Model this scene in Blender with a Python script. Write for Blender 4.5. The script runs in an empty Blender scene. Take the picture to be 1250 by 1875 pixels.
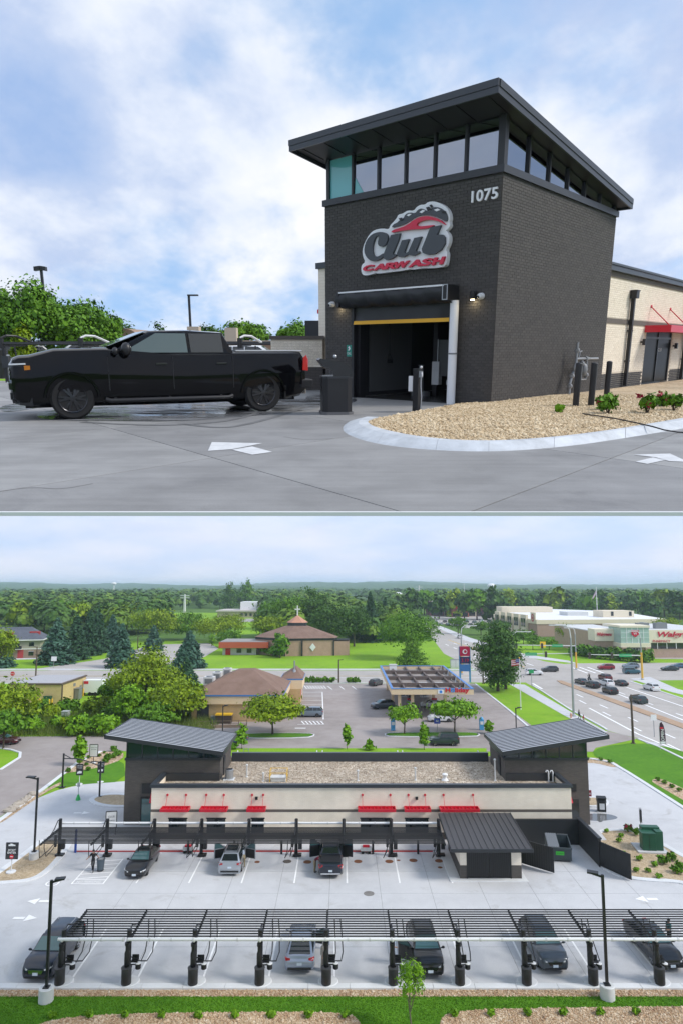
import bpy, bmesh, math, random
import numpy as np
from mathutils import Matrix, Vector
rnd = random.Random(7)
nrg = np.random.default_rng(11)
R = math.radians
scn = bpy.context.scene
COL = scn.collection

F, CX, CY = 1200.0, 625.0, 937.5           # focal length and centre in photograph pixels
TH = math.atan(137.5 / F)                  # the camera looks slightly up from the level town
PH = math.atan(297.5 / F)                  # and slightly down on the raised forecourt
HB, HA = 24.0, 1.42                        # height over the town, height over the forecourt deck
cam = bpy.data.cameras.new('camera')
cam.sensor_fit = 'HORIZONTAL'; cam.sensor_width = 36.0
cam.lens = F / 1250 * 36.0
cam.clip_start = 0.1; cam.clip_end = 20000
camo = bpy.data.objects.new('camera', cam); COL.objects.link(camo)
camo.location = (0, 0, HB); camo.rotation_euler = (R(90) + TH, 0, 0)
scn.camera = camo

SUN_EL, SUN_AZ = R(42), R(108)             # azimuth clockwise from +Y: high, to the right and a little behind
wd = bpy.data.worlds.new('World'); scn.world = wd; wd.use_nodes = True
wt = wd.node_tree; wt.nodes.clear()
def N(t, typ, **kw):
 n = t.nodes.new(typ)
 for k, v in kw.items():
  if k.startswith('i_'):
   key = k[2:]; key = int(key) if key.isdigit() else key.replace('_', ' ')
   n.inputs[key].default_value = v
  else: setattr(n, k, v)
 return n
def ramp(t, stops, interp='LINEAR'):
 n = t.nodes.new('ShaderNodeValToRGB'); e = n.color_ramp.elements; n.color_ramp.interpolation = interp
 while len(e) < len(stops): e.new(0.5)
 for k, (p, c) in enumerate(stops):
  e[k].position = p; e[k].color = c if len(c) == 4 else (*c, 1)
 return n
def mathn(t, op, a, b=None):
 n = t.nodes.new('ShaderNodeMath'); n.operation = op
 for k, x in enumerate((a, b)):
  if x is None: continue
  if isinstance(x, (int, float)): n.inputs[k].default_value = x
  else: t.links.new(x, n.inputs[k])
 return n.outputs[0]
def mixc(t, fac, a, b, mode='MIX'):
 n = t.nodes.new('ShaderNodeMix'); n.data_type = 'RGBA'; n.blend_type = mode
 for s, x in ((n.inputs[0], fac), (n.inputs[6], a), (n.inputs[7], b)):
  if isinstance(x, (int, float)): s.default_value = x
  elif isinstance(x, (tuple, list)): s.default_value = (*x[:3], 1)
  else: t.links.new(x, s)
 return n.outputs[2]
SKY_STRENGTH = 0.12
def sky():
 t = wt; L = t.links.new
 tc = N(t, 'ShaderNodeTexCoord'); sep = N(t, 'ShaderNodeSeparateXYZ'); L(tc.outputs['Generated'], sep.inputs[0])
 z = mathn(t, 'MAXIMUM', sep.outputs[2], 0.0)
 den = mathn(t, 'ADD', z, 0.22)
 cmb = N(t, 'ShaderNodeCombineXYZ')
 L(mathn(t, 'DIVIDE', sep.outputs[0], den), cmb.inputs[0]); L(mathn(t, 'DIVIDE', sep.outputs[1], den), cmb.inputs[1])
 mp = N(t, 'ShaderNodeMapping'); mp.inputs['Location'].default_value = (1.2, 5.5, 0.4); mp.inputs['Rotation'].default_value = (0, 0, 0.5)
 L(cmb.outputs[0], mp.inputs[0])
 def noise(scale, detail, rough, off=0.0, dist=0.0):
  m2 = N(t, 'ShaderNodeMapping'); m2.inputs['Location'].default_value = (off, off * 1.7, off); L(mp.outputs[0], m2.inputs[0])
  n = N(t, 'ShaderNodeTexNoise', i_Scale=scale, i_Detail=detail, i_Roughness=rough, i_Distortion=dist); L(m2.outputs[0], n.inputs['Vector'])
  return n.outputs['Fac']
 st = N(t, 'ShaderNodeTexSky', sky_type='NISHITA', sun_disc=False, sun_elevation=SUN_EL, sun_rotation=SUN_AZ, air_density=1.0, dust_density=1.5, ozone_density=1.5)
 k = 0.79 / SKY_STRENGTH
 blue = mixc(t, 0.55, st.outputs[0], (0.27 * k, 0.44 * k, 0.68 * k))
 # broad banks of cloud with blue gaps; the thick undersides are grey-blue
 big = noise(1.05, 6, 0.52, 0.0, 0.1)
 fine = noise(4.2, 6, 0.6, 4.0, 0.1)
 cov = mathn(t, 'ADD', mathn(t, 'MULTIPLY', big, 0.78), mathn(t, 'MULTIPLY', fine, 0.22))
 cr = ramp(t, [(0.40, (0, 0, 0)), (0.50, (1, 1, 1))], 'EASE'); L(cov, cr.inputs[0])
 shade = noise(1.8, 7, 0.58, 9.0, 0.1)
 sr = ramp(t, [(0.31, (0.24 * k, 0.34 * k, 0.54 * k)), (0.44, (0.36 * k, 0.43 * k, 0.58 * k)), (0.53, (0.53 * k, 0.57 * k, 0.65 * k)), (0.62, (0.65 * k, 0.655 * k, 0.68 * k))]); L(shade, sr.inputs[0])
 c = mixc(t, cr.outputs[0], blue, sr.outputs[0])
 # lower air: pale lavender towards the horizon
 hr = ramp(t, [(0.0, (1, 1, 1)), (0.10, (0.85, 0.85, 0.85)), (0.34, (0, 0, 0))]); L(z, hr.inputs[0])
 low = noise(1.3, 5, 0.55, 2.0)
 lr = ramp(t, [(0.35, (0.40 * k, 0.49 * k, 0.66 * k)), (0.62, (0.54 * k, 0.57 * k, 0.67 * k))]); L(low, lr.inputs[0])
 c = mixc(t, hr.outputs[0], c, lr.outputs[0])
 bg = N(t, 'ShaderNodeBackground', i_Strength=SKY_STRENGTH); L(c, bg.inputs[0])
 o = N(t, 'ShaderNodeOutputWorld'); L(bg.outputs[0], o.inputs[0])
sky()
sl = bpy.data.lights.new('sun', 'SUN'); sl.energy = 1.5; sl.angle = R(15); sl.color = (1.0, 0.95, 0.88)
so = bpy.data.objects.new('sun', sl); COL.objects.link(so)
sdir = Vector((math.cos(SUN_EL) * math.sin(SUN_AZ), math.cos(SUN_EL) * math.cos(SUN_AZ), math.sin(SUN_EL)))
so.rotation_euler = sdir.to_track_quat('Z', 'Y').to_euler(); so.location = (40, -20, 90)
scn.view_settings.view_transform = 'Standard'; scn.view_settings.look = 'None'
scn.view_settings.exposure = 1.0; scn.view_settings.gamma = 1.0; scn.view_settings.use_curve_mapping = False
scn.cycles.max_bounces = 6; scn.cycles.diffuse_bounces = 3; scn.cycles.glossy_bounces = 3; scn.cycles.transmission_bounces = 4
scn.cycles.volume_bounces = 1; scn.cycles.transparent_max_bounces = 6
scn.cycles.caustics_reflective = False; scn.cycles.caustics_refractive = False

RB = Matrix.Rotation(TH, 3, 'X'); RA = Matrix.Rotation(-PH, 3, 'X')
def dirv(x, y): return Vector(((x - CX) / F, 1, (CY - y) / F))
def gp(x, y, z=0.0):
 d = RB @ dirv(x, y); return Vector((0, 0, HB)) + d * ((z - HB) / d.z)
def atY(x, y, Y):
 d = RB @ dirv(x, y); return Vector((0, 0, HB)) + d * (Y / d.y)
def ga(x, y, z=0.0):
 d = RA @ dirv(x, y); return Vector((0, 0, HA)) + d * ((z - HA) / d.z)
def atYa(x, y, Y):
 d = RA @ dirv(x, y); return Vector((0, 0, HA)) + d * (Y / d.y)
MA = Matrix.Translation((0, 0, HB)) @ Matrix.Rotation(TH + PH, 4, 'X') @ Matrix.Translation((0, 0, -HA))
DECK = []          # everything that stands on the raised forecourt deck, moved there as rigid wholes at the end
ON_DECK = False

MATS = {}
def newmat(name):
 m = bpy.data.materials.new(name); m.use_nodes = True; t = m.node_tree; t.nodes.clear()
 o = N(t, 'ShaderNodeOutputMaterial'); p = N(t, 'ShaderNodeBsdfPrincipled'); t.links.new(p.outputs[0], o.inputs[0])
 MATS[name] = m; return m, t, p
def mat(name, col, rough=0.6, metal=0.0, var=0.0, scale=4.0, bump=0.0, bscale=40.0, col2=None, coat=0.0, spec=0.5, emit=None):
 if name in MATS: return MATS[name]
 m, t, p = newmat(name); L = t.links.new
 p.inputs['Roughness'].default_value = rough; p.inputs['Metallic'].default_value = metal
 p.inputs['Coat Weight'].default_value = coat; p.inputs['Coat Roughness'].default_value = 0.06
 p.inputs['Specular IOR Level'].default_value = spec
 p.inputs['Base Color'].default_value = (*col, 1)
 if emit:
  p.inputs['Emission Color'].default_value = (*col, 1); p.inputs['Emission Strength'].default_value = emit
 if var or col2:
  tc = N(t, 'ShaderNodeTexCoord')
  n1 = N(t, 'ShaderNodeTexNoise', i_Scale=scale, i_Detail=8.0, i_Roughness=0.65); L(tc.outputs['Object'], n1.inputs['Vector'])
  r = ramp(t, [(0.3, (0, 0, 0)), (0.7, (1, 1, 1))]); L(n1.outputs['Fac'], r.inputs[0])
  c2 = col2 or tuple(c * (1 + var) for c in col); c1 = col if col2 else tuple(c * (1 - var) for c in col)
  L(mixc(t, r.outputs[0], c1, c2), p.inputs['Base Color'])
 if bump:
  tc = N(t, 'ShaderNodeTexCoord')
  n2 = N(t, 'ShaderNodeTexNoise', i_Scale=bscale, i_Detail=5.0); L(tc.outputs['Object'], n2.inputs['Vector'])
  b = N(t, 'ShaderNodeBump', i_Strength=bump, i_Distance=0.02); L(n2.outputs['Fac'], b.inputs['Height']); L(b.outputs[0], p.inputs['Normal'])
 return m
def leafmat(name, dark, mid, light, nscale=0.5, wi=0.55, wn=0.6):
 m, t, p = newmat(name); L = t.links.new
 p.inputs['Roughness'].default_value = 0.6; p.inputs['Specular IOR Level'].default_value = 0.25
 g = N(t, 'ShaderNodeNewGeometry'); tc = N(t, 'ShaderNodeTexCoord')
 n = N(t, 'ShaderNodeTexNoise', i_Scale=nscale, i_Detail=3.0); L(tc.outputs['Object'], n.inputs['Vector'])
 a = mathn(t, 'ADD', mathn(t, 'MULTIPLY', g.outputs['Random Per Island'], wi), mathn(t, 'MULTIPLY', n.outputs['Fac'], wn))
 r = ramp(t, [(0.2, dark), (0.55, mid), (0.95, light)]); L(a, r.inputs[0]); L(r.outputs[0], p.inputs['Base Color'])
 return m
def groundmat(name, c1, c2, c3=None, s1=0.12, s2=1.5, rough=0.85, fine=30.0, bump=0.3, fineamt=0.25, stain=None, wet=None):
 m, t, p = newmat(name); L = t.links.new
 tc = N(t, 'ShaderNodeTexCoord'); v = tc.outputs['Object']
 def nz(s, d=6.0, r=0.6, dist=0.0):
  n = N(t, 'ShaderNodeTexNoise', i_Scale=s, i_Detail=d, i_Roughness=r, i_Distortion=dist); L(v, n.inputs['Vector']); return n.outputs['Fac']
 a = ramp(t, [(0.35, (0, 0, 0)), (0.66, (1, 1, 1))]); L(nz(s1), a.inputs[0])
 c = mixc(t, a.outputs[0], c1, c2)
 b = ramp(t, [(0.38, (0, 0, 0)), (0.7, (1, 1, 1))]); L(nz(s2), b.inputs[0])
 c = mixc(t, mathn(t, 'MULTIPLY', b.outputs[0], 0.5), c, c3 or c2)
 if stain:
  s = ramp(t, [(stain[1], (0, 0, 0)), (stain[1] + 0.16, (1, 1, 1))]); L(nz(stain[0], 7, 0.7, 0.6), s.inputs[0])
  c = mixc(t, mathn(t, 'MULTIPLY', s.outputs[0], stain[3]), c, stain[2])
 f = nz(fine, 4.0)
 fr = ramp(t, [(0.3, (1 - fineamt,) * 3), (0.7, (1 + fineamt,) * 3)]); L(f, fr.inputs[0])
 c = mixc(t, 1.0, c, fr.outputs[0], 'MULTIPLY')
 L(c, p.inputs['Base Color']); p.inputs['Roughness'].default_value = rough; p.inputs['Specular IOR Level'].default_value = 0.3
 if bump:
  bn = N(t, 'ShaderNodeBump', i_Strength=bump, i_Distance=0.03); L(f, bn.inputs['Height']); L(bn.outputs[0], p.inputs['Normal'])
 return m
def stonesmat(name, cols, scale=9.0, bump=0.9):
 m, t, p = newmat(name); L = t.links.new
 tc = N(t, 'ShaderNodeTexCoord'); v = N(t, 'ShaderNodeTexVoronoi', i_Scale=scale); L(tc.outputs['Object'], v.inputs['Vector'])
 s = N(t, 'ShaderNodeSeparateColor'); L(v.outputs['Color'], s.inputs[0])
 r = ramp(t, [(k / max(1, len(cols) - 1), c) for k, c in enumerate(cols)]); L(s.outputs[0], r.inputs[0])
 n = N(t, 'ShaderNodeTexNoise', i_Scale=0.35, i_Detail=4.0); L(tc.outputs['Object'], n.inputs['Vector'])
 nr = ramp(t, [(0.3, (0.8, 0.8, 0.8)), (0.7, (1.12, 1.12, 1.12))]); L(n.outputs['Fac'], nr.inputs[0])
 L(mixc(t, 1.0, r.outputs[0], nr.outputs[0], 'MULTIPLY'), p.inputs['Base Color']); p.inputs['Roughness'].default_value = 0.9
 b = N(t, 'ShaderNodeBump', i_Strength=bump, i_Distance=0.05); b.invert = True; L(v.outputs['Distance'], b.inputs['Height']); L(b.outputs[0], p.inputs['Normal'])
 return m

BLK = mat('black_metal', (0.012, 0.012, 0.014), 0.45)
BLKG = mat('black_gloss', (0.008, 0.008, 0.010), 0.12, coat=0.5)
CHAR = mat('charcoal_metal', (0.028, 0.031, 0.037), 0.4)
NAVYM = mat('dark_slate_metal', (0.040, 0.048, 0.060), 0.38)
RUB = mat('rubber', (0.007, 0.007, 0.0075), 0.8)
WHT = mat('white_paint', (0.78, 0.79, 0.80), 0.45)
WHT2 = mat('dull_white', (0.62, 0.63, 0.63), 0.6, var=0.06)
RED = mat('red_metal', (0.60, 0.012, 0.035), 0.35)
STEEL = mat('galvanised', (0.42, 0.44, 0.46), 0.38, 0.7)
GREYM = mat('grey_metal', (0.22, 0.23, 0.24), 0.45, 0.3)
CHROME = mat('chrome', (0.6, 0.61, 0.63), 0.15, 1.0)
RIMD = mat('dark_rim', (0.16, 0.16, 0.17), 0.25, 0.8)
RIMS = mat('silver_rim', (0.45, 0.46, 0.48), 0.28, 0.8)
GLASS = mat('dark_glass', (0.012, 0.018, 0.022), 0.04, spec=0.8)
GLASSG = mat('green_glass', (0.055, 0.13, 0.135), 0.04, spec=1.0)
LAMPW = mat('headlamp', (0.62, 0.64, 0.66), 0.1, coat=0.6)
LAMPR = mat('tail_lamp', (0.42, 0.01, 0.015), 0.15, coat=0.6)
AMBER = mat('amber_lens', (0.75, 0.25, 0.02), 0.2)
PLATE = mat('number_plate', (0.62, 0.70, 0.78), 0.4)
YEL = mat('yellow_paint', (0.75, 0.45, 0.02), 0.5)
PAINTS = {}
def paint(name, c, metal=0.25, rough=0.28):
 if name not in PAINTS: PAINTS[name] = mat('car_paint_' + name, c, rough, metal, coat=0.7)
 return PAINTS[name]
CONC = groundmat('concrete_light', (0.50, 0.505, 0.52), (0.58, 0.585, 0.60), (0.64, 0.645, 0.66), 0.10, 0.7, 0.8, 25.0, 0.12, 0.10, (0.33, 0.57, (0.38, 0.37, 0.355), 0.75))
CONCB = groundmat('concrete_kerb', (0.62, 0.635, 0.65), (0.72, 0.735, 0.75), None, 0.3, 3.0, 0.8, 30.0, 0.1, 0.08)
JOINT = mat('joint_filler', (0.20, 0.20, 0.20), 0.9)
ASPH = groundmat('asphalt_worn', (0.27, 0.235, 0.22), (0.35, 0.31, 0.295), (0.41, 0.37, 0.35), 0.07, 0.5, 0.9, 20.0, 0.15, 0.12, (0.25, 0.62, (0.14, 0.13, 0.125), 0.6))
ASPHG = groundmat('asphalt_grey', (0.36, 0.335, 0.31), (0.45, 0.42, 0.395), (0.51, 0.485, 0.46), 0.03, 0.3, 0.9, 12.0, 0.1, 0.1)
GRASSB = groundmat('lawn_bright', (0.15, 0.32, 0.008), (0.22, 0.42, 0.010), (0.27, 0.40, 0.03), 0.05, 0.6, 0.95, 8.0, 0.5, 0.3, (0.09, 0.58, (0.30, 0.30, 0.07), 0.5))
GRASSD = groundmat('turf_deep', (0.060, 0.185, 0.006), (0.090, 0.24, 0.008), (0.12, 0.28, 0.014), 0.2, 1.6, 0.95, 22.0, 0.8, 0.35)
LAND = groundmat('far_land', (0.05, 0.12, 0.015), (0.085, 0.17, 0.02), (0.11, 0.19, 0.03), 0.004, 0.05, 1.0, 0.3, 0.6, 0.3)
MULCH = stonesmat('tan_rock_mulch', [(0.30, 0.18, 0.10), (0.46, 0.31, 0.18), (0.58, 0.43, 0.28), (0.70, 0.58, 0.44)], 7.0)
GRAV = stonesmat('beige_gravel', [(0.36, 0.27, 0.16), (0.48, 0.37, 0.24), (0.56, 0.45, 0.31)], 9.0, 0.6)
ROOFG = stonesmat('roof_ballast', [(0.26, 0.20, 0.15), (0.40, 0.32, 0.24), (0.52, 0.44, 0.34), (0.66, 0.58, 0.48)], 5.0)
LINE = mat('road_paint', (0.88, 0.88, 0.88), 0.7, var=0.06, scale=3.0)
LINEY = mat('road_paint_yellow', (0.62, 0.40, 0.06), 0.7, var=0.12)

class MB:
 def __init__(s): s.v = []; s.f = []; s.m = []
 def add(s, vs, fs, mi=0):
  o = len(s.v); s.v += [tuple(p) for p in vs]
  for f in fs: s.f.append(tuple(o + k for k in f)); s.m.append(mi)
  return s
 def box(s, c, d, rz=0.0, mi=0):
  x, y, z = d[0] / 2, d[1] / 2, d[2] / 2; cs, sn = math.cos(rz), math.sin(rz)
  vs = []
  for (a, b, e) in ((-x, -y, -z), (x, -y, -z), (x, y, -z), (-x, y, -z), (-x, -y, z), (x, -y, z), (x, y, z), (-x, y, z)):
   vs.append((c[0] + a * cs - b * sn, c[1] + a * sn + b * cs, c[2] + e))
  return s.add(vs, [(3, 2, 1, 0), (4, 5, 6, 7), (0, 1, 5, 4), (1, 2, 6, 5), (2, 3, 7, 6), (3, 0, 4, 7)], mi)
 def span(s, a, b, mi=0):
  return s.box([(a[k] + b[k]) / 2 for k in range(3)], [abs(b[k] - a[k]) for k in range(3)], 0, mi)
 def bar(s, p, q, w, h=None, mi=0, up=(0, 0, 1)):
  p, q = Vector(p), Vector(q); h = h or w; d = (q - p).normalized(); u = Vector(up)
  if abs(d.dot(u)) > 0.98: u = Vector((0, 1, 0))
  sd = d.cross(u).normalized(); u = sd.cross(d).normalized()
  vs = [b + sd * (i * w / 2) + u * (j * h / 2) for b in (p, q) for i, j in ((-1, -1), (1, -1), (1, 1), (-1, 1))]
  return s.add(vs, [(0, 1, 2, 3), (7, 6, 5, 4), (0, 4, 5, 1), (1, 5, 6, 2), (2, 6, 7, 3), (3, 7, 4, 0)], mi)
 def tube(s, pts, r, n=8, mi=0, cap=True):
  pts = [Vector(p) for p in pts]; rs = r if isinstance(r, (list, tuple)) else [r] * len(pts)
  rings = []; prev = None
  for k, p in enumerate(pts):
   d = (pts[min(k + 1, len(pts) - 1)] - pts[max(k - 1, 0)]).normalized()
   u = prev if prev is not None else (Vector((0, 0, 1)) if abs(d.z) < 0.9 else Vector((0, 1, 0)))
   sd = d.cross(u).normalized(); u = sd.cross(d).normalized(); prev = u
   rings.append([p + (sd * math.cos(2 * math.pi * j / n) + u * math.sin(2 * math.pi * j / n)) * rs[k] for j in range(n)])
  vs = [q for rg in rings for q in rg]; fs = []
  for k in range(len(pts) - 1):
   for j in range(n): fs.append((k * n + j, k * n + (j + 1) % n, (k + 1) * n + (j + 1) % n, (k + 1) * n + j))
  if cap: fs.append(tuple(range(n - 1, -1, -1))); fs.append(tuple((len(pts) - 1) * n + j for j in range(n)))
  return s.add(vs, fs, mi)
 def lathe(s, prof, n=16, c=(0, 0, 0), axis='z', mi=0):
  vs = []
  for (r, h) in prof:
   for j in range(n):
    a = 2 * math.pi * j / n; x, y = r * math.cos(a), r * math.sin(a)
    vs.append((c[0] + x, c[1] + y, c[2] + h) if axis == 'z' else (c[0] + x, c[1] + h, c[2] + y) if axis == 'y' else (c[0] + h, c[1] + x, c[2] + y))
  fs = []
  for k in range(len(prof) - 1):
   for j in range(n): fs.append((k * n + j, k * n + (j + 1) % n, (k + 1) * n + (j + 1) % n, (k + 1) * n + j))
  fs.append(tuple(range(n - 1, -1, -1))); fs.append(tuple((len(prof) - 1) * n + j for j in range(n)))
  return s.add(vs, fs, mi)
 def prism(s, poly, z0, z1, mi=0):
  n = len(poly); vs = [(p[0], p[1], z0) for p in poly] + [(p[0], p[1], z1) for p in poly]
  a = sum(poly[i][0] * poly[(i + 1) % n][1] - poly[(i + 1) % n][0] * poly[i][1] for i in range(n))
  fs = [tuple(range(n - 1, -1, -1)), tuple(range(n, 2 * n))] + [(i, (i + 1) % n, n + (i + 1) % n, n + i) for i in range(n)]
  if a < 0: fs = [f[::-1] for f in fs]
  return s.add(vs, fs, mi)
 def ext(s, poly, off, mi=0):
  n = len(poly); off = Vector(off); P = [Vector(p) for p in poly]
  vs = P + [p + off for p in P]
  nm = Vector((0, 0, 0))
  for i in range(n): nm += P[i].cross(P[(i + 1) % n])
  fs = [tuple(range(n - 1, -1, -1)), tuple(range(n, 2 * n))] + [(i, (i + 1) % n, n + (i + 1) % n, n + i) for i in range(n)]
  if nm.dot(off) < 0: fs = [f[::-1] for f in fs]
  return s.add(vs, fs, mi)
 def quad(s, a, b, c, d, mi=0): return s.add([a, b, c, d], [(0, 1, 2, 3)], mi)
 def ball(s, c, r, n=8, mi=0, sq=(1, 1, 1)):
  prof = [(max(1e-4, math.sin(math.pi * k / n)), -math.cos(math.pi * k / n)) for k in range(n + 1)]
  vs = []; m = 2 * n
  for (q, h) in prof:
   for j in range(m):
    a = 2 * math.pi * j / m; vs.append((c[0] + r * sq[0] * q * math.cos(a), c[1] + r * sq[1] * q * math.sin(a), c[2] + r * sq[2] * h))
  fs = [(k * m + j, k * m + (j + 1) % m, (k + 1) * m + (j + 1) % m, (k + 1) * m + j) for k in range(n) for j in range(m)]
  return s.add(vs, fs, mi)
 def mesh(s, name, mats, smooth=None, bevel=0.0):
  me = bpy.data.meshes.new(name); me.from_pydata(s.v, [], s.f)
  for m in (mats if isinstance(mats, (list, tuple)) else [mats]): me.materials.append(m)
  if max(s.m, default=0): me.polygons.foreach_set('material_index', s.m)
  if smooth is not None:
   me.polygons.foreach_set('use_smooth', [True] * len(me.polygons)); me.set_sharp_from_angle(angle=R(smooth))
  me.update(); return me
 def build(s, name, mats, parent=None, smooth=None, bevel=0.0, loc=None):
  me = s.mesh(name, mats, smooth); return link(name, me, parent, bevel, loc)
def SP(*a, **k): return getattr(MB(), 'span')(*a, **k)
def TU(*a, **k): return getattr(MB(), 'tube')(*a, **k)
def LA(*a, **k): return getattr(MB(), 'lathe')(*a, **k)
def EX(*a, **k): return getattr(MB(), 'ext')(*a, **k)
def BA(*a, **k): return getattr(MB(), 'bar')(*a, **k)
def link(name, me, parent=None, bevel=0.0, loc=None):
 o = bpy.data.objects.new(name, me); COL.objects.link(o)
 if loc is not None: o.location = loc
 if parent is not None: o.parent = parent
 elif ON_DECK: DECK.append(o)
 if bevel:
  b = o.modifiers.new('bevel', 'BEVEL'); b.width = bevel; b.segments = 2; b.limit_method = 'ANGLE'; b.angle_limit = R(40)
 return o
def tag(o, label=None, cat=None, group=None, kind=None):
 if label: o['label'] = label
 if cat: o['category'] = cat
 if group: o['group'] = group
 if kind: o['kind'] = kind
 return o
def thing(name, label, cat, loc=(0, 0, 0), rz=0.0, group=None):
 o = bpy.data.objects.new(name, None); COL.objects.link(o); o.empty_display_size = 0.3
 o.location = loc; o.rotation_euler = (0, 0, rz); tag(o, label, cat, group)
 if ON_DECK: DECK.append(o)
 return o
KIDS = {}
def children_of(o): return [c for c in bpy.data.objects if c.parent == o]
def tree_copy(o, loc=None, rz=None, label=None, group=None, scale=None, mats=None, parent=None, kids=None):
 c = o.copy(); COL.objects.link(c)
 if parent is not None: c.parent = parent
 else:
  if ON_DECK: DECK.append(c)
  if loc is not None: c.location = loc
  if rz is not None: c.rotation_euler = (0, 0, rz)
  if label: c['label'] = label
  if group: c['group'] = group
  if scale is not None: c.scale = (scale,) * 3 if isinstance(scale, (int, float)) else scale
 if mats and c.type == 'MESH':
  for k, s in enumerate(c.material_slots):
   if s.material and s.material.name in mats:
    nm_ = s.material.name; s.link = 'OBJECT'; s.material = mats[nm_]
 if kids is None:
  if o.name not in KIDS:
   def rec(x): return [(y, rec(y)) for y in children_of(x)]
   KIDS[o.name] = rec(o)
  kids = KIDS[o.name]
 for ch, sub in kids: tree_copy(ch, parent=c, mats=mats, kids=sub)
 return c
def sheet(name, pts, z, m, kind='structure', parent=None, thick=0.0):
 mb = MB()
 if thick: mb.prism([(p[0], p[1]) for p in pts], z - thick, z)
 else:
  a = sum(pts[i][0] * pts[(i + 1) % len(pts)][1] - pts[(i + 1) % len(pts)][0] * pts[i][1] for i in range(len(pts)))
  q = pts if a > 0 else pts[::-1]
  mb.add([(p[0], p[1], z) for p in q], [tuple(range(len(q)))])
 o = mb.build(name, m, parent)
 if kind and parent is None: tag(o, kind=kind)
 return o
def smoothed(pts, n=2, closed=False):
 P = [Vector((p[0], p[1])) for p in pts]
 for _ in range(n):
  Q = [] if closed else [P[0]]
  for i in range(len(P) if closed else len(P) - 1):
   a, b = P[i], P[(i + 1) % len(P)]; Q += [a * 0.75 + b * 0.25, a * 0.25 + b * 0.75]
  if not closed: Q.append(P[-1])
  P = Q
 return P
def sweep(mb, path, prof, closed=False, z=0.0, mi=0):
 P = [Vector((p[0], p[1])) for p in path]; n = len(P); k = len(prof); vs = []
 for i in range(n):
  a = P[(i - 1) % n] if closed or i else P[i]; b = P[(i + 1) % n] if closed or i < n - 1 else P[i]
  d = (b - a).normalized(); nn = Vector((-d.y, d.x))
  for (o, h) in prof: vs.append((P[i].x + nn.x * o, P[i].y + nn.y * o, z + h))
 fs = []
 for i in range(n if closed else n - 1):
  for j in range(k):
   fs.append((i * k + j, ((i + 1) % n) * k + j, ((i + 1) % n) * k + (j + 1) % k, i * k + (j + 1) % k))
 if not closed: fs.append(tuple(range(k))); fs.append(tuple((n - 1) * k + j for j in reversed(range(k))))
 return mb.add(vs, fs, mi)
def kerb(name, path, w=0.16, h=0.13, m=None, closed=False, z=0.0, label=None):
 mb = MB(); sweep(mb, path, [(-w, -0.02), (-w, h - 0.02), (-w + 0.03, h), (w - 0.02, h), (w, h - 0.02), (w, -0.02)], closed, z)
 o = mb.build(name, m or CONCB); tag(o, kind='structure'); return o

def text_data(body, size=1.0, extr=0.02, bold=0.0, shear=0.0, space=1.0):
 cu = bpy.data.curves.new('txt', 'FONT'); cu.body = body; cu.size = size; cu.extrude = extr; cu.offset = bold; cu.shear = shear
 cu.space_character = space; cu.resolution_u = 3
 o = bpy.data.objects.new('txt', cu); COL.objects.link(o)
 dg = bpy.context.evaluated_depsgraph_get(); me = bpy.data.meshes.new_from_object(o.evaluated_get(dg))
 v = [x.co.copy() for x in me.vertices]; f = [tuple(p.vertices) for p in me.polygons]
 bpy.data.objects.remove(o); bpy.data.curves.remove(cu); bpy.data.meshes.remove(me)
 return v, f
def text_on(name, body, frame, m, parent, width=None, height=None, size=1.0, extr=0.01, bold=0.0, shear=0.0, split=False, space=1.0):
 o, r, u, n = [Vector(x) for x in frame]
 v, f = text_data(body, size, extr, bold, shear, space)
 if not v: return None
 xs = [p.x for p in v]; ys = [p.y for p in v]; x0, x1, y0, y1 = min(xs), max(xs), min(ys), max(ys)
 sx = (width / (x1 - x0)) if width else ((height / (y1 - y0)) if height else 1.0)
 sy = (height / (y1 - y0)) if height else sx
 def tr(p): return o + r * ((p.x - x0) * sx) + u * ((p.y - y0) * sy) + n * (p.z + extr)
 if not split:
  mb = MB(); mb.add([tr(p) for p in v], f); return mb.build(name, m, parent)
 # islands, joined when their spans overlap in x (dots of i)
 par = list(range(len(v)))
 def fd(a):
  while par[a] != a: par[a] = par[par[a]]; a = par[a]
  return a
 for q in f:
  for a in q[1:]: par[fd(a)] = fd(q[0])
 isl = {}
 for i in range(len(v)): isl.setdefault(fd(i), []).append(i)
 gr = []
 for k, ids in sorted(isl.items(), key=lambda kv: min(v[i].x for i in kv[1])):
  a, b = min(v[i].x for i in ids), max(v[i].x for i in ids)
  for g in gr:
   ov = min(b, g[1]) - max(a, g[0])
   if ov > 0.6 * min(b - a, g[1] - g[0]): g[0] = min(a, g[0]); g[1] = max(b, g[1]); g[2] += ids; break
  else: gr.append([a, b, list(ids)])
 res = []
 for g in gr:
  ids = set(g[2]); mp = {i: k for k, i in enumerate(g[2])}
  mb = MB(); mb.add([tr(v[i]) for i in g[2]], [tuple(mp[i] for i in q) for q in f if q[0] in ids])
  res.append(mb.build(name, m, parent))
 return res

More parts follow.
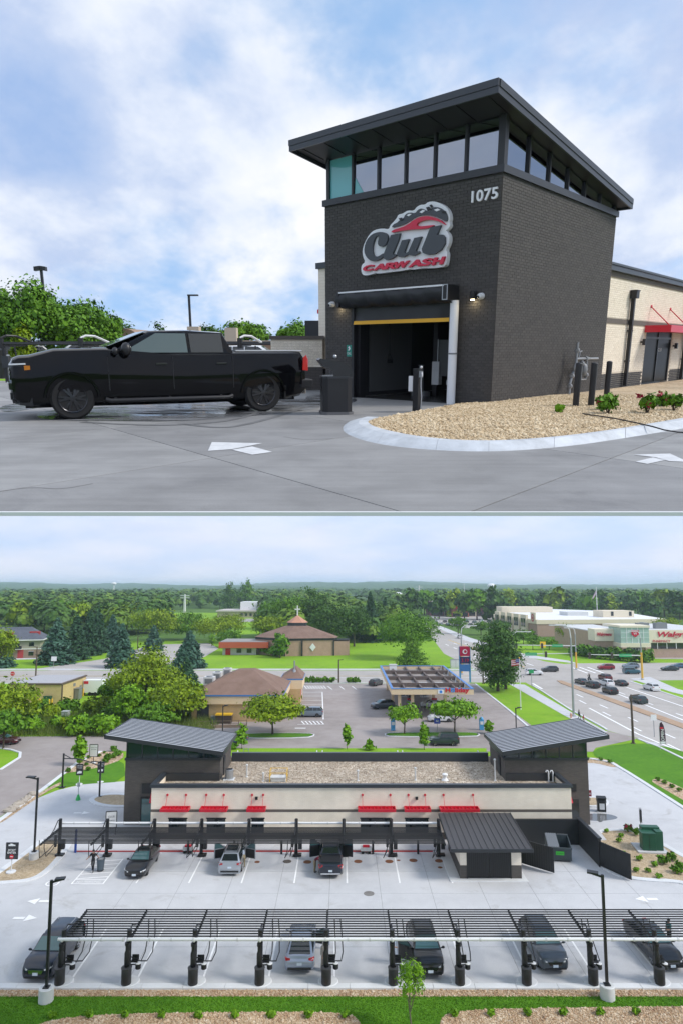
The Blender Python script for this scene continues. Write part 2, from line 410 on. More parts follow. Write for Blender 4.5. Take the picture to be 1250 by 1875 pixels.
def np_mesh(name, V, Fq, m, k=4):
 me = bpy.data.meshes.new(name); V = np.asarray(V, dtype=np.float32); Fq = np.asarray(Fq, dtype=np.int32)
 me.vertices.add(len(V)); me.vertices.foreach_set('co', V.ravel())
 me.loops.add(Fq.size); me.loops.foreach_set('vertex_index', Fq.ravel())
 me.polygons.add(len(Fq)); me.polygons.foreach_set('loop_start', np.arange(0, Fq.size, k, dtype=np.int32))
 me.update(calc_edges=True)
 for x in (m if isinstance(m, (list, tuple)) else [m]): me.materials.append(x)
 return me
def leaf_quads(P, Nn, size, aspect=0.62, jit=0.75, g=None):
 g = g or nrg; n = len(P)
 Nn = Nn + g.normal(0, jit, (n, 3)) * 0.7; Nn /= np.linalg.norm(Nn, axis=1)[:, None] + 1e-9
 a = g.normal(0, 1, (n, 3)); T = np.cross(Nn, a); T /= np.linalg.norm(T, axis=1)[:, None] + 1e-9; B = np.cross(Nn, T)
 s = (size * np.clip(g.lognormal(-0.08, 0.4, n), 0.4, 2.2))[:, None]
 bend = Nn * s * 0.22
 V = np.stack([P - T * s, P - B * s * aspect - bend * 0.3, P + T * s, P + B * s * aspect - bend * 0.3], 1).reshape(-1, 3)
 return V, np.arange(4 * n).reshape(n, 4)
LEAF_A = leafmat('leaf_mid', (0.030, 0.100, 0.004), (0.095, 0.225, 0.007), (0.13, 0.27, 0.012), 0.45)
LEAF_B = leafmat('leaf_yellow', (0.06, 0.12, 0.003), (0.19, 0.29, 0.004), (0.26, 0.35, 0.010), 0.45)
LEAF_C = leafmat('leaf_bright', (0.06, 0.16, 0.005), (0.15, 0.32, 0.008), (0.20, 0.38, 0.012), 0.8)
LEAF_D = leafmat('leaf_dark', (0.014, 0.050, 0.008), (0.042, 0.115, 0.014), (0.095, 0.19, 0.024), 0.4)
NEEDLE = leafmat('needle_blue', (0.012, 0.045, 0.024), (0.040, 0.110, 0.068), (0.10, 0.20, 0.14), 0.6)
NEEDLE2 = leafmat('needle_dark', (0.008, 0.035, 0.014), (0.026, 0.080, 0.034), (0.065, 0.15, 0.07), 0.6)
FLOWER = leafmat('rose_petal', (0.25, 0.02, 0.04), (0.40, 0.03, 0.07), (0.55, 0.08, 0.12), 2.0)
BARK = mat('bark', (0.075, 0.055, 0.04), 0.9, var=0.35, scale=6, bump=0.4)
BARKG = mat('bark_grey', (0.16, 0.13, 0.10), 0.9, var=0.3, scale=6)
def clump_points(c, rad, n, m, g, low=-0.45, spread=0.26):
 d = g.normal(0, 1, (m * 3, 3)); d /= np.linalg.norm(d, axis=1)[:, None]; d = d[d[:, 2] > low][:m]; m = len(d)
 cen = d * g.uniform(0.62, 0.98, (m, 1))
 idx = g.integers(0, m, n)
 p = cen[idx] + g.normal(0, spread, (n, 3)) * np.array([1, 1, 0.72])
 nn = p - cen[idx] * 0.55; nn /= np.linalg.norm(nn, axis=1)[:, None] + 1e-9
 nn[:, 2] += 0.25
 return p * np.array(rad) + np.array(c), nn
def crown_mesh(name, blobs, n, size, m, seed, mper=16, low=-0.45, spread=0.26):
 g = np.random.default_rng(seed); Vs, Fs, off = [], [], 0
 w = np.array([b[1][0] * b[1][1] for b in blobs]); w = w / w.sum()
 for (c, rad), q in zip(blobs, w):
  p, nn = clump_points(c, rad, max(8, int(n * q)), mper, g, low, spread)
  V, Fq = leaf_quads(p, nn, size, g=g); Vs.append(V); Fs.append(Fq + off); off += len(V)
 return np_mesh(name, np.concatenate(Vs), np.concatenate(Fs), m)
def limbs(mb, h, r, blobs, r0, seed, fork=0.35):
 rr = random.Random(seed); top = h * 0.72
 mb.tube([(0, 0, -0.05), (0, 0, h * 0.12), (rr.uniform(-.1, .1), rr.uniform(-.1, .1), h * fork), (rr.uniform(-.2, .2), 0, top)], [r0 * 1.35, r0, r0 * 0.85, r0 * 0.3], 7)
 for (c, rad) in blobs[:7]:
  s = h * rr.uniform(fork * 0.75, fork * 1.25)
  mid = (c[0] * 0.55, c[1] * 0.55, s + (c[2] - s) * 0.45)
  mb.tube([(0, 0, s), mid, (c[0], c[1], c[2])], [r0 * 0.5, r0 * 0.32, r0 * 0.12], 5)
def broadleaf(label, h, r, n, size, leaf, seed, loc, group=None, rz=0.0, trunk=0.22, shape='round', name='broadleaf_tree', bark=None, dens=16):
 rr = random.Random(seed); blobs = []
 zc = h * (trunk + 1) / 2; hz = h * (1 - trunk) / 2
 if shape == 'round':
  blobs.append(((0, 0, zc), (r * 0.72, r * 0.72, hz * 0.86)))
  for k in range(8):
   a = k * 2.4 + rr.uniform(-.4, .4); e = rr.uniform(-0.55, 0.75); q = r * 0.62 * math.sqrt(max(0.1, 1 - e * e))
   s = rr.uniform(0.36, 0.5); blobs.append(((math.cos(a) * q, math.sin(a) * q, zc + e * hz * 0.72), (r * s, r * s, hz * s * 0.95)))
 elif shape == 'oval':
  for k in range(8):
   u = k / 7; q = math.sin(math.pi * (0.16 + 0.72 * u)) ** 0.8; a = k * 2.3
   blobs.append(((math.cos(a) * r * 0.22, math.sin(a) * r * 0.22, h * (trunk + (0.95 - trunk) * u)), (r * q * 0.88, r * q * 0.88, h * 0.15)))
 elif shape == 'cone':
  for k in range(9):
   u = k / 8; a = k * 2.3
   blobs.append(((math.cos(a) * r * 0.12, math.sin(a) * r * 0.12, h * (trunk + (0.96 - trunk) * u)), (r * (1.0 - 0.86 * u), r * (1.0 - 0.86 * u), h * 0.105)))
 t = thing(name, label, 'tree', loc, rz, group)
 mb = MB(); limbs(mb, h, r, blobs[1:], max(0.03, h * (0.022 if name != 'young_tree' else 0.011)), seed); mb.build('trunk', bark or BARK, t, smooth=60)
 link('crown', crown_mesh('crown', blobs, n, size, leaf, seed, dens), t)
 return t
def spruce(label, h, r, n, size, leaf, seed, loc, group=None, name='spruce_tree'):
 g = np.random.default_rng(seed); P, Nn = [], []
 tiers = int(10 + h * 1.3)
 for k in range(tiers):
  u = k / tiers; z = h * (0.05 + 0.93 * u); rad = r * (1 - u) ** 0.85 * g.uniform(0.86, 1.1) + 0.06
  nb = max(5, int(15 * (1 - u) + 5)); ph0 = g.uniform(0, 6.28)
  for b in range(nb):
   a = ph0 + 2 * math.pi * b / nb + g.normal(0, 0.12); L = rad * g.uniform(0.78, 1.12); m = max(4, int(n * (L / r) / (tiers * nb) * 2.2))
   q = g.uniform(0.12, 1.0, m) ** 0.7; wd_ = 0.17 * L * (1.15 - q)
   side = g.normal(0, 1, m) * wd_; x = L * q
   zz = z - 0.33 * L * q + 0.10 * L * q ** 3 + g.normal(0, 0.03 * h / 8, m)
   P.append(np.stack([x * math.cos(a) - side * math.sin(a), x * math.sin(a) + side * math.cos(a), zz], 1))
   nn = np.stack([np.full(m, math.cos(a) * 0.55), np.full(m, math.sin(a) * 0.55), np.full(m, 0.8)], 1); Nn.append(nn)
 V, Fq = leaf_quads(np.concatenate(P), np.concatenate(Nn), size, 0.4, 0.5, g)
 t = thing(name, label, 'tree', loc, g.uniform(0, 6), group)
 TU([(0, 0, -0.05), (0, 0, h * 0.5), (0, 0, h * 0.99)], [h * 0.02, h * 0.013, 0.015], 7).build('trunk', BARK, t, smooth=60)
 link('crown', np_mesh('crown', V, Fq, leaf), t)
 return t
def shrub(label, h, r, n, size, leaf, seed, loc, group=None, name='shrub', cat='shrub', stems=5, flowers=0):
 g = np.random.default_rng(seed); rr = random.Random(seed)
 blobs = [((0, 0, h * 0.55), (r * 0.8, r * 0.8, h * 0.45))] + [((math.cos(k * 2.1) * r * 0.5, math.sin(k * 2.1) * r * 0.5, h * rr.uniform(0.4, 0.75)), (r * 0.5, r * 0.5, h * 0.3)) for k in range(5)]
 t = thing(name, label, cat, loc, rr.uniform(0, 6), group)
 mb = MB()
 for k in range(stems):
  a = k * 2 * math.pi / stems; mb.tube([(0, 0, -0.03), (math.cos(a) * r * 0.3, math.sin(a) * r * 0.3, h * 0.4), (math.cos(a) * r * 0.6, math.sin(a) * r * 0.6, h * 0.75)], [0.02 * h + 0.004, 0.014 * h + 0.003, 0.004], 5)
 mb.build('stems', BARK, t)
 link('foliage', crown_mesh('foliage', blobs, n, size, leaf, seed, 14, -0.8), t)
 if flowers:
  V, Fq = [], []; off = 0
  for k in range(flowers):
   a = rr.uniform(0, 6.3); q = r * rr.uniform(0.4, 1.05); c = np.array([math.cos(a) * q, math.sin(a) * q, h * rr.uniform(0.5, 1.02)])
   p = c + g.normal(0, size * 0.5, (9, 3)); v, f_ = leaf_quads(p, p - c + [0, 0, 0.1], size * 0.9, 0.9, g=g); V.append(v); Fq.append(f_ + off); off += len(v)
  link('blossom', np_mesh('blossom', np.concatenate(V), np.concatenate(Fq), FLOWER), t)
 return t

def ring(w, zb, zt, crown=0.02):
 h = zt - zb
 p = [(0, zb), (0.82 * w, zb), (0.95 * w, zb + 0.07 * h), (0.995 * w, zb + 0.30 * h), (1.0 * w, zb + 0.58 * h), (0.985 * w, zb + 0.80 * h), (0.945 * w, zt - 0.035), (0.87 * w, zt), (0.45 * w, zt + crown * 0.8), (0, zt + crown)]
 return p + [(-y, z) for y, z in p[-2:0:-1]]
def loft(sts, rings):
 mb = MB(); k = len(rings[0]); vs = [(x, y, z) for x, rg in zip(sts, rings) for (y, z) in rg]
 fs = []
 for i in range(len(sts) - 1):
  for j in range(k): fs.append((i * k + j, i * k + (j + 1) % k, (i + 1) * k + (j + 1) % k, (i + 1) * k + j))
 fs.append(tuple(range(k - 1, -1, -1))); fs.append(tuple((len(sts) - 1) * k + j for j in range(k)))
 # outward normals for x growing
 return mb.add(vs, [f[::-1] for f in fs])
def cut(me, cutters):
 o = bpy.data.objects.new('tmp', me); COL.objects.link(o); tmp = []
 for mb in cutters:
  c = bpy.data.objects.new('tmpc', mb.mesh('c', [me.materials[0]])); COL.objects.link(c); tmp.append(c)
  m = o.modifiers.new('b', 'BOOLEAN'); m.operation = 'DIFFERENCE'; m.object = c; m.solver = 'EXACT'
 dg = bpy.context.evaluated_depsgraph_get(); r = bpy.data.meshes.new_from_object(o.evaluated_get(dg))
 for x in tmp + [o]: bpy.data.objects.remove(x)
 r.polygons.foreach_set('use_smooth', [True] * len(r.polygons)); r.set_sharp_from_angle(angle=R(32)); r.update()
 return r
def bil(q, u, v):
 a, b, c, d = q; return (a * (1 - u) + b * u) * (1 - v) + (d * (1 - u) + c * u) * v
def pane(q, u0, u1, v0, v1, off=0.012, n=1):
 q = [Vector(p) for p in q]; nm = (q[1] - q[0]).cross(q[3] - q[0]).normalized()
 P = [bil(q, u0, v0), bil(q, u1, v0), bil(q, u1, v1), bil(q, u0, v1)]
 return [p + nm * off for p in P], -nm * (off + 0.01)
WHEELS = {}
def wheel_meshes(r, w, style):
 key = (round(r, 3), style)
 if key in WHEELS: return WHEELS[key]
 ty = LA([(r * 0.62, -w / 2 + 0.01), (r * 0.9, -w / 2), (r * 0.98, -w / 2 + 0.03), (r, -w / 4), (r, w / 4), (r * 0.98, w / 2 - 0.03), (r * 0.9, w / 2), (r * 0.62, w / 2 - 0.01)], 28, axis='y').mesh('tyre', [RUB], 40)
 mb = MB(); q = r * 0.66
 mb.lathe([(q * 0.9, w / 2 - 0.09), (q * 0.93, w / 2 - 0.05), (q * 0.5, w / 2 - 0.06)], 24, axis='y', mi=1)
 pr_ = [(q * 0.93, -0.04), (q * 1.02, -0.006), (q * 1.0, 0.006), (q * 0.90, -0.02)]; n_ = 28; vs_ = [(r_ * math.cos(6.28319 * j / n_), w / 2 + h_, r_ * math.sin(6.28319 * j / n_)) for r_, h_ in pr_ for j in range(n_)]
 mb.add(vs_, [(a_ * n_ + j, a_ * n_ + (j + 1) % n_, a_ * n_ + n_ + (j + 1) % n_, a_ * n_ + n_ + j) for a_ in range(3) for j in range(n_)])
 for k in range(6 if style == 'truck' else 5):
  a = 2 * math.pi * k / (6 if style == 'truck' else 5)
  for s in ((-0.20, 0.16) if style == 'truck' else (0.0, 0.0)):
   a2 = a + s; p = (math.cos(a) * q * 0.18, w / 2 - 0.012, math.sin(a) * q * 0.18); e = (math.cos(a2) * q * 0.93, w / 2 - 0.02, math.sin(a2) * q * 0.93)
   mb.bar(p, e, q * (0.15 if style == 'truck' else 0.28), 0.03, up=(0, 1, 0))
   if style != 'truck': break
 mb.lathe([(q * 0.24, w / 2 - 0.03), (q * 0.22, w / 2 + 0.004), (0.01, w / 2 + 0.006)], 14, axis='y')
 rim = mb.mesh('rim', [RIMD, BLK], 30); WHEELS[key] = (ty, rim); return WHEELS[key]
KINDS = {
 # L, W, H, wheelbase, wheel r, nose z, hood z0, z1, belt, tail z, cab (base front, roof front, roof rear, base rear) in metres from the nose
 'sedan': dict(L=4.85, W=1.84, H=1.45, wb=2.80, r=0.33, nose=0.70, h0=0.80, h1=0.96, belt=0.97, tail=0.98, cab=(1.45, 2.35, 3.45, 4.30), foh=0.92, deck=True),
 'suv': dict(L=4.70, W=1.88, H=1.70, wb=2.72, r=0.36, nose=0.82, h0=0.98, h1=1.12, belt=1.13, tail=1.10, cab=(1.25, 2.05, 4.10, 4.62), foh=0.92, deck=False),
 'bigsuv': dict(L=5.05, W=1.96, H=1.80, wb=2.95, r=0.38, nose=0.88, h0=1.02, h1=1.18, belt=1.17, tail=1.15, cab=(1.30, 2.10, 4.45, 4.98), foh=0.98, deck=False),
 'boxsuv': dict(L=4.50, W=1.90, H=1.85, wb=2.70, r=0.40, nose=0.98, h0=1.10, h1=1.16, belt=1.20, tail=1.2, cab=(1.45, 1.80, 4.25, 4.46), foh=0.85, deck=False),
 'hatch': dict(L=4.35, W=1.80, H=1.48, wb=2.65, r=0.33, nose=0.70, h0=0.82, h1=0.98, belt=0.99, tail=1.00, cab=(1.15, 2.0, 3.5, 4.25), foh=0.88, deck=False),
 'pickup': dict(L=5.85, W=2.02, H=1.90, wb=3.70, r=0.41, nose=1.00, h0=1.12, h1=1.28, belt=1.28, tail=1.30, cab=(1.55, 2.30, 3.85, 4.12), foh=0.98, deck=True),
}
def car(name, label, cat, kind, pnt, loc, rz, group=None, rims=None, doors=(), small=False, **over):
 K = dict(KINDS[kind]); K.update(over); L, W, H, wb, r = K['L'], K['W'], K['H'], K['wb'], K['r']; hw = W / 2
 a, b, c, d = [L / 2 - q for q in K['cab']]; nose, h0, h1, belt, tail = K['nose'], K['h0'], K['h1'], K['belt'], K['tail']
 fx = L / 2 - K['foh'] ; rx_ = fx - wb; pick = kind == 'pickup'
 t = thing(name, label, cat, loc, rz, group)
 zb = r * 0.62
 # body: stations from tail to nose
 S = [(-L / 2, tail - 0.34, 0.80, zb + 0.28), (-L / 2 + 0.05, tail - 0.14, 0.90, zb + 0.16), (-L / 2 + 0.16, tail - 0.03 if not pick else tail, 0.945, zb + 0.06), (-L / 2 + 0.5, tail, 0.985, zb), (d - 0.02, belt if not pick else tail, 1.0, zb - 0.02),
         ((b + c) / 2, belt, 1.0, zb - 0.03), (a + 0.05, h1, 1.0, zb - 0.02), ((a + L / 2) / 2 + 0.1, (h0 + h1) / 2 + 0.05, 0.99, zb), (L / 2 - 0.36, h0, 0.955, zb + 0.02), (L / 2 - 0.14, h0 - 0.07, 0.90, zb + 0.04), (L / 2 - 0.03, nose - 0.03, 0.80, zb + 0.07), (L / 2, nose - 0.20, 0.72, zb + 0.16)]
 if pick: S[-3:] = [(L / 2 - 0.16, h0 - 0.015, 0.965, zb + 0.06), (L / 2 - 0.05, h0 - 0.06, 0.94, zb + 0.10), (L / 2, h0 - 0.15, 0.89, zb + 0.16)]
 if d < -L / 2 + 0.55: S.pop(3)
 S.sort(key=lambda q: q[0])
 body = loft([q[0] for q in S], [ring(hw * q[2], q[3], q[1], 0.025) for q in S]).mesh('body', [pnt], 35)
 wells = []
 for x in (fx, rx_):
  for s in (-1, 1): wells.append(LA([(r * 1.16, -0.34), (r * 1.16, 0.34)], 22, c=(x, s * (hw - 0.06), r * 1.02), axis='y'))
 body = cut(body, wells); bo = link('body', body, t)
 # dark inner wheel housings and floor
 SP((-L / 2 + 0.25, -hw * 0.68, zb - 0.03), (L / 2 - 0.2, hw * 0.68, r * 1.7)).build('underbody', RUB, t)
 # cab
 wbl, wr = hw * 0.925, hw * 0.70; zb2 = belt - 0.06
 def cr(x, zt, w2, low=None):
  zt = max(zt, belt + 0.012); return [(0, zb2), (wbl, zb2), (wbl, belt - 0.01), (w2 + 0.02, zt - 0.07 if zt > belt + 0.2 else belt), (w2 - 0.03, zt - 0.02 if zt > belt + 0.2 else belt + 0.004), (w2 * 0.55, zt + 0.006), (0, zt + 0.01)]
 sts = [d, c, (b + c) / 2, b, a]; zs = [belt, H - 0.06, H - 0.02, H - 0.05, h1]; ws = [wbl * 0.97, wr * 0.97, wr, wr * 0.97, wbl * 0.95]
 rings = []
 for x, z_, w_ in zip(sts, zs, ws):
  p = cr(x, z_, w_); rings.append(p + [(-y, z) for y, z in p[-2:0:-1]])
 loft(sts, rings).build('cab', pnt, t, smooth=35)
 def quadp(x0, w0, z0, x1, w1, z1): return [(x0, w0, z0), (x0, -w0, z0), (x1, -w1, z1), (x1, w1, z1)]
 gl = GLASS
 P, o = pane(quadp(a, wbl * 0.93, h1 + 0.02, b, wr * 0.93, H - 0.05), 0.02, 0.98, 0.05, 0.93, -0.022)
 EX(P, o).build('windscreen', GLASSG, t)
 P, o = pane(quadp(d, wbl * 0.93, belt + 0.02, c, wr * 0.93, H - 0.06), 0.06, 0.94, 0.12, 0.9, 0.014)
 EX(P, o).build('rear_window', gl, t)
 nwin = 3 if kind in ('suv', 'bigsuv', 'boxsuv') else 2
 for s in (-1, 1):
  zl_, zh_ = belt + 0.03, H - 0.10; x0_, x1_ = b - 0.13, c + (0.06 if not K['deck'] or pick else -0.02)
  cuts = [x0_ + (x1_ - x0_) * u for u in ((0, 0.42, 0.80, 1) if nwin == 3 else (0, 0.50 if not pick else 0.47, 1))]
  def sp3(x, z): u = (z - belt) / (H - 0.07 - belt); return (x, s * (wbl + (wr + 0.02 - wbl) * u + 0.012), z)
  for k in range(nwin):
   xa, xb = cuts[k] - (0.035 if k else 0), cuts[k + 1] + (0.035 if k < nwin - 1 else 0)
   bl_ = [sp3(a - 0.30, zl_) if k == 0 else sp3(xa, zl_), sp3(d + (0.10 if not K['deck'] else 0.32) if not pick else xb, zl_) if k == nwin - 1 else sp3(xb, zl_)]
   EX([bl_[0], bl_[1], sp3(xb, zh_), sp3(xa, zh_)], (0, -s * 0.02, 0)).build('side_window', K.get('front_glass', gl) if k == 0 else gl, t)
 if K.get('sunroof'):
  SP((b - 0.25, -wr * 0.7, H + 0.005), (c + 0.5, wr * 0.7, H + 0.018)).build('sunroof', gl, t)
 if kind in ('suv', 'bigsuv') and not small:
  for s in (-1, 1): TU([(b - 0.15, s * wr * 0.88, H - 0.02), (b - 0.3, s * wr * 0.88, H + 0.045), (c + 0.3, s * wr * 0.88, H + 0.04), (c + 0.1, s * wr * 0.88, H - 0.02)], 0.02, 6).build('roof_rail', K.get('rails', BLK), t)
 if pick:
  SP((-L / 2 + 0.10, -hw * 0.82, tail + 0.015), (d - 0.08, hw * 0.82, tail + 0.045)).build('bed_cover', K.get('cover', BLK), t)
 # wheels
 ty, rim = wheel_meshes(r, 0.24, 'truck' if pick else 'car')
 for x in (fx, rx_):
  for s in (-1, 1):
   w_ = link('wheel', ty, t, loc=(x, s * (hw - 0.13), r))
   if s < 0: w_.rotation_euler = (0, 0, math.pi)
   if not small or s:
    q = link('rim', rim, w_)
    if rims:
     q.material_slots[0].link = 'OBJECT'; q.material_slots[0].material = rims
 # lamps, grille, plates
 for s in (-1, 1):
  hl = MB(); x = L / 2 - 0.13
  hl.ext([(x + 0.10, s * hw * 0.52, nose - 0.06), (x - 0.10, s * hw * 0.90, nose + 0.02), (x - 0.22, s * hw * 0.93, nose + 0.05), (x - 0.20, s * hw * 0.92, nose - 0.05), (x + 0.0, s * hw * 0.80, nose - 0.13), (x + 0.11, s * hw * 0.54, nose - 0.13)], (0.05, s * 0.03, 0.03))
  hl.build('headlight', LAMPW, t)
  tl = MB(); x = -L / 2; zt_ = tail - (0.16 if not pick else 0.3)
  tl.ext([(x + 0.03, s * hw * 0.62, zt_), (x + 0.03, s * hw * 0.62, zt_ + 0.10), (x + 0.08, s * hw * 0.90, zt_ + 0.13), (x + 0.24, s * hw * 0.975, zt_ + 0.12), (x + 0.24, s * hw * 0.98, zt_ + 0.03), (x + 0.06, s * hw * 0.90, zt_ - (0.04 if not pick else 0.16))], (-0.045, s * 0.02, 0.0))
  tl.build('taillight', LAMPR, t)
  MB().ball((a - 0.14, s * (hw + 0.10), belt + 0.06), 0.115, 5, sq=(0.6, 1.0, 0.72)).bar((a - 0.16, s * hw * 0.92, belt + 0.0), (a - 0.14, s * (hw + 0.06), belt + 0.03), 0.05).build('mirror', pnt if not pick else BLK, t, smooth=60)
 gz = (nose - 0.13 + zb + 0.2) / 2
 EX([(L / 2 - 0.035, -hw * 0.48, nose - 0.10), (L / 2 - 0.035, hw * 0.48, nose - 0.10), (L / 2 - 0.015, hw * 0.40, nose - 0.30), (L / 2 - 0.015, -hw * 0.40, nose - 0.30)], (0.045, 0, 0)).build('grille', BLKG if not K.get('chrome') else CHROME, t)
 SP((L / 2 - 0.07, -hw * 0.72, zb + 0.08), (L / 2 + 0.025, hw * 0.72, zb + 0.17)).build('lower_grille', BLK, t)
 if not small:
  SP((L / 2 - 0.02, -0.16, nose - 0.38), (L / 2 + 0.05, 0.16, nose - 0.23)).build('number_plate', PLATE, t)
  z_ = tail - 0.42 if not pick else 0.62
  SP((-L / 2 - 0.035, -0.16, z_ - 0.03), (-L / 2 + 0.05, 0.16, z_ + 0.11)).build('number_plate', PLATE, t)
  SP((-L / 2 - 0.01, -hw * 0.80, zb + 0.10), (-L / 2 + 0.12, hw * 0.80, zb + 0.24)).build('rear_bumper', BLK if not pick else CHROME, t, bevel=0.02)
 # open doors
 for s, ang in doors:
  dl = 1.0; hx = a - 0.25
  dm = SP((-dl, -0.045, zb + 0.08), (0, 0.045, belt))
  dr = dm.build('door', pnt, t, bevel=0.02); dr.location = (hx, s * (hw - 0.04), 0); dr.rotation_euler = (0, 0, -s * ang)
  fr = MB(); top = [(-0.03, belt), (-0.55, H - 0.14), (-dl + 0.05, H - 0.14), (-dl + 0.03, belt)]
  for i in range(3): fr.bar((top[i][0], 0, top[i][1]), (top[i + 1][0], 0, top[i + 1][1]), 0.045)
  fr.build('door_frame', pnt, dr)
  EX([(p[0], 0.005, p[1]) for p in top], (0, -0.01, 0)).build('door_window', GLASSG, dr)
  SP((-dl + 0.08, s * -0.047 - 0.02, zb + 0.14), (-0.06, s * -0.047 + 0.02, belt - 0.06)).build('door_lining', BLK, dr)
 return t
SKIN = mat('skin', (0.42, 0.25, 0.18), 0.55); SKIND = mat('skin_dark', (0.12, 0.065, 0.04), 0.55)
def cloth(name, c): return mat('cloth_' + name, c, 0.9, var=0.12, scale=20)
def person(label, joints, mats, loc, rz=0.0, scale=1.0, hair=None, hat=None, skirt=None, veil=None):
 J = dict(pel=(0, 0, 0.95), chest=(0, 0, 1.28), neck=(0, 0, 1.48), head=(0.02, 0, 1.58), crown=(0.02, 0, 1.70),
             shL=(0, 0.17, 1.42), elL=(-0.03, 0.24, 1.14), wrL=(0.03, 0.25, 0.90), haL=(0.05, 0.25, 0.80), shR=(0, -0.17, 1.42), elR=(-0.03, -0.24, 1.14), wrR=(0.03, -0.25, 0.90), haR=(0.05, -0.25, 0.80),
             hiL=(0, 0.095, 0.90), knL=(0.03, 0.10, 0.50), anL=(0, 0.10, 0.09), toL=(0.17, 0.11, 0.04), hiR=(0, -0.095, 0.90), knR=(0.03, -0.10, 0.50), anR=(0, -0.10, 0.09), toR=(0.17, -0.11, 0.04))
 J.update(joints)
 rad = dict(pel=0.15, chest=0.155, neck=0.062, head=0.088, crown=0.075, shL=0.075, elL=0.05, wrL=0.036, haL=0.045, shR=0.075, elR=0.05, wrR=0.036, haR=0.045, hiL=0.095, knL=0.065, anL=0.047, toL=0.04, hiR=0.095, knR=0.065, anR=0.047, toR=0.04)
 names = list(J); ix = {n: i for i, n in enumerate(names)}
 E = [('pel', 'chest'), ('chest', 'neck'), ('neck', 'head'), ('head', 'crown'), ('chest', 'shL'), ('shL', 'elL'), ('elL', 'wrL'), ('wrL', 'haL'), ('chest', 'shR'), ('shR', 'elR'), ('elR', 'wrR'), ('wrR', 'haR'),
         ('pel', 'hiL'), ('hiL', 'knL'), ('knL', 'anL'), ('anL', 'toL'), ('pel', 'hiR'), ('hiR', 'knR'), ('knR', 'anR'), ('anR', 'toR')]
 me = bpy.data.meshes.new('sk'); me.from_pydata([J[n] for n in names], [(ix[a], ix[b]) for a, b in E], [])
 o = bpy.data.objects.new('sk', me); COL.objects.link(o); o.modifiers.new('s', 'SKIN'); o.modifiers.new('u', 'SUBSURF').levels = 1
 me.attributes  # skin layer exists once the modifier is added
 if not me.skin_vertices:
  bm = bmesh.new(); bm.from_mesh(me); bm.verts.layers.skin.verify(); bm.to_mesh(me); bm.free()
 sv = me.skin_vertices[0].data
 for n in names: sv[ix[n]].radius = (rad[n], rad[n] * (0.8 if n in ('pel', 'chest') else 1)); sv[ix[n]].use_root = n == 'pel'
 dg = bpy.context.evaluated_depsgraph_get(); bme = bpy.data.meshes.new_from_object(o.evaluated_get(dg)); bpy.data.objects.remove(o)
 ml = [mats['skin'], mats['top'], mats['legs'], mats['shoes']]
 bme.materials.clear()
 for m in ml: bme.materials.append(m)
 seg = [(Vector(J[a]), Vector(J[b]), a, b) for a, b in E]; idx = []
 for p in bme.polygons:
  best = None
  for A, B, a, b in seg:
   d = B - A; u = max(0, min(1, (p.center - A).dot(d) / max(1e-9, d.length_squared))); q = (p.center - A - d * u).length / (rad[a] * (1 - u) + rad[b] * u)
   if best is None or q < best[0]: best = (q, a, b, u)
  _, a, b, u = best
  if b in ('head', 'crown') or b.startswith('ha'): k = 0
  elif b.startswith('wr') or b.startswith('el'): k = 0 if mats.get('short') and (b.startswith('wr') or u > 0.7) else 1
  elif b.startswith('to'): k = 3
  elif b.startswith('hi') or b.startswith('kn') or b.startswith('an'): k = 2
  elif b == 'chest' and u < 0.25: k = 2
  else: k = 1
  idx.append(k)
 bme.polygons.foreach_set('material_index', idx); bme.polygons.foreach_set('use_smooth', [True] * len(idx))
 t = thing('person', label, 'person', loc, rz); t.scale = (scale,) * 3
 link('body', bme, t)
 hd = Vector(J['head']) * 0.45 + Vector(J['crown']) * 0.55
 if hair: MB().ball(hd + Vector((-0.022, 0, 0.022)), 0.108, 7, sq=(1.0, 0.93, 1.0)).build('hair', hair, t, smooth=60)
 if hat:
  MB().ball(hd + Vector((0, 0, 0.04)), 0.105, 7, sq=(1.05, 0.98, 0.85)).ext([tuple(hd + Vector(q)) for q in ((0.07, -0.075, 0.055), (0.19, -0.05, 0.045), (0.19, 0.05, 0.045), (0.07, 0.075, 0.055))], (0, 0, 0.014)).build('cap', hat, t, smooth=50)
 if skirt: LA([(0.21, 0.06), (0.20, 0.3), (0.165, 0.7), (0.17, 0.98), (0.21, 1.2), (0.20, 1.40), (0.09, 1.5)], 18, c=(0, 0, 0)).build('robe', skirt, t, smooth=60)
 if veil: LA([(0.25, 0.98), (0.235, 1.2), (0.20, 1.40), (0.125, 1.52), (0.118, 1.64), (0.09, 1.72), (0.02, 1.755)], 18, c=(-0.02, 0, 0)).build('veil', veil, t, smooth=60)
 # nose and eyes
 return t
# ================================================================== THE TOWN SEEN FROM ABOVE: ground
ORD = ['first', 'second', 'third', 'fourth', 'fifth', 'sixth', 'seventh', 'eighth', 'ninth', 'tenth', 'eleventh', 'twelfth', 'thirteenth', 'fourteenth', 'fifteenth', 'sixteenth', 'seventeenth', 'eighteenth', 'nineteenth', 'twentieth']
def px(pts, z=0.0): return [gp(x, y, z) for x, y in pts]
sheet('ground', [(-6000, -60), (6000, -60), (6000, 9000), (-6000, 9000)], -0.03, LAND)
sheet('lawn', [(-190, 20), (230, 20), (230, 300), (-190, 300)], 0.0, GRASSB)
sheet('field', px([(300, 1138), (300, 1122), (470, 1122), (478, 1160), (430, 1163), (420, 1140)]), 0.02, GRASSB)
cross = px([(-160, 1228), (870, 1228), (1050, 1215), (1500, 1212), (1500, 1242), (1153, 1247), (960, 1250), (-160, 1251)])
sheet('cross_street', cross, 0.010, ASPHG)
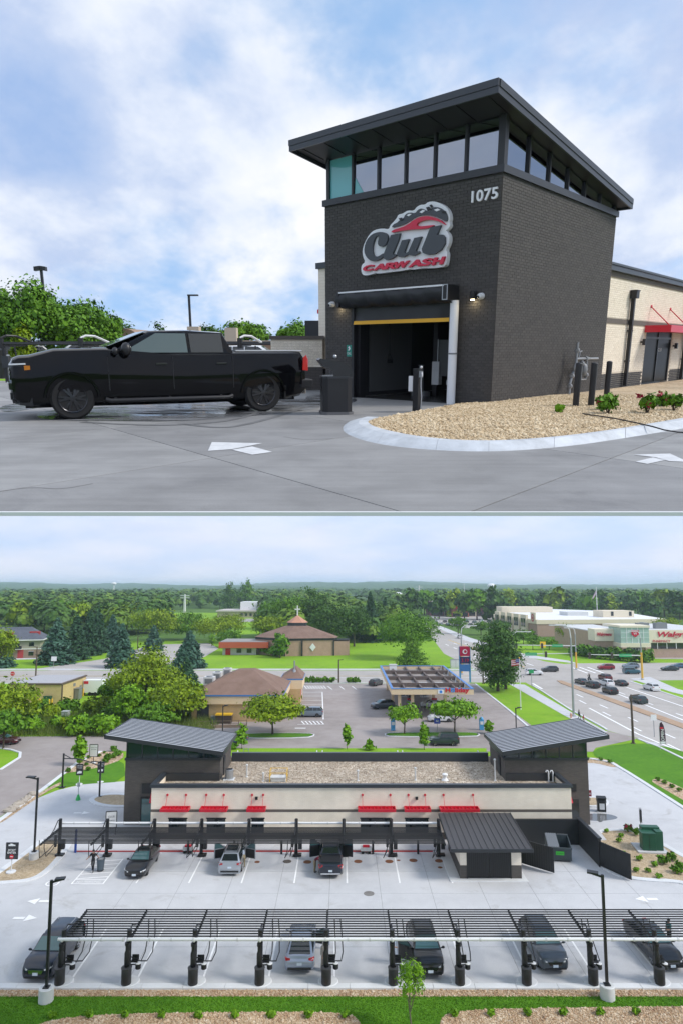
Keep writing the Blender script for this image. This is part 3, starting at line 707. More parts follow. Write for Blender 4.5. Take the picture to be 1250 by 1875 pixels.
sheet('main_road', px([(600, 1113), (640, 1100), (658, 1103), (700, 1125), (799, 1145), (835, 1163), (897, 1186), (1000, 1212), (1060, 1220), (1153, 1246), (1250, 1279), (1500, 1350), (1500, 1500), (1350, 1430), (1250, 1388), (1168, 1352), (1140, 1346), (1111, 1338), (1044, 1301), (990, 1266), (960, 1249), (870, 1227), (812, 1197), (790, 1168), (770, 1145), (650, 1118)]), 0.016, ASPHG)
sheet('gas_station_lot', px([(240, 1376), (330, 1330), (545, 1252), (868, 1252), (1000, 1349), (1111, 1339), (1168, 1353), (1090, 1370), (1085, 1377)]), 0.022, ASPH)
sheet('side_road', px([(-300, 1700), (0, 1497), (79, 1443), (143, 1394), (215, 1376), (420, 1376), (420, 1345), (-100, 1351), (-300, 1370), (-100, 1374), (0, 1372), (34, 1377), (36, 1386), (0, 1411), (-200, 1500)]), 0.028, ASPH)
sheet('church_parking', px([(60, 1226), (190, 1207), (260, 1186), (300, 1180), (386, 1178), (400, 1188), (375, 1203), (330, 1216), (210, 1224), (110, 1229)]), 0.014, ASPHG)
sheet('sidewalk', px([(930, 1252), (960, 1254), (1048, 1306), (1112, 1341), (1098, 1343), (1035, 1312)]), 0.03, CONC)
sheet('sidewalk', px([(1174, 1357), (1200, 1360), (1260, 1396), (1400, 1470), (1400, 1480), (1260, 1408), (1205, 1372)]), 0.03, CONC)
sheet('sidewalk', px([(-100, 1226.3), (870, 1226.3), (870, 1224.8), (-100, 1224.8)]), 0.03, CONC)
sheet('sidewalk', px([(800, 1150), (850, 1173), (960, 1204), (1060, 1216), (1040, 1210), (960, 1198), (860, 1168), (805, 1146)]), 0.03, CONC)
sheet('sidewalk', px([(1153, 1243), (1190, 1240), (1240, 1262), (1400, 1300), (1400, 1308), (1230, 1268)]), 0.03, CONC)
sheet('store_parking', px([(786, 1127), (985, 1127), (990, 1150), (905, 1152), (850, 1150), (800, 1140)]), 0.012, ASPHG)
sheet('pharmacy_parking', px([(1040, 1166), (1140, 1186), (1400, 1186), (1400, 1208), (1215, 1207), (1120, 1203), (1062, 1190)]), 0.012, ASPHG)
def stripe(mb, a, b, w, z=0.036):
 a, b = Vector((a[0], a[1], 0)), Vector((b[0], b[1], 0)); d = (b - a).normalized(); n = Vector((-d.y, d.x, 0)) * w / 2
 mb.add([(p.x, p.y, z) for p in (a - n, b - n, b + n, a + n)], [(0, 1, 2, 3)])
def dashes(mb, a, b, w=0.35, on=4.0, gap=9.0):
 a, b = gp(*a), gp(*b); L = (b - a).length; d = (b - a) / L; s = 0
 while s < L: stripe(mb, a + d * s, a + d * min(L, s + on), w); s += on + gap
mb = MB()
for a, b in (((1060, 1283), (1300, 1402)), ((1055, 1272), (1300, 1381)), ((1105, 1245), (1300, 1311)), ((1130, 1267), (1300, 1330))):
 (dashes if a[0] != 1105 else (lambda m, p, q: stripe(m, gp(*p), gp(*q), 0.4)))(mb, a, b)
stripe(mb, gp(1078, 1297), gp(1168, 1345), 0.4); stripe(mb, gp(1168, 1345), gp(1300, 1400), 0.4)
stripe(mb, gp(1130, 1271), gp(1300, 1339), 0.4)
for a, b in (((815, 1180), (940, 1232)), ((830, 1178), (960, 1226)), ((850, 1178), (985, 1222))): dashes(mb, a, b, 0.45, 6, 9)
for x in (1045, 1060, 1075): stripe(mb, gp(x, 1222), gp(x + 30, 1233), 0.6)
stripe(mb, gp(975, 1252), gp(992, 1262), 0.6); stripe(mb, gp(880, 1236), gp(895, 1244), 0.6)
stripe(mb, gp(0, 1241), gp(880, 1241), 0.25)
tag(mb.build('road_markings', LINE), kind='structure')
mb = MB(); stripe(mb, gp(-50, 1238.6), gp(870, 1238.2), 0.3); stripe(mb, gp(820, 1172), gp(960, 1222), 0.5)
tag(mb.build('centre_line_markings', LINEY), kind='structure')
MED = groundmat('median_brick', (0.36, 0.24, 0.16), (0.45, 0.32, 0.22), None, 0.5, 2.0)
md = px([(1019, 1247), (1028, 1247), (1250, 1326), (1400, 1382), (1400, 1392), (1250, 1335), (1026, 1252)])
sheet('median_strip', md, 0.12, MED, thick=0.12)
sheet('median_strip', px([(862, 1186), (868, 1186), (940, 1213), (936, 1215)]), 0.12, MED, thick=0.12)
for pth in ([(870, 1253), (930, 1300), (985, 1347)], [(1111, 1337), (1100, 1330), (1044, 1300), (990, 1265), (975, 1256)], [(1168, 1354), (1205, 1368), (1250, 1390), (1340, 1432)], [(1153, 1248), (1250, 1280), (1400, 1322)],
   [(-80, 1227.2), (868, 1227.2)], [(-80, 1252), (330, 1252), (545, 1252), (640, 1251.5), (860, 1251.5)], [(0, 1411), (36, 1388), (37, 1379), (20, 1373.5), (0, 1371), (-60, 1371)]):
 kerb('kerb', [gp(*p) for p in pth], 0.2, 0.13)
LOT_Z = 0.034
lot = px([(-250, 1690), (0, 1508), (60, 1466), (105, 1448), (150, 1437), (235, 1431), (245, 1380), (1080, 1392), (1118, 1398), (1150, 1417), (1180, 1436), (1250, 1482), (1420, 1590), (1420, 1811), (-250, 1811)])
lot_base = sheet('parking_lot', lot, LOT_Z, CONC)
PX0, PDX, PN = -17.05, 4.03, 12                # posts of the near row
NY, BYP = 43.0, 61.9
joint_base = sheet('joint_bed', [(-21.08, 42.82), (27.4, 42.82), (27.4, 62.5), (-21.08, 62.5)], LOT_Z + 0.004, JOINT, kind=None, parent=lot_base)
xs = [-21.1 + PDX * k for k in range(13)]; xs[-1] = 27.4; ys = [42.8, 46.9, 50.7, 54.6, 58.6, 62.5]
for i in range(len(xs) - 1):
 for j in range(len(ys) - 1):
  g = 0.012; SP((xs[i] + g, ys[j] + g, LOT_Z - 0.08), (xs[i + 1] - g, ys[j + 1] - g, LOT_Z + 0.012 + rnd.uniform(-0.002, 0.002))).build('concrete_slab', CONC, lot_base)
TOPZ = LOT_Z + 0.018
for k in range(22):
 x = -27 + k * 2.5
 tag(SP((x, 42.2, -0.1), (x + 2.485, 42.68, 0.16)).build('kerb', CONCB, bevel=0.02), kind='structure')
sheet('mulch_bed', [(-40, 41.4), (40, 41.4), (40, 42.3), (-40, 42.3)], 0.040, MULCH)
sheet('turf', [(-40, 34.0), (40, 34.0), (40, 41.55), (-40, 41.55)], 0.046, GRASSD)
bedL = smoothed([(-17.6, 35), (-17.4, 38.9), (-14.5, 39.95), (-4, 40.15), (0.0, 40.1), (1.2, 39.5), (1.2, 35)], 2)
bedR = smoothed([(5.3, 35), (5.2, 39.2), (6.3, 40.3), (12, 40.5), (24, 40.7), (36, 40.8), (36, 35)], 2)
sheet('mulch_bed', [(p.x, p.y) for p in bedL], 0.052, MULCH); sheet('mulch_bed', [(p.x, p.y) for p in bedR], 0.052, MULCH)
def chips(name, region, n, size, cols, z, seed, parent=None, deck=False):
 g = np.random.default_rng(seed); x0, x1, y0, y1, test = region; P = []
 while len(P) < n:
  q = g.uniform([x0, y0], [x1, y1], (n * 2, 2)); P += [p for p in q if test is None or test(p[0], p[1])]
 P = np.array(P[:n]); base = np.array([(1, 0, 0), (-1, 0, 0), (0, 1, 0), (0, -1, 0), (0, 0, 1), (0, 0, -1)], float)
 fc = np.array([(0, 2, 4), (2, 1, 4), (1, 3, 4), (3, 0, 4), (2, 0, 5), (1, 2, 5), (3, 1, 5), (0, 3, 5)])
 s = (size * g.lognormal(0, 0.35, n))[:, None, None]; sc = g.uniform(0.55, 1.25, (n, 1, 3)) * np.array([1, 1, 0.62]); jit = g.normal(0, 0.18, (n, 6, 3))
 V = (base[None] + jit) * sc * s; a = g.uniform(0, 6.28, n); c, sn = np.cos(a)[:, None], np.sin(a)[:, None]
 X = V[..., 0] * c - V[..., 1] * sn; Y = V[..., 0] * sn + V[..., 1] * c; V = np.stack([X, Y, V[..., 2]], -1)
 V += np.concatenate([P, np.full((n, 1), z)], 1)[:, None]
 Fq = fc[None] + (np.arange(n) * 6)[:, None, None]
 o = link(name, np_mesh(name, V.reshape(-1, 3), Fq.reshape(-1, 3), cols, 3), parent); tag(o, kind='stuff'); return o
CHIPM = leafmat('rock_chip', (0.30, 0.17, 0.10), (0.52, 0.37, 0.23), (0.75, 0.64, 0.50), 1.0)
def inpoly(P):
 P = [(p[0], p[1]) for p in P]
 def f(x, y):
  r = False
  for i in range(len(P)):
   (a, b), (c, d) = P[i], P[i - 1]
   if (b > y) != (d > y) and x < (c - a) * (y - b) / (d - b) + a: r = not r
  return r
 return f
chips('rock_mulch', (-19, 1.4, 38.6, 40.3, inpoly(bedL)), 8000, 0.05, CHIPM, 0.06, 1)
chips('rock_mulch', (5, 21, 38.6, 40.9, inpoly(bedR)), 8000, 0.05, CHIPM, 0.06, 2)
chips('rock_mulch', (-23, 23, 41.55, 42.2, None), 7000, 0.045, CHIPM, 0.05, 3)
def blades(name, x0, x1, y0, y1, n, h, m, seed, test=None, z=0.046):
 g = np.random.default_rng(seed); P = g.uniform([x0, y0], [x1, y1], (n, 2))
 if test: P = np.array([p for p in P if test(*p)])
 n = len(P); a = g.uniform(0, 6.28, n); w = 0.03; hh = h * g.uniform(0.5, 1.3, n); d = np.stack([np.cos(a), np.sin(a)], 1); lean = g.normal(0, 0.4, (n, 2)) * hh[:, None]
 V = np.zeros((n, 3, 3)); V[:, 0, :2] = P - d * w; V[:, 1, :2] = P + d * w; V[:, 2, :2] = P + lean; V[:, :2, 2] = z; V[:, 2, 2] = z + hh
 o = link(name, np_mesh(name, V.reshape(-1, 3), np.arange(3 * n).reshape(n, 3), m, 3)); tag(o, kind='stuff'); return o
BLADE = leafmat('grass_blade', (0.04, 0.14, 0.005), (0.085, 0.22, 0.008), (0.14, 0.30, 0.015), 1.2)
notbed = lambda x, y: not inL(x, y) and not inR(x, y)
inL, inR = inpoly(bedL), inpoly(bedR)
blades('grass', -22, 22, 38.8, 41.6, 50000, 0.04, BLADE, 5, notbed)
MARK_G = 'painted parking bay lines'
def mark(name, polys, label=None, m=LINE, z=None):
 mb = MB()
 for P in polys:
  P = [(p[0], p[1]) for p in P]
  a = sum(P[i][0] * P[(i + 1) % len(P)][1] - P[(i + 1) % len(P)][0] * P[i][1] for i in range(len(P)))
  if a < 0: P = P[::-1]
  mb.add([(p[0], p[1], z or TOPZ) for p in P], [tuple(range(len(P)))])
 o = mb.build(name, m); tag(o, kind='structure'); return o
for k in range(11):
 x = PX0 + PDX * k + 0.42
 mark('bay_line', [[(x, 43.5), (x + 0.13, 43.5), (x + 0.13, 49.3), (x, 49.3)]])
BX0, BDX = (109 - 625) / 1200 * 58.9, 4.285
for k in range(2, 9):
 x = BX0 + BDX * k; mark('bay_line', [[(x, 56.4), (x + 0.13, 56.4), (x + 0.13, 61.6), (x, 61.6)]])
hx0, hx1, hy0, hy1 = gp(128, 1622).x, gp(184, 1624).x, 56.2, 61.2
P = []
for x in (hx0, hx1): P.append([(x, hy0), (x + 0.12, hy0), (x + 0.12, hy1), (x, hy1)])
for y in (hy0, hy0 + 0.75): P.append([(hx0 + .12, y), (hx1, y), (hx1, y + 0.12), (hx0 + .12, y + 0.12)])
for k in range(5):
 y = hy0 + 0.9 + k * 0.85; P.append([(hx0 + .13, y), (hx1 - .01, y + 0.45), (hx1 - .01, y + 0.59), (hx0 + .13, y + 0.14)])
mark('access_hatching', P)
tag(text_on('no_parking_lettering', 'NO PARKING', ((hx0 + 0.35, hy0 + 0.24, TOPZ), (1, 0, 0), (0, 1, 0), (0, 0, 1)), LINE, None, width=hx1 - hx0 - 0.6, height=0.36, extr=0.001), kind='structure')
wc = gp(96, 1619); mb = MB(); cx, cy = wc.x, wc.y
for k in range(14):
 a0, a1 = math.pi * (0.75 + 1.35 * k / 14), math.pi * (0.75 + 1.35 * (k + 1) / 14)
 mb.add([(cx + r_ * math.cos(a), cy + r_ * math.sin(a), TOPZ) for r_, a in ((0.42, a0), (0.55, a0), (0.55, a1), (0.42, a1))][::-1], [(0, 1, 2, 3)])
for q in ([(0, .3), (.14, .3), (.14, 1.0), (0, 1.0)], [(.0, .3), (.5, .3), (.5, .42), (.0, .42)], [(.4, -.2), (.52, -.2), (.52, .36), (.4, .36)], [(.1, .65), (.45, .65), (.45, .75), (.1, .75)], [(-.02, 1.05), (.17, 1.05), (.17, 1.27), (-.02, 1.27)]):
 mb.add([(cx + a, cy + b, TOPZ + 0.003) for a, b in q], [(0, 1, 2, 3)])
tag(mb.build('wheelchair_marking', LINE), kind='structure')
def arrow(x, y, dx, L=1.75):
 c = gp(x, y); s = 1 if dx > 0 else -1; w = 0.5
 P = [(s * L / 2, 0), (s * 0.05, w), (s * 0.05, -w)]; Q = [(s * -0.05, 0.17), (s * -L / 2, 0.17), (s * -L / 2, -0.17), (s * -0.05, -0.17)]
 mark('arrow_marking', [[(c.x + a, c.y + b) for a, b in q] for q in (P, Q)])
arrow(46, 1683, 1); arrow(70, 1652, -1); arrow(1183, 1648, -1); arrow(150, 1490, 1)
DRAIN = mat('rusty_iron', (0.20, 0.075, 0.03), 0.8, var=0.4, scale=12); DRAIND = mat('dark_iron', (0.10, 0.085, 0.075), 0.8, var=0.3, scale=9)
for k, (x, y, r_, m) in enumerate(((655, 1579, 0.36, DRAIN), (526, 1579, 0.38, DRAIND), (471, 1580, 0.24, DRAIN), (563, 1580, 0.36, DRAIN), (712, 1579, 0.36, DRAIN), (756, 1577, 0.36, DRAIN), (803, 1578, 0.36, DRAIN), (805, 1590, 0.2, DRAIN), (729, 1577, 0.16, DRAIN), (675, 1638, 0.42, mat('grey_iron', (0.2, 0.19, 0.18), 0.7, var=0.2)))):
 p = gp(x, y); mb = LA([(r_, 0), (r_, 0.012), (r_ * 0.86, 0.018), (r_ * 0.82, 0.012), (0.02, 0.014)], 18, c=(p.x, p.y, TOPZ - 0.006))
 tag(mb.build('drain_cover', m), ['rusty round drain cover right of the navy pickup', 'dark rusty drain cover between the silver SUV and the pickup', 'small rusty cap beside the open door of the silver SUV', 'rusty drain cover under the pickup driver side door', 'rusty drain cover at the bay line with the red cart above', 'rusty drain cover in the last but one bay before the shed', 'rusty drain cover nearest the brick shed', 'small rusty cap below the drain cover by the shed', 'tiny rusty cap beside the bay line near the shed', 'large grey manhole cover in the aisle of the lot'][k], 'drain cover', 'drain covers in the wash lot')
RS = mat('red_hose_line', (0.5, 0.03, 0.03), 0.6)
tag(SP((BX0 + 1, 62.75, 0.03), (BX0 + 33.6, 62.9, 0.1)).build('kerb', RS), kind='structure')
sheet('sidewalk', [(-18, 62.95), (12, 62.95), (12, 65.4), (-18, 65.4)], 0.15, CONC, thick=0.15)
def bed(name, pts, z, m, n=2, kerbed=False, w=0.16, kh=0.13):
 P = smoothed(px(pts), n, True); o = sheet(name, P, z, m)
 if kerbed: kerb('kerb', P, w, kh, closed=True)
 return P
bed('turf', [(79, 1442), (108, 1419), (187, 1405), (226, 1390), (231, 1432), (150, 1437), (112, 1443)], 0.042, GRASSD, 1)
bed('mulch_bed', [(108, 1419), (130, 1402), (160, 1382), (187, 1377), (226, 1377), (226, 1391), (187, 1405), (150, 1412)], 0.048, MULCH, 1)
bed('gravel_bed', [(0, 1505), (60, 1461), (110, 1432), (112, 1438), (90, 1448), (50, 1475), (0, 1510)], 0.048, MULCH, 1)
isl = bed('gravel_bed', [(163, 1466), (185, 1457), (222, 1455), (260, 1462), (255, 1476), (215, 1479), (180, 1475)], 0.10, GRAV, 2, True, 0.3)
bl = bed('gravel_bed', [(-60, 1640), (0, 1598), (66, 1550), (76, 1540), (130, 1538), (118, 1562), (86, 1598), (55, 1615), (0, 1619), (-60, 1622)], 0.10, GRAV, 2, True, 0.28)
br = bed('gravel_bed', [(1084, 1550), (1090, 1524), (1140, 1520), (1175, 1530), (1216, 1549), (1260, 1576), (1400, 1640), (1330, 1640), (1250, 1616), (1170, 1613), (1120, 1602), (1092, 1578)], 0.10, GRAV, 2, True, 0.28)
sheet('pad', px([(1068, 1520), (1094, 1520), (1110, 1541), (1078, 1543)]), 0.14, CONC, thick=0.1)
bed('gravel_bed', [(1068, 1462), (1090, 1461), (1112, 1468), (1105, 1478), (1068, 1478)], 0.10, GRAV, 2, True, 0.25)
bed('turf', [(1083, 1374), (1130, 1363), (1200, 1362), (1300, 1392), (1420, 1440), (1420, 1580), (1300, 1505), (1250, 1477), (1180, 1431), (1140, 1409), (1118, 1396), (1090, 1388)], 0.042, GRASSD, 1)
bed('mulch_bed', [(1060, 1389), (1095, 1388), (1132, 1399), (1130, 1408), (1090, 1398), (1070, 1398)], 0.048, MULCH, 1)
bed('mulch_bed', [(1190, 1430), (1206, 1425), (1250, 1444), (1330, 1490), (1330, 1510), (1250, 1466), (1205, 1440)], 0.048, MULCH, 1)
kerb('kerb', px([(1080, 1390), (1118, 1397), (1150, 1416), (1180, 1435), (1250, 1480), (1420, 1589)]), 0.25, 0.13)
kerb('kerb', px([(-200, 1642), (0, 1503), (79, 1446), (143, 1397), (185, 1377)]), 0.25, 0.13)
bed('lawn', [(400, 1371), (890, 1371), (890, 1385), (400, 1385)], 0.046, GRASSB, 0)
il = bed('lawn', [(440, 1348), (455, 1344), (565, 1344), (577, 1347), (560, 1352), (450, 1353)], 0.13, GRASSD, 1, True, 0.2)
ir = bed('lawn', [(703, 1346), (715, 1343), (860, 1342), (878, 1345), (870, 1350), (715, 1350)], 0.13, GRASSD, 1, True, 0.2)
mb = MB()
for y in (1268, 1275, 1283, 1291, 1299, 1308): stripe(mb, gp(547 + (y - 1268) * -.1, y), gp(590, y), 0.2)
stripe(mb, gp(590, 1268), gp(592, 1318), 0.2); stripe(mb, gp(552, 1321), gp(592, 1321), 0.2); stripe(mb, gp(545, 1327), gp(592, 1327), 0.2)
for k in range(6): stripe(mb, gp(552 + 7 * k, 1321), gp(558 + 7 * k, 1327), 0.2)
for k in range(8): stripe(mb, gp(557 + 5 * k, 1256), gp(562 + 5 * k, 1262), 0.2)
for x in (600, 622, 644): stripe(mb, gp(x, 1257), gp(x + 8, 1263), 0.2)
stripe(mb, gp(540, 1334), gp(560, 1334), 0.5)
tag(mb.build('parking_markings', LINE), kind='structure')
def hills():
 g = np.random.default_rng(4); nx, ny = 240, 34; X = np.linspace(-3400, 3400, nx); Yv = np.linspace(1500, 5200, ny)
 xx, yy = np.meshgrid(X, Yv); t_ = (yy - 1500) / 3700
 h = 52 * np.exp(-((xx / 2600) ** 2) * 0.2) * t_ ** 1.1 * (1 + 0.25 * np.sin(xx / 420 + 1) + 0.18 * np.sin(xx / 170 + yy / 300)) + g.normal(0, 2.2, xx.shape)
 h[0] = -1
 V = np.stack([xx, yy, h], -1).reshape(-1, 3); i = np.arange(nx * ny).reshape(ny, nx)
 Fq = np.stack([i[:-1, :-1], i[:-1, 1:], i[1:, 1:], i[1:, :-1]], -1).reshape(-1, 4)
 o = link('hills', np_mesh('hills', V, Fq, groundmat('wooded_hill', (0.03, 0.08, 0.02), (0.06, 0.13, 0.03), None, 0.012, 0.05, 1.0, 0.12, 1.0, 0.35))); tag(o, kind='structure')
hills()
# ================================================================== the long wash building in the middle of the lot
def brickmat(name, c1, c2, mortar, sx=1.0, bw=0.4, rh=0.1, bumpv=0.2):
 m, t, p = newmat(name); L = t.links.new
 tc = N(t, 'ShaderNodeTexCoord'); s = N(t, 'ShaderNodeSeparateXYZ'); L(tc.outputs['Object'], s.inputs[0])
 c = N(t, 'ShaderNodeCombineXYZ'); L(mathn(t, 'ADD', s.outputs[0], s.outputs[1]), c.inputs[0]); L(s.outputs[2], c.inputs[1])
 b = N(t, 'ShaderNodeTexBrick', i_Scale=1.0); b.inputs['Brick Width'].default_value = bw; b.inputs['Row Height'].default_value = rh; b.inputs['Mortar Size'].default_value = 0.008
 b.inputs['Color1'].default_value = (*c1, 1); b.inputs['Color2'].default_value = (*c2, 1); b.inputs['Mortar'].default_value = (*mortar, 1); L(c.outputs[0], b.inputs['Vector'])
 n = N(t, 'ShaderNodeTexNoise', i_Scale=0.8, i_Detail=5.0); L(tc.outputs['Object'], n.inputs['Vector'])
 r = ramp(t, [(0.3, (0.92, 0.92, 0.92)), (0.7, (1.05, 1.05, 1.05))]); L(n.outputs['Fac'], r.inputs[0])
 L(mixc(t, 1.0, b.outputs['Color'], r.outputs[0], 'MULTIPLY'), p.inputs['Base Color']); p.inputs['Roughness'].default_value = 0.8
 return m
CREAM = brickmat('cream_brick', (0.90, 0.80, 0.66), (0.93, 0.84, 0.71), (0.84, 0.74, 0.61))
DBRICK = brickmat('charcoal_brick', (0.082, 0.072, 0.066), (0.10, 0.088, 0.080), (0.066, 0.06, 0.055))
TAUPE = mat('taupe_band', (0.13, 0.11, 0.095), 0.8, var=0.1)
wash = thing('car_wash_building', 'long cream brick car wash with a dark slant-roofed tower at each end, seen from above', 'building', (0, 0, 0))
FY, BYW, WX0, WX1, WZ = 65.5, 77.0, -18.2, 22.0, 5.15
def part(name, a, b, m, parent=None, bev=0.0): return SP(a, b).build(name, m, parent or wash, bevel=bev)
part('wall', (WX0, FY, 0), (WX1, FY + 0.3, 2.62), CREAM); part('wall', (WX0, FY, 2.86), (WX1, FY + 0.3, 4.85), CREAM)
part('brick_band', (WX0, FY - 0.015, 2.62), (WX1, FY + 0.3, 2.86), TAUPE); part('wall_base', (WX0, FY - 0.02, 0), (WX1, FY - 0.002, 0.75), DBRICK)
for x in (WX0, WX1 - 0.3): part('wall', (x, FY + 0.302, 0), (x + 0.3, BYW, 4.85), CREAM)
part('wall', (WX0, BYW, 0), (WX1, BYW + 0.3, 4.85), CREAM)
for a, b in (((WX0 - 0.12, FY - 0.12, 4.85), (WX1 + 0.12, FY + 0.34, 5.17)), ((WX0 - 0.12, FY + 0.342, 4.85), (WX0 + 0.34, 69.6, 5.17)), ((WX1 - 0.34, FY + 0.342, 4.85), (WX1 + 0.12, 69.6, 5.17)), ((-12.4, BYW - 0.1, 4.2), (16.6, BYW + 0.4, 5.3))): part('parapet_cap', a, b, NAVYM, bev=0.02)
part('roof', (WX0 + 0.34, FY + 0.34, 4.0), (WX1 - 0.34, BYW - 0.1, 4.35), ROOFG)
for x0, x1 in ((WX0 + 0.34, -12.4), (16.7, WX1 - 0.34)): part('parapet_lining', (x0, 69.45, 4.36), (x1, 69.58, 5.1), CHAR)
chips('roof_gravel', (-12.0, 16.3, 66.0, 76.6, None), 9000, 0.06, leafmat('ballast_stone', (0.20, 0.155, 0.115), (0.46, 0.37, 0.28), (0.70, 0.62, 0.52), 1.0), 4.36, 9, wash)
TGL = mat('tower_glass', (0.010, 0.026, 0.030), 0.05, spec=0.9)
SEAM = mat('standing_seam', (0.66, 0.69, 0.74), 0.45, 0.1); SEAMD = mat('seam_rib', (0.05, 0.055, 0.068), 0.45, 0.2)  # pale pans and dark ribs paint in the seams' lit and shaded stripes
def tower(x0, x1, hi_left, y0=69.6, y1=76.4):
 sill = 6.35; zh, zl = 9.0, 7.35
 for a, b in (((x0, y0, 0), (x1, y0 + 0.3, sill)), ((x0, y1 - 0.3, 0), (x1, y1, sill)), ((x0, y0 + 0.302, 0), (x0 + 0.3, y1 - 0.302, sill)), ((x1 - 0.3, y0 + 0.302, 0), (x1, y1 - 0.302, sill))): part('tower_wall', a, b, DBRICK)
 part('tower_sill', (x0 - 0.08, y0 - 0.08, sill), (x1 + 0.08, y1 + 0.08, sill + 0.22), CHAR)
 ex = 1.2; rx0, rx1 = x0 - (1.9 if hi_left else 0.4), x1 + (0.4 if hi_left else 1.9)
 zr = lambda x: zh + (zl - zh) * ((x - rx0) / (rx1 - rx0) if hi_left else (rx1 - x) / (rx1 - rx0))
 # clerestory glass, pane by pane, with mullions
 n = 6
 for yy, sgn in ((y0 + 0.04, -1), (y1 - 0.04, 1)):
  for k in range(n):
   a = x0 + 0.1 + (x1 - x0 - 0.2) * k / n; b = x0 + 0.1 + (x1 - x0 - 0.2) * (k + 1) / n
   P = [(a + 0.05, yy, sill + 0.22), (b - 0.05, yy, sill + 0.22), (b - 0.05, yy, zr(b) - 0.32), (a + 0.05, yy, zr(a) - 0.32)]
   EX(P, (0, 0.03 * -sgn, 0)).build('window', TGL, wash)
   part('mullion', (a - 0.045, yy - 0.06, sill + 0.22), (a + 0.045, yy + 0.06, zr(a) - 0.3), CHAR)
  part('mullion', (x1 - 0.16, yy - 0.06, sill + 0.22), (x1 - 0.04, yy + 0.06, zr(x1) - 0.3), CHAR)
 for xx in (x0 + 0.05, x1 - 0.05):
  for k in range(4):
   a = y0 + 0.1 + (y1 - y0 - 0.2) * k / 4; b = y0 + 0.1 + (y1 - y0 - 0.2) * (k + 1) / 4
   SP((xx - 0.015, a + 0.05, sill + 0.22), (xx + 0.015, b - 0.05, zr(xx) - 0.32)).build('window', TGL, wash)
 ry0, ry1 = y0 - 0.9, y1 + 0.9
 EX([(rx0, ry0, zr(rx0) - 0.32), (rx1, ry0, zr(rx1) - 0.32), (rx1, ry0, zr(rx1)), (rx0, ry0, zr(rx0))], (0, ry1 - ry0, 0)).build('roof', NAVYM, wash)
 for (a, b) in (((rx0 - 0.03, ry0 - 0.05), (rx1 + 0.03, ry0 + 0.03)), ((rx0 - 0.03, ry1 - 0.03), (rx1 + 0.03, ry1 + 0.05))):
  EX([(a[0], a[1], zr(a[0]) - 0.33), (b[0], a[1], zr(b[0]) - 0.33), (b[0], a[1], zr(b[0]) + 0.07), (a[0], a[1], zr(a[0]) + 0.07)], (0, b[1] - a[1], 0)).build('fascia', CHAR, wash)
 for xx in (rx0 - 0.06, rx1 + 0.01): SP((xx, ry0 - 0.05, zr(xx) - 0.33), (xx + 0.05, ry1 + 0.05, zr(xx) + 0.07)).build('fascia', CHAR, wash)
 n = 15; w = (ry1 - ry0 - 0.1) / n; me = None
 for k in range(n):
  y = ry0 + 0.05 + k * w
  if me is None:
   mb = MB()
   mb.ext([(rx0 + 0.02, 0.012, zr(rx0) + 0.004), (rx1 - 0.02, 0.012, zr(rx1) + 0.004), (rx1 - 0.02, 0.012, zr(rx1) + 0.03), (rx0 + 0.02, 0.012, zr(rx0) + 0.03)], (0, w * 0.56, 0))
   mb.ext([(rx0 + 0.02, w * 0.6, zr(rx0) + 0.004), (rx1 - 0.02, w * 0.6, zr(rx1) + 0.004), (rx1 - 0.02, w * 0.6, zr(rx1) + 0.075), (rx0 + 0.02, w * 0.6, zr(rx0) + 0.075)], (0, w * 0.38, 0), 1)
   me = mb.mesh('roof_panel', [SEAM, SEAMD])
  link('roof_panel', me, wash, loc=(0, y, 0))
tower(-22.1, -12.4, True); tower(16.7, 25.2, False)
part('door_frame', (-20.4, 69.5, 0), (-19.0, 69.598, 2.75), BLK); d = part('door', (-20.25, 69.46, 0.05), (-19.15, 69.52, 2.6), GLASSG)
part('vent_grille', (-20.3, 69.52, 3.1), (-19.35, 69.598, 4.1), BLK)
part('door', (23.1, 69.52, 0), (24.1, 69.598, 2.5), GLASS); part('vent_grille', (22.9, 69.52, 3.3), (23.9, 69.598, 4.0), BLK)
part('roof_door', (-12.42 + 0.02, 71.4, 4.36), (-12.3, 72.3, 6.2), CHAR); part('roof_door', (16.6, 71.4, 4.36), (16.68, 72.3, 6.2), CHAR)
for x0, x1 in ((-20.6, -18.25), (22.15, 23.4)):
 EX([(x0 if x0 > 0 else x1, 69.55, 2.95), (x0 if x0 > 0 else x1, 68.3, 2.55), (x0 if x0 > 0 else x1, 69.55, 3.9)][::1], ((0.95 if x0 > 0 else -0.95), 0, 0)).build('awning', RED, wash)
for x0, x1 in ((308, 341), (378, 412), (460, 483), (660, 715), (742, 784)):
 a, b = (x0 - 625) / 1200 * 62.3, (x1 - 625) / 1200 * 62.3
 w_ = part('window', (a, FY - 0.03, 0.75), (b, FY + 0.05, 2.0), GLASS); part('window_frame', (a - 0.07, FY - 0.05, 2.0), (b + 0.07, FY - 0.001, 2.1), BLK, w_)
 k = int((b - a) / 0.9) + 1
 for i in range(1, k): part('glazing_bar', (a + (b - a) * i / k - 0.03, FY - 0.045, 0.76), (a + (b - a) * i / k + 0.03, FY - 0.031, 1.99), BLK, w_)
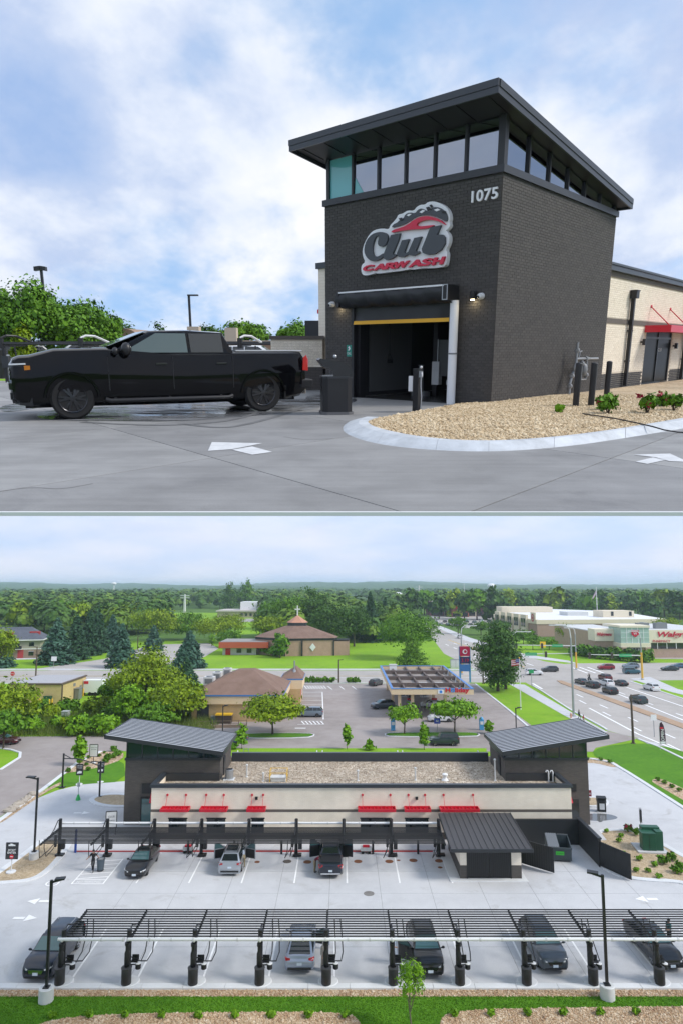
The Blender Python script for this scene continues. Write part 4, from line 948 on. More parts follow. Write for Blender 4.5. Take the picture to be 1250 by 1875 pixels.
for x0, x1 in ((294, 346), (366, 416), (452, 486), (655, 724), (740, 788), (805, 877)):
 a, b = (x0 - 625) / 1200 * 62.0, (x1 - 625) / 1200 * 62.0; z = 2.92
 mb = MB(); y0 = FY - 1.0
 mb.span((a, y0, z), (b, y0 + 0.06, z + 0.26)).span((a, FY - 0.08, z), (b, FY - 0.02, z + 0.26)).span((a, y0 + 0.061, z), (a + 0.06, FY - 0.081, z + 0.26)).span((b - 0.06, y0 + 0.061, z), (b, FY - 0.081, z + 0.26)).span((a + 0.061, y0 + 0.061, z), (b - 0.061, FY - 0.081, z + 0.05))
 w_ = mb.build('awning', RED, wash)
 for x in (a + 0.45, b - 0.45) if b - a > 2.2 else (a + 0.4, b - 0.3):
  BA((x, y0 + 0.2, z + 0.2), (x, FY - 0.02, z + 1.25), 0.035).lathe([(0.11, -0.05), (0.11, 0)], 10, c=(x, FY - 0.0, z + 1.27), axis='y').build('awning_rod', RED, w_)
 for k in range(int((b - a) / 0.35)): SP((a + 0.1 + k * 0.35, y0 + 0.062, z + 0.052), (a + 0.16 + k * 0.35, FY - 0.082, z + 0.16)).build('awning_slat', RED, w_)
for x, z in ((470, 1461), (762, 1461)):
 p = atY(x, z, FY); part('wall_lamp', (p.x - 0.12, FY - 0.2, p.z - 0.15), (p.x + 0.12, FY - 0.001, p.z + 0.1), BLK)
def roofthing(name, label, cat, x, y): p = gp(x, y, 4.36); return thing(name, label, cat, (p.x, p.y, 4.36))
t = roofthing('condenser_unit', 'round silver condenser on the gravel roof beside the left tower', 'air conditioner', 420, 1427)
LA([(0.42, 0), (0.42, 0.95), (0.36, 0.98)], 16).build('casing', STEEL, t, smooth=40); LA([(0.34, 0.985), (0.30, 1.03), (0.05, 1.0)], 14).build('fan_grille', BLK, t)
MB().box((0, 0, 0.02), (1.1, 1.1, 0.1)).build('pad', CONCB, t)
t = roofthing('roof_hatch', 'roof hatch inside a yellow safety rail on the gravel roof', 'roof hatch', 510, 1430)
MB().box((0, 0, 0.18), (1.5, 0.8, 0.36)).build('curb', WHT2, t, bevel=0.03); MB().box((0, 0, 0.4), (1.6, 0.9, 0.08)).build('lid', WHT2, t)
for z in (0.55, 1.05):
 BA((-0.85, 0.75, z), (0.85, 0.75, z), 0.05).bar((-0.85, -0.5, z), (-0.85, 0.75, z), 0.05).bar((0.85, -0.5, z), (0.85, 0.75, z), 0.05).build('rail', YEL, t)
for x, y in ((-.85, .75), (.85, .75), (-.85, -.5), (.85, -.5)): BA((x, y, 0), (x, y, 1.1), 0.05).build('post', YEL, t)
for x, y, h, lb in ((452, 1423, 1.1, 'white vent pipe on the roof right of the silver condenser'), (482, 1431, 0.7, 'short grey vent pipe on the roof left of the yellow rail'), (655, 1430, 0.9, 'short white vent pipe on the middle of the roof'), (760, 1429, 1.1, 'thin vent pipe on the roof between the middle and the tower'), (906, 1430, 2.0, 'tall white vent pipe standing against the right tower')):
 t = roofthing('vent_pipe', lb, 'vent pipe', x, y); t['group'] = 'vent pipes on the car wash roof'
 TU([(0, 0, 0), (0, 0, h)], 0.08, 8).build('pipe', WHT2, t); LA([(0.16, 0), (0.09, 0.1)], 10).build('flashing', WHT2, t); LA([(0.12, h), (0.14, h + 0.12), (0.02, h + 0.2)], 10).build('cowl', WHT2, t)
t = roofthing('roof_vent', 'squat white roof vent near the right tower', 'roof vent', 814, 1429); LA([(0.38, 0), (0.2, 0.2), (0.2, 0.45)], 12).build('base', WHT, t); LA([(0.3, 0.5), (0.3, 0.6), (0.04, 0.72)], 12).build('cap', WHT, t)
for x, lb in ((1004, 'bent white gooseneck pipe, left of the pair in the right roof corner'), (1012, 'bent white gooseneck pipe, right of the pair in the right roof corner')):
 t = roofthing('gooseneck_pipe', lb, 'vent pipe', x, 1431); TU([(0, 0, 0), (0, 0, 0.9), (-0.08, 0, 1.05), (-0.2, 0, 1.05), (-0.27, 0, 0.9)], 0.07, 8).build('pipe', WHT, t, smooth=50); LA([(0.14, 0), (0.09, 0.08)], 10).build('flashing', WHT2, t)
t = roofthing('roof_ladder', 'small grey ladder over the rear parapet beside the left tower', 'ladder', 450, 1393)
for s in (-.3, .3): BA((s, 0, 0), (s, 0.4, 1.3), 0.05).build('stile', STEEL, t)
for k in range(4): BA((-.3, 0.08 + k * .09, 0.25 + k * .3), (.3, 0.08 + k * .09, 0.25 + k * .3), 0.04).build('rung', STEEL, t)
for k, x in enumerate((414, 434, 580, 590, 728, 737, 876)):
 t = roofthing('overflow_pipe', f'white curved pipe over the rear parapet, {ORD[k]} from the left', 'pipe', x, 1394); t['group'] = 'pipes over the rear parapet'
 TU([(0, 0, 0), (0, 0.2, 0.9), (0, 0.5, 1.02), (0, 0.75, 0.9)], 0.06, 6).build('pipe', WHT2, t); LA([(0.12, 0), (0.08, 0.08)], 8).build('flashing', WHT2, t)
def canopy(label, Y, X0, DX, n, sgn, z, zpost, sr, nsl, depth, endbay=0):
 c = thing('vacuum_canopy', label, 'canopy', (0, 0, 0))
 post = arm = slat = pipe = coup = None
 lean = 0
 for k in range(n):
  x = X0 + DX * k
  if post is None:
   post = TU([(0, 0, 0), (0, 0, zpost)], 0.15, 10).box((0, 0, 0.03), (0.6, 0.6, 0.06)).mesh('post', [BLK], 40)
   arm = BA((0, 0.1 * sgn, z - 0.12), (0, depth * sgn, z - 0.08), 0.1, 0.14).tube([(0, 0, zpost - 0.1), (0, 0.55 * sgn, zpost + 0.02), (0, 1.3 * sgn, z + 0.22), (0, 2.0 * sgn, z - 0.02)], 0.045, 6).mesh('arm', [BLK])
  link('post', post, c, loc=(x, Y, 0)); link('arm', arm, c, loc=(x, Y, 0))
  if k < n - 1 + endbay:
   L = DX
   if slat is None:
    slat = TU([(-0.02, 0, 0), (L - 0.03, 0, 0)], sr, 6).mesh('slat', [BLK], 60)
    pipe = TU([(0.0, 0, 0), (L - 0.01, 0, 0)], 0.095, 10).mesh('suction_pipe', [WHT], 50)
    coup = LA([(0.115, -0.05), (0.115, 0.05)], 10, axis='x').mesh('coupling', [WHT2])
   for j in range(nsl): link('slat', slat, c, loc=(x, Y + sgn * (0.25 + (depth - 0.3) * j / (nsl - 1)), z + 0.03))
   q = link('suction_pipe', pipe, c, loc=(x - (0.25 if k == 0 else 0), Y - sgn * 0.26, zpost - 0.45))
   for u in (0.33, 0.66, 0.99): link('coupling', coup, q, loc=(L * u, 0, 0))
 return c
canopy('near vacuum canopy of black slats with a white pipe, across the bottom of the lot', NY, PX0, PDX, PN, 1, 2.5, 3.05, 0.04, 12, 3.65, 0)
canopy('far black vacuum canopy of round slats in front of the cream wall', BYP, BX0, BDX * 0.993, 9, -1, 2.5, 3.2, 0.046, 13, 3.9, 0)
HOSEM = mat('black_hose', (0.014, 0.014, 0.016), 0.5)
def station_proto(sgn, far):
 t = thing('vacuum_station', 'x', 'vacuum', (0, 0, 0)); s = sgn
 if far:
  MB().box((0.36, -0.05, 1.0), (0.34, 0.3, 0.75)).build('control_box', BLK, t, bevel=0.03); MB().box((0.36, -0.21, 1.45), (0.3, 0.02, 0.12)).build('control_panel', GREYM, t)
  MB().box((-0.36, 0.05, 1.25), (0.22, 0.2, 1.0)).build('filter_case', BLK, t, bevel=0.04)
  MB().box((0.15, -0.1, 0.16), (0.7, 0.5, 0.16)).build('foot_plate', BLK, t)
  for a, b in ((-1.05, -2.9), (-0.5, -2.6)):
   TU([(a * 0.5, b, 2.4), (a * 0.55, b + 0.15, 1.5), (a * 0.8, b + 0.9, 0.62), (a * 0.5, b + 1.9, 0.85), (-0.15, -0.22, 1.35)], 0.035, 6).build('hose', HOSEM, t, smooth=60)
 else:
  LA([(0.10, 0.95), (0.17, 1.05), (0.17, 1.75), (0.12, 1.9), (0.12, 2.15), (0.16, 2.2), (0.16, 2.35)], 12, c=(-0.02, -0.26, 0)).build('turbine', BLK, t, smooth=40)
  LA([(0.07, 2.42), (0.11, 2.48), (0.11, 2.56)], 10, c=(0, -0.26, 0)).build('pipe_joint', WHT2, t)
  MB().box((0.34, 0.15, 1.12), (0.42, 0.3, 0.07)).box((0.34, 0.3, 1.25), (0.42, 0.04, 0.3)).build('mat_rack', BLK, t)
  BA((0.12, 0.1, 1.35), (0.5, 0.25, 1.15), 0.05).bar((0, -0.15, 1.6), (0.05, -0.35, 1.3), 0.06).build('bracket', BLK, t)
  BA((0.1, 0.05, 0.95), (0.48, 0.05, 0.95), 0.05).build('bucket_arm', BLK, t)
  b = LA([(0.14, 0.72), (0.17, 0.75), (0.17, 1.02)], 14, c=(0.58, 0.05, 0)).build('bucket', BLK, t, smooth=40); LA([(0.175, 1.021), (0.175, 1.05), (0.02, 1.07)], 14, c=(0.58, 0.05, 0)).build('bucket_lid', WHT, b)
  for k, a in enumerate((0.52, 0.95)):
   TU([(a * 0.9, 2.6, 2.42), (a, 2.4, 1.6), (a * 1.08, 1.6, 0.9), (a * 0.95, 0.8, 0.68 + 0.1 * k), (0.42, 0.35, 1.0), (0.2, 0.2, 1.15)], 0.035, 6).build('hose', HOSEM, t, smooth=60)
  LA([(0.62, 0.0), (0.62, 0.12), (0.58, 0.15)], 22, c=(0.12, -0.12, 0)).build('footing', CONCB, t)
 return t
def bin_proto():
 t = thing('litter_bin', 'x', 'litter bin', (0, 0, 0))
 LA([(0.29, 0), (0.30, 0.02), (0.30, 0.86), (0.28, 0.9)], 18).build('drum', mat('bin_black', (0.018, 0.018, 0.02), 0.5), t, smooth=40); LA([(0.315, 0.86), (0.325, 0.92), (0.16, 0.96), (0.145, 0.94), (0.14, 0.90)], 18).build('lid', mat('bin_lid_black', (0.035, 0.035, 0.038), 0.45), t, smooth=30)
 return t
sp = bp = None
for k in range(PN):
 x = PX0 + PDX * k; lab = f'black vacuum station with a small white-lidded bucket, {ORD[k]} from the left of the near canopy'
 if sp is None: sp = station_proto(1, False); bp = bin_proto(); s_, b_ = sp, bp
 else: s_, b_ = tree_copy(sp), tree_copy(bp)
 s_.location = (x, NY, LOT_Z); tag(s_, lab, None, 'vacuum stations under the near canopy')
 b_.location = (x + 0.02, NY - 0.42, LOT_Z + 0.15); tag(b_, f'black round litter bin under the near canopy, {ORD[k]} from the left', None, 'litter bins under the near canopy')
 if k % 3 == 1: s_.scale = (1, 0.97, 1.02)
sp = None
for k in range(9):
 x = BX0 + BDX * 0.993 * k; lab = f'black vacuum station with hanging hoses, {ORD[k]} from the left under the far canopy'
 if sp is None: sp = station_proto(-1, True); s_ = sp
 else: s_ = tree_copy(sp)
 s_.location = (x, BYP - 0.05, LOT_Z); tag(s_, lab, None, 'vacuum stations under the far canopy')
bol = None
for k, x in enumerate((516, 346, 430, 601, 682, 764)):
 p = gp(x, 1562); lab = f'short black bollard between the posts of the far canopy, {["fourth", "second", "third", "fifth", "sixth", "seventh"][k]} bay'
 if k == 0:
  bol = thing('bollard', lab, 'bollard', (p.x, 62.3, LOT_Z), 0, 'bollards under the far canopy'); TU([(0, 0, 0), (0, 0, 1.1)], 0.1, 10).build('tube', BLK, bol); MB().ball((0, 0, 1.1), 0.1, 5).build('cap', BLK, bol)
 else: tree_copy(bol, (p.x, 62.3, LOT_Z), label=lab)
p = gp(138, 1562); t = thing('sign_post', 'plain blue post under the left end of the far canopy', 'post', (p.x, p.y, LOT_Z)); TU([(0, 0, 0), (0, 0, 1.9)], 0.11, 10).build('tube', mat('blue_paint', (0.012, 0.06, 0.32), 0.4), t, smooth=40); MB().ball((0, 0, 1.9), 0.11, 5).build('cap', MATS['blue_paint'], t)
p = gp(355, 1545); 
t = thing('utility_cart', 'white and red cart standing under the third bay of the far canopy', 'cart', (p.x, 62.6, LOT_Z))
SP((-0.45, -0.25, 0.25), (0.45, 0.25, 0.55)).build('tray', WHT2, t); SP((-0.3, -0.2, 0.56), (0.3, 0.2, 0.66)).build('load', RED, t); BA((0.5, 0, 0.3), (0.75, 0, 0.95), 0.04).build('handle', BLK, t)
for x in (-.3, .3): LA([(0.12, -0.28), (0.12, 0.28)], 10, c=(x, 0, 0.12), axis='y').build('wheel', RUB, t)
t = thing('utility_cart', 'white and red cart standing under the bay right of the pickup', 'cart', (gp(668, 1545).x, 62.5, LOT_Z))
SP((-0.5, -0.25, 0.25), (0.5, 0.25, 0.55)).build('tray', WHT2, t); SP((-0.3, -0.2, 0.56), (0.3, 0.2, 0.66)).build('load', RED, t); BA((0.5, 0, 0.3), (0.75, 0, 0.95), 0.04).build('handle', BLK, t)
for x in (-.3, .3): LA([(0.12, -0.28), (0.12, 0.28)], 10, c=(x, 0, 0.12), axis='y').build('wheel', RUB, t)
sx0, sx1 = gp(842, 1612).x, gp(955, 1612).x; sy0, sy1 = gp(900, 1612).y, 63.2
shed = thing('equipment_shed', 'cream and dark brick shed with black double doors under a lean-to metal roof', 'shed', ((sx0 + sx1) / 2, sy0, 0))
hw_ = (sx1 - sx0) / 2; dp = sy1 - sy0
def sp_(name, a, b, m, bev=0.0, par=None): return SP(a, b).build(name, m, par or shed, bevel=bev)
sp_('slab', (-hw_ - 0.9, -0.5, 0), (hw_ + 0.4, dp + 0.2, 0.12), CONCB, 0.03)
for a, b in (((-hw_, 0, .12), (-1.95, .3, 1.15)), ((1.55 + .12, 0, .12), (hw_, .3, 1.15)), ((-hw_, .302, .12), (-hw_ + .3, dp, 1.15)), ((hw_ - .3, .302, .12), (hw_, dp, 1.15)), ((-hw_ + .302, dp - .3, .12), (hw_ - .302, dp, 1.15))): sp_('wall_base', a, b, DBRICK)
for a, b in (((-hw_ + .01, 0.01, 1.15), (-1.95, .3, 2.2)), ((1.67, 0.01, 1.15), (hw_ - .01, .3, 2.2)), ((-hw_ + .01, .302, 1.15), (-hw_ + .3, dp, 2.75)), ((hw_ - .3, .302, 1.15), (hw_ - .01, dp, 2.75)), ((-hw_ + .302, dp - .3, 1.15), (hw_ - .302, dp, 2.75))): sp_('wall', a, b, CREAM)
for s, (a, b) in enumerate(((-1.9, -0.14), (-0.12, 1.62))):
 d = sp_('door', (a, 0.02, 0.16), (b, 0.1, 2.2), BLK)
 for k in range(10): sp_('door_rib', (a + 0.06 + k * (b - a - .1) / 10, -0.012, 0.2), (a + 0.12 + k * (b - a - .1) / 10, 0.019, 2.16), BLK, 0, d)
sp_('door_frame', (-1.99, -0.03, 0.12), (-1.905, 0.14, 2.3), BLK); sp_('door_frame', (1.625, -0.03, 0.12), (1.70, 0.14, 2.3), BLK); sp_('door_frame', (-1.99, -0.03, 2.3), (1.70, 0.14, 2.42), BLK)
sp_('header', (-hw_ + 0.05, 0.1, 2.42), (hw_ - 0.05, .3, 2.55), CHAR)
RBR = mat('seamed_brown_metal', (0.075, 0.070, 0.072), 0.4, 0.4)
ya, yb, za, zb_ = -0.75, dp + 0.15, 2.75, 3.25
EX([(-hw_ - 0.85, ya, za - 0.05), (hw_ + 0.75, ya, za - 0.05), (hw_ + 0.75, yb, zb_ - 0.05), (-hw_ - 0.85, yb, zb_ - 0.05)], (0, 0, -0.2)).build('roof', CHAR, shed)
sp_('gutter', (-hw_ - 0.9, ya - 0.14, za - 0.28), (hw_ + 0.8, ya - 0.002, za + 0.0), CHAR, 0.02)
n = 13; W_ = (2 * hw_ + 1.56) / n; me = EX([(0.02, ya, za - 0.04), (W_ - 0.05, ya, za - 0.04), (W_ - 0.05, yb, zb_ - 0.04), (0.02, yb, zb_ - 0.04)], (0, 0, 0.03)).ext([(W_ - 0.05, ya, za - 0.04), (W_, ya, za - 0.04), (W_, yb, zb_ - 0.04), (W_ - 0.05, yb, zb_ - 0.04)], (0, 0, 0.09)).mesh('roof_panel', [RBR])
for k in range(n): link('roof_panel', me, shed, loc=(-hw_ - 0.83 + k * W_, 0, 0))
GBLK = mat('gate_black', (0.016, 0.018, 0.021), 0.5)
enc = thing('bin_enclosure', 'black walled bin enclosure with its two gates swung open, right of the brick shed', 'enclosure', (0, 0, 0))
ex0, ex1, eyb = gp(944, 1585).x + 0.2, gp(1052, 1540).x, 64.4
SP((ex0 + 0.1, eyb, 0), (ex1 + 0.2, eyb + 0.25, 2.3)).build('wall', GBLK, enc); SP((ex1, 59.6, 0), (ex1 + 0.25, eyb - 0.002, 2.3)).build('wall', GBLK, enc); SP((ex0 + 0.1, 60.2, 0), (ex0 + 0.35, eyb - 0.002, 2.3)).build('wall', CREAM, enc)
SP((ex1 - 0.05, 59.5, 2.302), (ex1 + 0.3, eyb + 0.3, 2.42)).build('coping', CHAR, enc); SP((ex0 + 0.05, 60.1, 2.302), (ex0 + 0.4, eyb + 0.3, 2.42)).build('coping', CHAR, enc)
for (x, y, a, L_) in ((ex0 + 0.3, 60.1, -42, 3.0), (ex1 + 0.1, 59.5, -62, 3.1)):
 g_ = SP((0, -0.04, 0.15), (L_, 0.04, 2.15)).build('gate', GBLK, enc, loc=(x, y, 0)); g_.rotation_euler = (0, 0, R(a))
 for k in range(14): SP((0.05 + k * L_ / 14, -0.065, 0.2), (0.12 + k * L_ / 14, -0.041, 2.1)).build('gate_rib', GBLK, g_)
 BA((0.1, 0.075, 0.25), (L_ - 0.1, 0.075, 2.05), 0.08, 0.06, up=(0, 1, 0)).build('brace', BLK, g_); SP((-0.1, -0.1, 0), (-0.005, 0.1, 2.35)).build('gate_post', BLK, g_)
p = gp(1014, 1566); t = thing('dumpster', 'dark slate dumpster with a green sticker, one lid open, in the black enclosure', 'dumpster', (p.x, 60.6, LOT_Z), R(-8))
SLT = mat('dumpster_paint', (0.045, 0.062, 0.072), 0.5, var=0.15)
EX([(-1.0, -0.05, 0.15), (-1.0, 1.5, 0.15), (-1.0, 1.5, 1.75), (-1.0, -0.25, 1.25)], (0.06, 0, 0)).ext([(0.94, -0.05, 0.15), (0.94, 1.5, 0.15), (0.94, 1.5, 1.75), (0.94, -0.25, 1.25)], (0.06, 0, 0)).ext([(-0.94, -0.05, 0.15), (0.94, -0.05, 0.15), (0.94, -0.25, 1.25), (-0.94, -0.25, 1.25)], (0, 0.05, 0)).span((-0.94, 1.44, 0.15), (0.94, 1.5, 1.75)).span((-0.94, 0.0, 0.15), (0.94, 1.44, 0.22)).build('body', SLT, t)
BA((-1.03, -0.28, 1.25), (1.03, -0.28, 1.25), 0.09).build('rim', SLT, t)
l = EX([(-1.0, -0.3, 1.3), (-0.05, -0.3, 1.3), (-0.05, 1.5, 1.8), (-1.0, 1.5, 1.8)], (0, 0, 0.05)).build('lid', GREYM, t)
for k in range(5): EX([(-0.92 + k * .19, -0.28, 1.352), (-0.82 + k * .19, -0.28, 1.352), (-0.82 + k * .19, 1.48, 1.852), (-0.92 + k * .19, 1.48, 1.852)], (0, 0, 0.03)).build('lid_rib', GREYM, l)
EX([(0.05, 1.5, 1.82), (1.0, 1.5, 1.82), (1.0, 1.75, 0.7), (0.05, 1.75, 0.7)], (0, 0.05, 0)).build('lid', GREYM, t)
EX([(-0.35, -0.155, 0.62), (0.35, -0.155, 0.62), (0.35, -0.215, 0.95), (-0.35, -0.215, 0.95)], (0, -0.02, 0)).build('sticker', mat('green_sticker', (0.05, 0.55, 0.05), 0.5), t)
text_on('sticker_lettering', 'NO PARKING', ((-0.28, -0.215, 0.74), (1, 0, 0), (0, -0.17, 0.98), (0, -0.98, -0.17)), BLK, t, width=0.56, extr=0.002)
for k in (-1, 1): SP((k * 1.06 - 0.05, 0.3, 0.9), (k * 1.06 + 0.05, 0.9, 1.1)).build('fork_pocket', SLT, t)
p = gp(1195, 1563); t = thing('transformer_cabinet', 'dark green transformer cabinet on a pad in the gravel bed', 'transformer', (p.x, p.y, 0.1), R(-6))
GRN = mat('utility_green', (0.012, 0.085, 0.045), 0.45)
SP((-1.35, -0.4, 0), (1.3, 1.9, 0.1)).build('pad', CONC, t); SP((-0.85, 0, 0.1), (0.35, 0.9, 1.55)).build('front_cabinet', GRN, t, bevel=0.03); SP((-0.6, 0.91, 0.1), (1.0, 1.6, 1.85)).build('tank', GRN, t, bevel=0.03); SP((0.36, 0.1, 0.1), (1.0, 0.9, 1.75)).build('side_cabinet', GRN, t, bevel=0.03)
SP((-0.9, -0.05, 1.552), (0.36, 0.95, 1.62)).build('lid', GRN, t); SP((-0.26, -0.015, 0.15), (-0.24, -0.001, 1.5)).build('door_seam', BLK, t)
def lamp_post(label, base, h, armdir, group, concrete=0.0, name='lamp_post', L_=0.75, dark=BLK):
 t = thing(name, label, 'lamp post', (base.x, base.y, base.z), 0, group)
 if concrete: LA([(0.42, -0.1), (0.42, concrete - 0.03), (0.39, concrete)], 20).build('footing', WHT2, t, smooth=40)
 z0 = concrete; MB().box((0, 0, z0 + 0.03), (0.34, 0.34, 0.06)).build('base_plate', dark, t)
 BA((0, 0, z0), (0, 0, h), 0.145).build('pole', dark, t)
 a = armdir
 hd = BA((a[0] * 0.05, a[1] * 0.05, h - 0.12), (a[0] * L_, a[1] * L_, h), 0.1).build('arm', dark, t)
 EX([(a[0] * L_ * 0.35 - a[1] * 0.24, a[1] * L_ * 0.35 + a[0] * 0.24, h), (a[0] * L_ * 0.35 + a[1] * 0.24, a[1] * L_ * 0.35 - a[0] * 0.24, h), (a[0] * L_ * 1.35 + a[1] * 0.24, a[1] * L_ * 1.35 - a[0] * 0.24, h + 0.02), (a[0] * L_ * 1.35 - a[1] * 0.24, a[1] * L_ * 1.35 + a[0] * 0.24, h + 0.02)], (0, 0, 0.09)).build('lamp_head', dark, t)
 return t
LG = 'black lamp posts of the wash lot'
lamp_post('tall black lamp post on a white concrete footing, bottom left before the dark SUV', Vector((gp(84, 1835).x, gp(84, 1835).y, 0)), 6.7, (0.75, 0.1), LG, 0.78)
lamp_post('tall black lamp post on a white concrete footing, bottom right by the grass strip', Vector((gp(1112, 1830).x, gp(1112, 1830).y, 0)), 6.9, (-0.8, 0.3), LG, 0.78)
lamp_post('black lamp post on a grey footing in the left gravel bed', Vector((gp(62, 1575).x, gp(62, 1575).y, 0)), 7.0, (-1, 0.05), LG, 0.7)
lamp_post('slender black lamp post beside the parking island behind the left tower', gp(407, 1370), 6.2, (0.8, 0), 'dark lamp posts of the petrol station lot')
lamp_post('dark lamp post half hidden behind the right tower roof', gp(945, 1350), 4.6, (0.9, 0), 'dark lamp posts of the petrol station lot')
SIGNW = mat('sign_white', (0.80, 0.81, 0.82), 0.5)
def wordsign(name, label, base, w, h, z0, lines, board=BLKG, ink=SIGNW, post=WHT2, frame=False, rz=0.0, foot=True, npost=1):
 t = thing(name, label, 'sign', (base.x, base.y, base.z), rz)
 for k in range(npost):
  x = 0 if npost == 1 else (-w / 2 + 0.08 if k == 0 else w / 2 - 0.08)
  TU([(x, 0.03, 0), (x, 0.03, z0 + h * 0.8)], 0.045, 8).build('post', post, t)
 if foot: LA([(0.4, 0), (0.4, 0.08), (0.3, 0.1)], 14).build('footing', CONCB, t)
 b = SP((-w / 2, -0.05, z0), (w / 2, 0.02, z0 + h)).build('board', board, t)
 if frame:
  for a, c in (((-w / 2, z0), (w / 2, z0)), ((-w / 2, z0 + h), (w / 2, z0 + h)), ((-w / 2, z0), (-w / 2, z0 + h)), ((w / 2, z0), (w / 2, z0 + h))): BA((a[0], -0.03, a[1]), (c[0], -0.03, c[1]), 0.07).build('frame', BLK, t)
 for (txt, u, v, ww, hh) in lines:
  text_on('lettering', txt, ((-w / 2 + u * w, -0.052, z0 + v * h), (1, 0, 0), (0, 0, 1), (0, -1, 0)), ink, b, width=ww * w, height=hh * h, extr=0.003, bold=0.01)
 return t, b
t, b = wordsign('do_not_enter_sign', 'black DO NOT ENTER sign with truck emblem in the left gravel bed', Vector((gp(20, 1600).x, gp(20, 1600).y, 0.1)), 1.05, 1.35, 1.05, [('DO NOT', 0.2, 0.50, 0.6, 0.11), ('ENTER', 0.16, 0.34, 0.68, 0.12)])
EX([(-0.3, -0.055, 2.12), (0.28, -0.055, 2.12), (0.28, -0.055, 2.22), (0.12, -0.055, 2.24), (0.02, -0.055, 2.31), (-0.16, -0.055, 2.31), (-0.18, -0.055, 2.24), (-0.3, -0.055, 2.24)], (0, -0.008, 0)).build('truck_emblem', SIGNW, b)
LA([(0.17, -0.062), (0.17, -0.052)], 18, c=(0, 0, 1.27), axis='y').build('red_disc', RED, b); SP((-0.11, -0.072, 1.245), (0.11, -0.064, 1.295)).build('white_bar', SIGNW, b)
gt = thing('clearance_gantry', 'black arched gantry of two posts over the left wash entrance drive', 'gantry', (0, 0, 0))
p0, p1 = gp(114, 1443), gp(182, 1460)
for p_, h_ in ((p0, 4.0), (p1, 4.0)):
 BA((p_.x, p_.y, 0), (p_.x, p_.y, h_), 0.16).build('post', BLK, gt); MB().box((p_.x, p_.y, 0.06), (0.6, 0.6, 0.1)).build('base_plate', BLK, gt)
d_ = (p1 - p0); ar = [p0 + d_ * u + Vector((0, 0, 3.2 + 0.5 * math.sin(math.pi * (0.12 + 0.76 * u)))) for u in [k / 8 for k in range(9)]]
TU(ar, 0.06, 6).build('arch_bar', BLK, gt); TU([p0 + Vector((0, 0, 3.9)), p0 + d_ * 0.25 + Vector((0, 0, 3.55))], 0.05, 6).build('brace', BLK, gt); TU([p1 + Vector((0, 0, 3.9)), p1 - d_ * 0.25 + Vector((0, 0, 3.75))], 0.05, 6).build('brace', BLK, gt)
for (x, y, lb, nm) in ((145, 1437, 'black menu sign with white print, left of the pair behind the gantry', 'OPEN'), (184, 1433, 'black menu sign with a white emblem, right of the pair behind the gantry', 'WASH')):
 q = gp(x, y); t, b = wordsign('menu_sign', lb, q, 0.85, 1.35, 1.1, [('CAR WASH', 0.1, 0.78, 0.8, 0.08), ('MEMBER', 0.15, 0.62, 0.7, 0.06)], BLKG)
 t['group'] = 'menu signs behind the gantry'; EX([(-0.3, -0.055, 1.3), (0.25, -0.055, 1.35), (0.3, -0.055, 1.55), (0.0, -0.055, 1.62), (-0.25, -0.055, 1.5)], (0, -0.01, 0)).build('emblem', SIGNW, b)
t, b = wordsign('notice_board', 'white notice board in a black frame standing in the rock bed behind the gantry', gp(171, 1398), 1.1, 1.6, 0.9, [('CLUB CAR WASH', 0.12, 0.72, 0.76, 0.07), ('NOW OPEN', 0.2, 0.55, 0.6, 0.08)], SIGNW, GREYM, BLK, True)
t, b = wordsign('a_frame_sign', 'glass-fronted sign in a black frame behind the far canopy by the left tower', Vector((gp(203, 1530).x, gp(203, 1530).y, LOT_Z)), 1.0, 1.5, 0.7, [('CLUB', 0.2, 0.62, 0.6, 0.12), ('UNLIMITED', 0.15, 0.4, 0.7, 0.07)], WHT2, GREYM, BLK, True, R(12), False, 2)
q = gp(143, 1466); t = thing('pay_marker', 'grey pole on a bright green foot standing in the left drive', 'marker post', (q.x, q.y, LOT_Z)); LA([(0.26, 0), (0.26, 0.12), (0.14, 0.45), (0.1, 0.6)], 14).build('foot', mat('bright_green', (0.03, 0.45, 0.10), 0.5), t, smooth=50); TU([(0, 0, 0.55), (0, 0, 1.6)], 0.04, 8).build('pole', STEEL, t); SP((-0.16, -0.02, 1.45), (0.16, 0.02, 1.9)).build('plate', STEEL, t)
q = gp(1077, 1475); t = thing('stop_sign', 'small red exit sign on a black post at the right wash door', 'sign', (q.x, q.y, 0.1)); BA((0, 0, 0), (0, 0, 0.75), 0.14).build('post', BLK, t); SP((-0.22, -0.1, 0.4), (0.22, 0.1, 0.72)).build('box', mat('tan_box', (0.4, 0.3, 0.2), 0.6), t); b = SP((-0.36, -0.05, 0.85), (0.36, 0.05, 1.5)).build('board', mat('dark_red', (0.22, 0.015, 0.03), 0.45), t); text_on('lettering', 'CLUB', ((-0.28, -0.052, 1.05), (1, 0, 0), (0, 0, 1), (0, -1, 0)), SIGNW, b, width=0.56, height=0.2, extr=0.003)
q = gp(1101, 1487); t = thing('waste_kiosk', 'black hooded waste kiosk with a white panel in the right drive', 'waste bin', (q.x, q.y, LOT_Z), R(-10)); SP((-0.42, -0.35, 0), (0.42, 0.35, 1.05)).build('cabinet', BLK, t, bevel=0.03); EX([(-0.46, -0.4, 1.05), (-0.46, 0.4, 1.05), (-0.46, 0.4, 1.45), (-0.46, 0.1, 1.6), (-0.46, -0.45, 1.5), (-0.46, -0.45, 1.4), (-0.46, -0.2, 1.35)], (0.92, 0, 0)).build('hood', BLK, t); SP((-0.26, -0.37, 0.3), (0.26, -0.351, 0.92)).build('panel', SIGNW, t); SP((-0.5, -0.43, 0), (0.5, 0.43, 0.05)).build('plinth', CONCB, t)
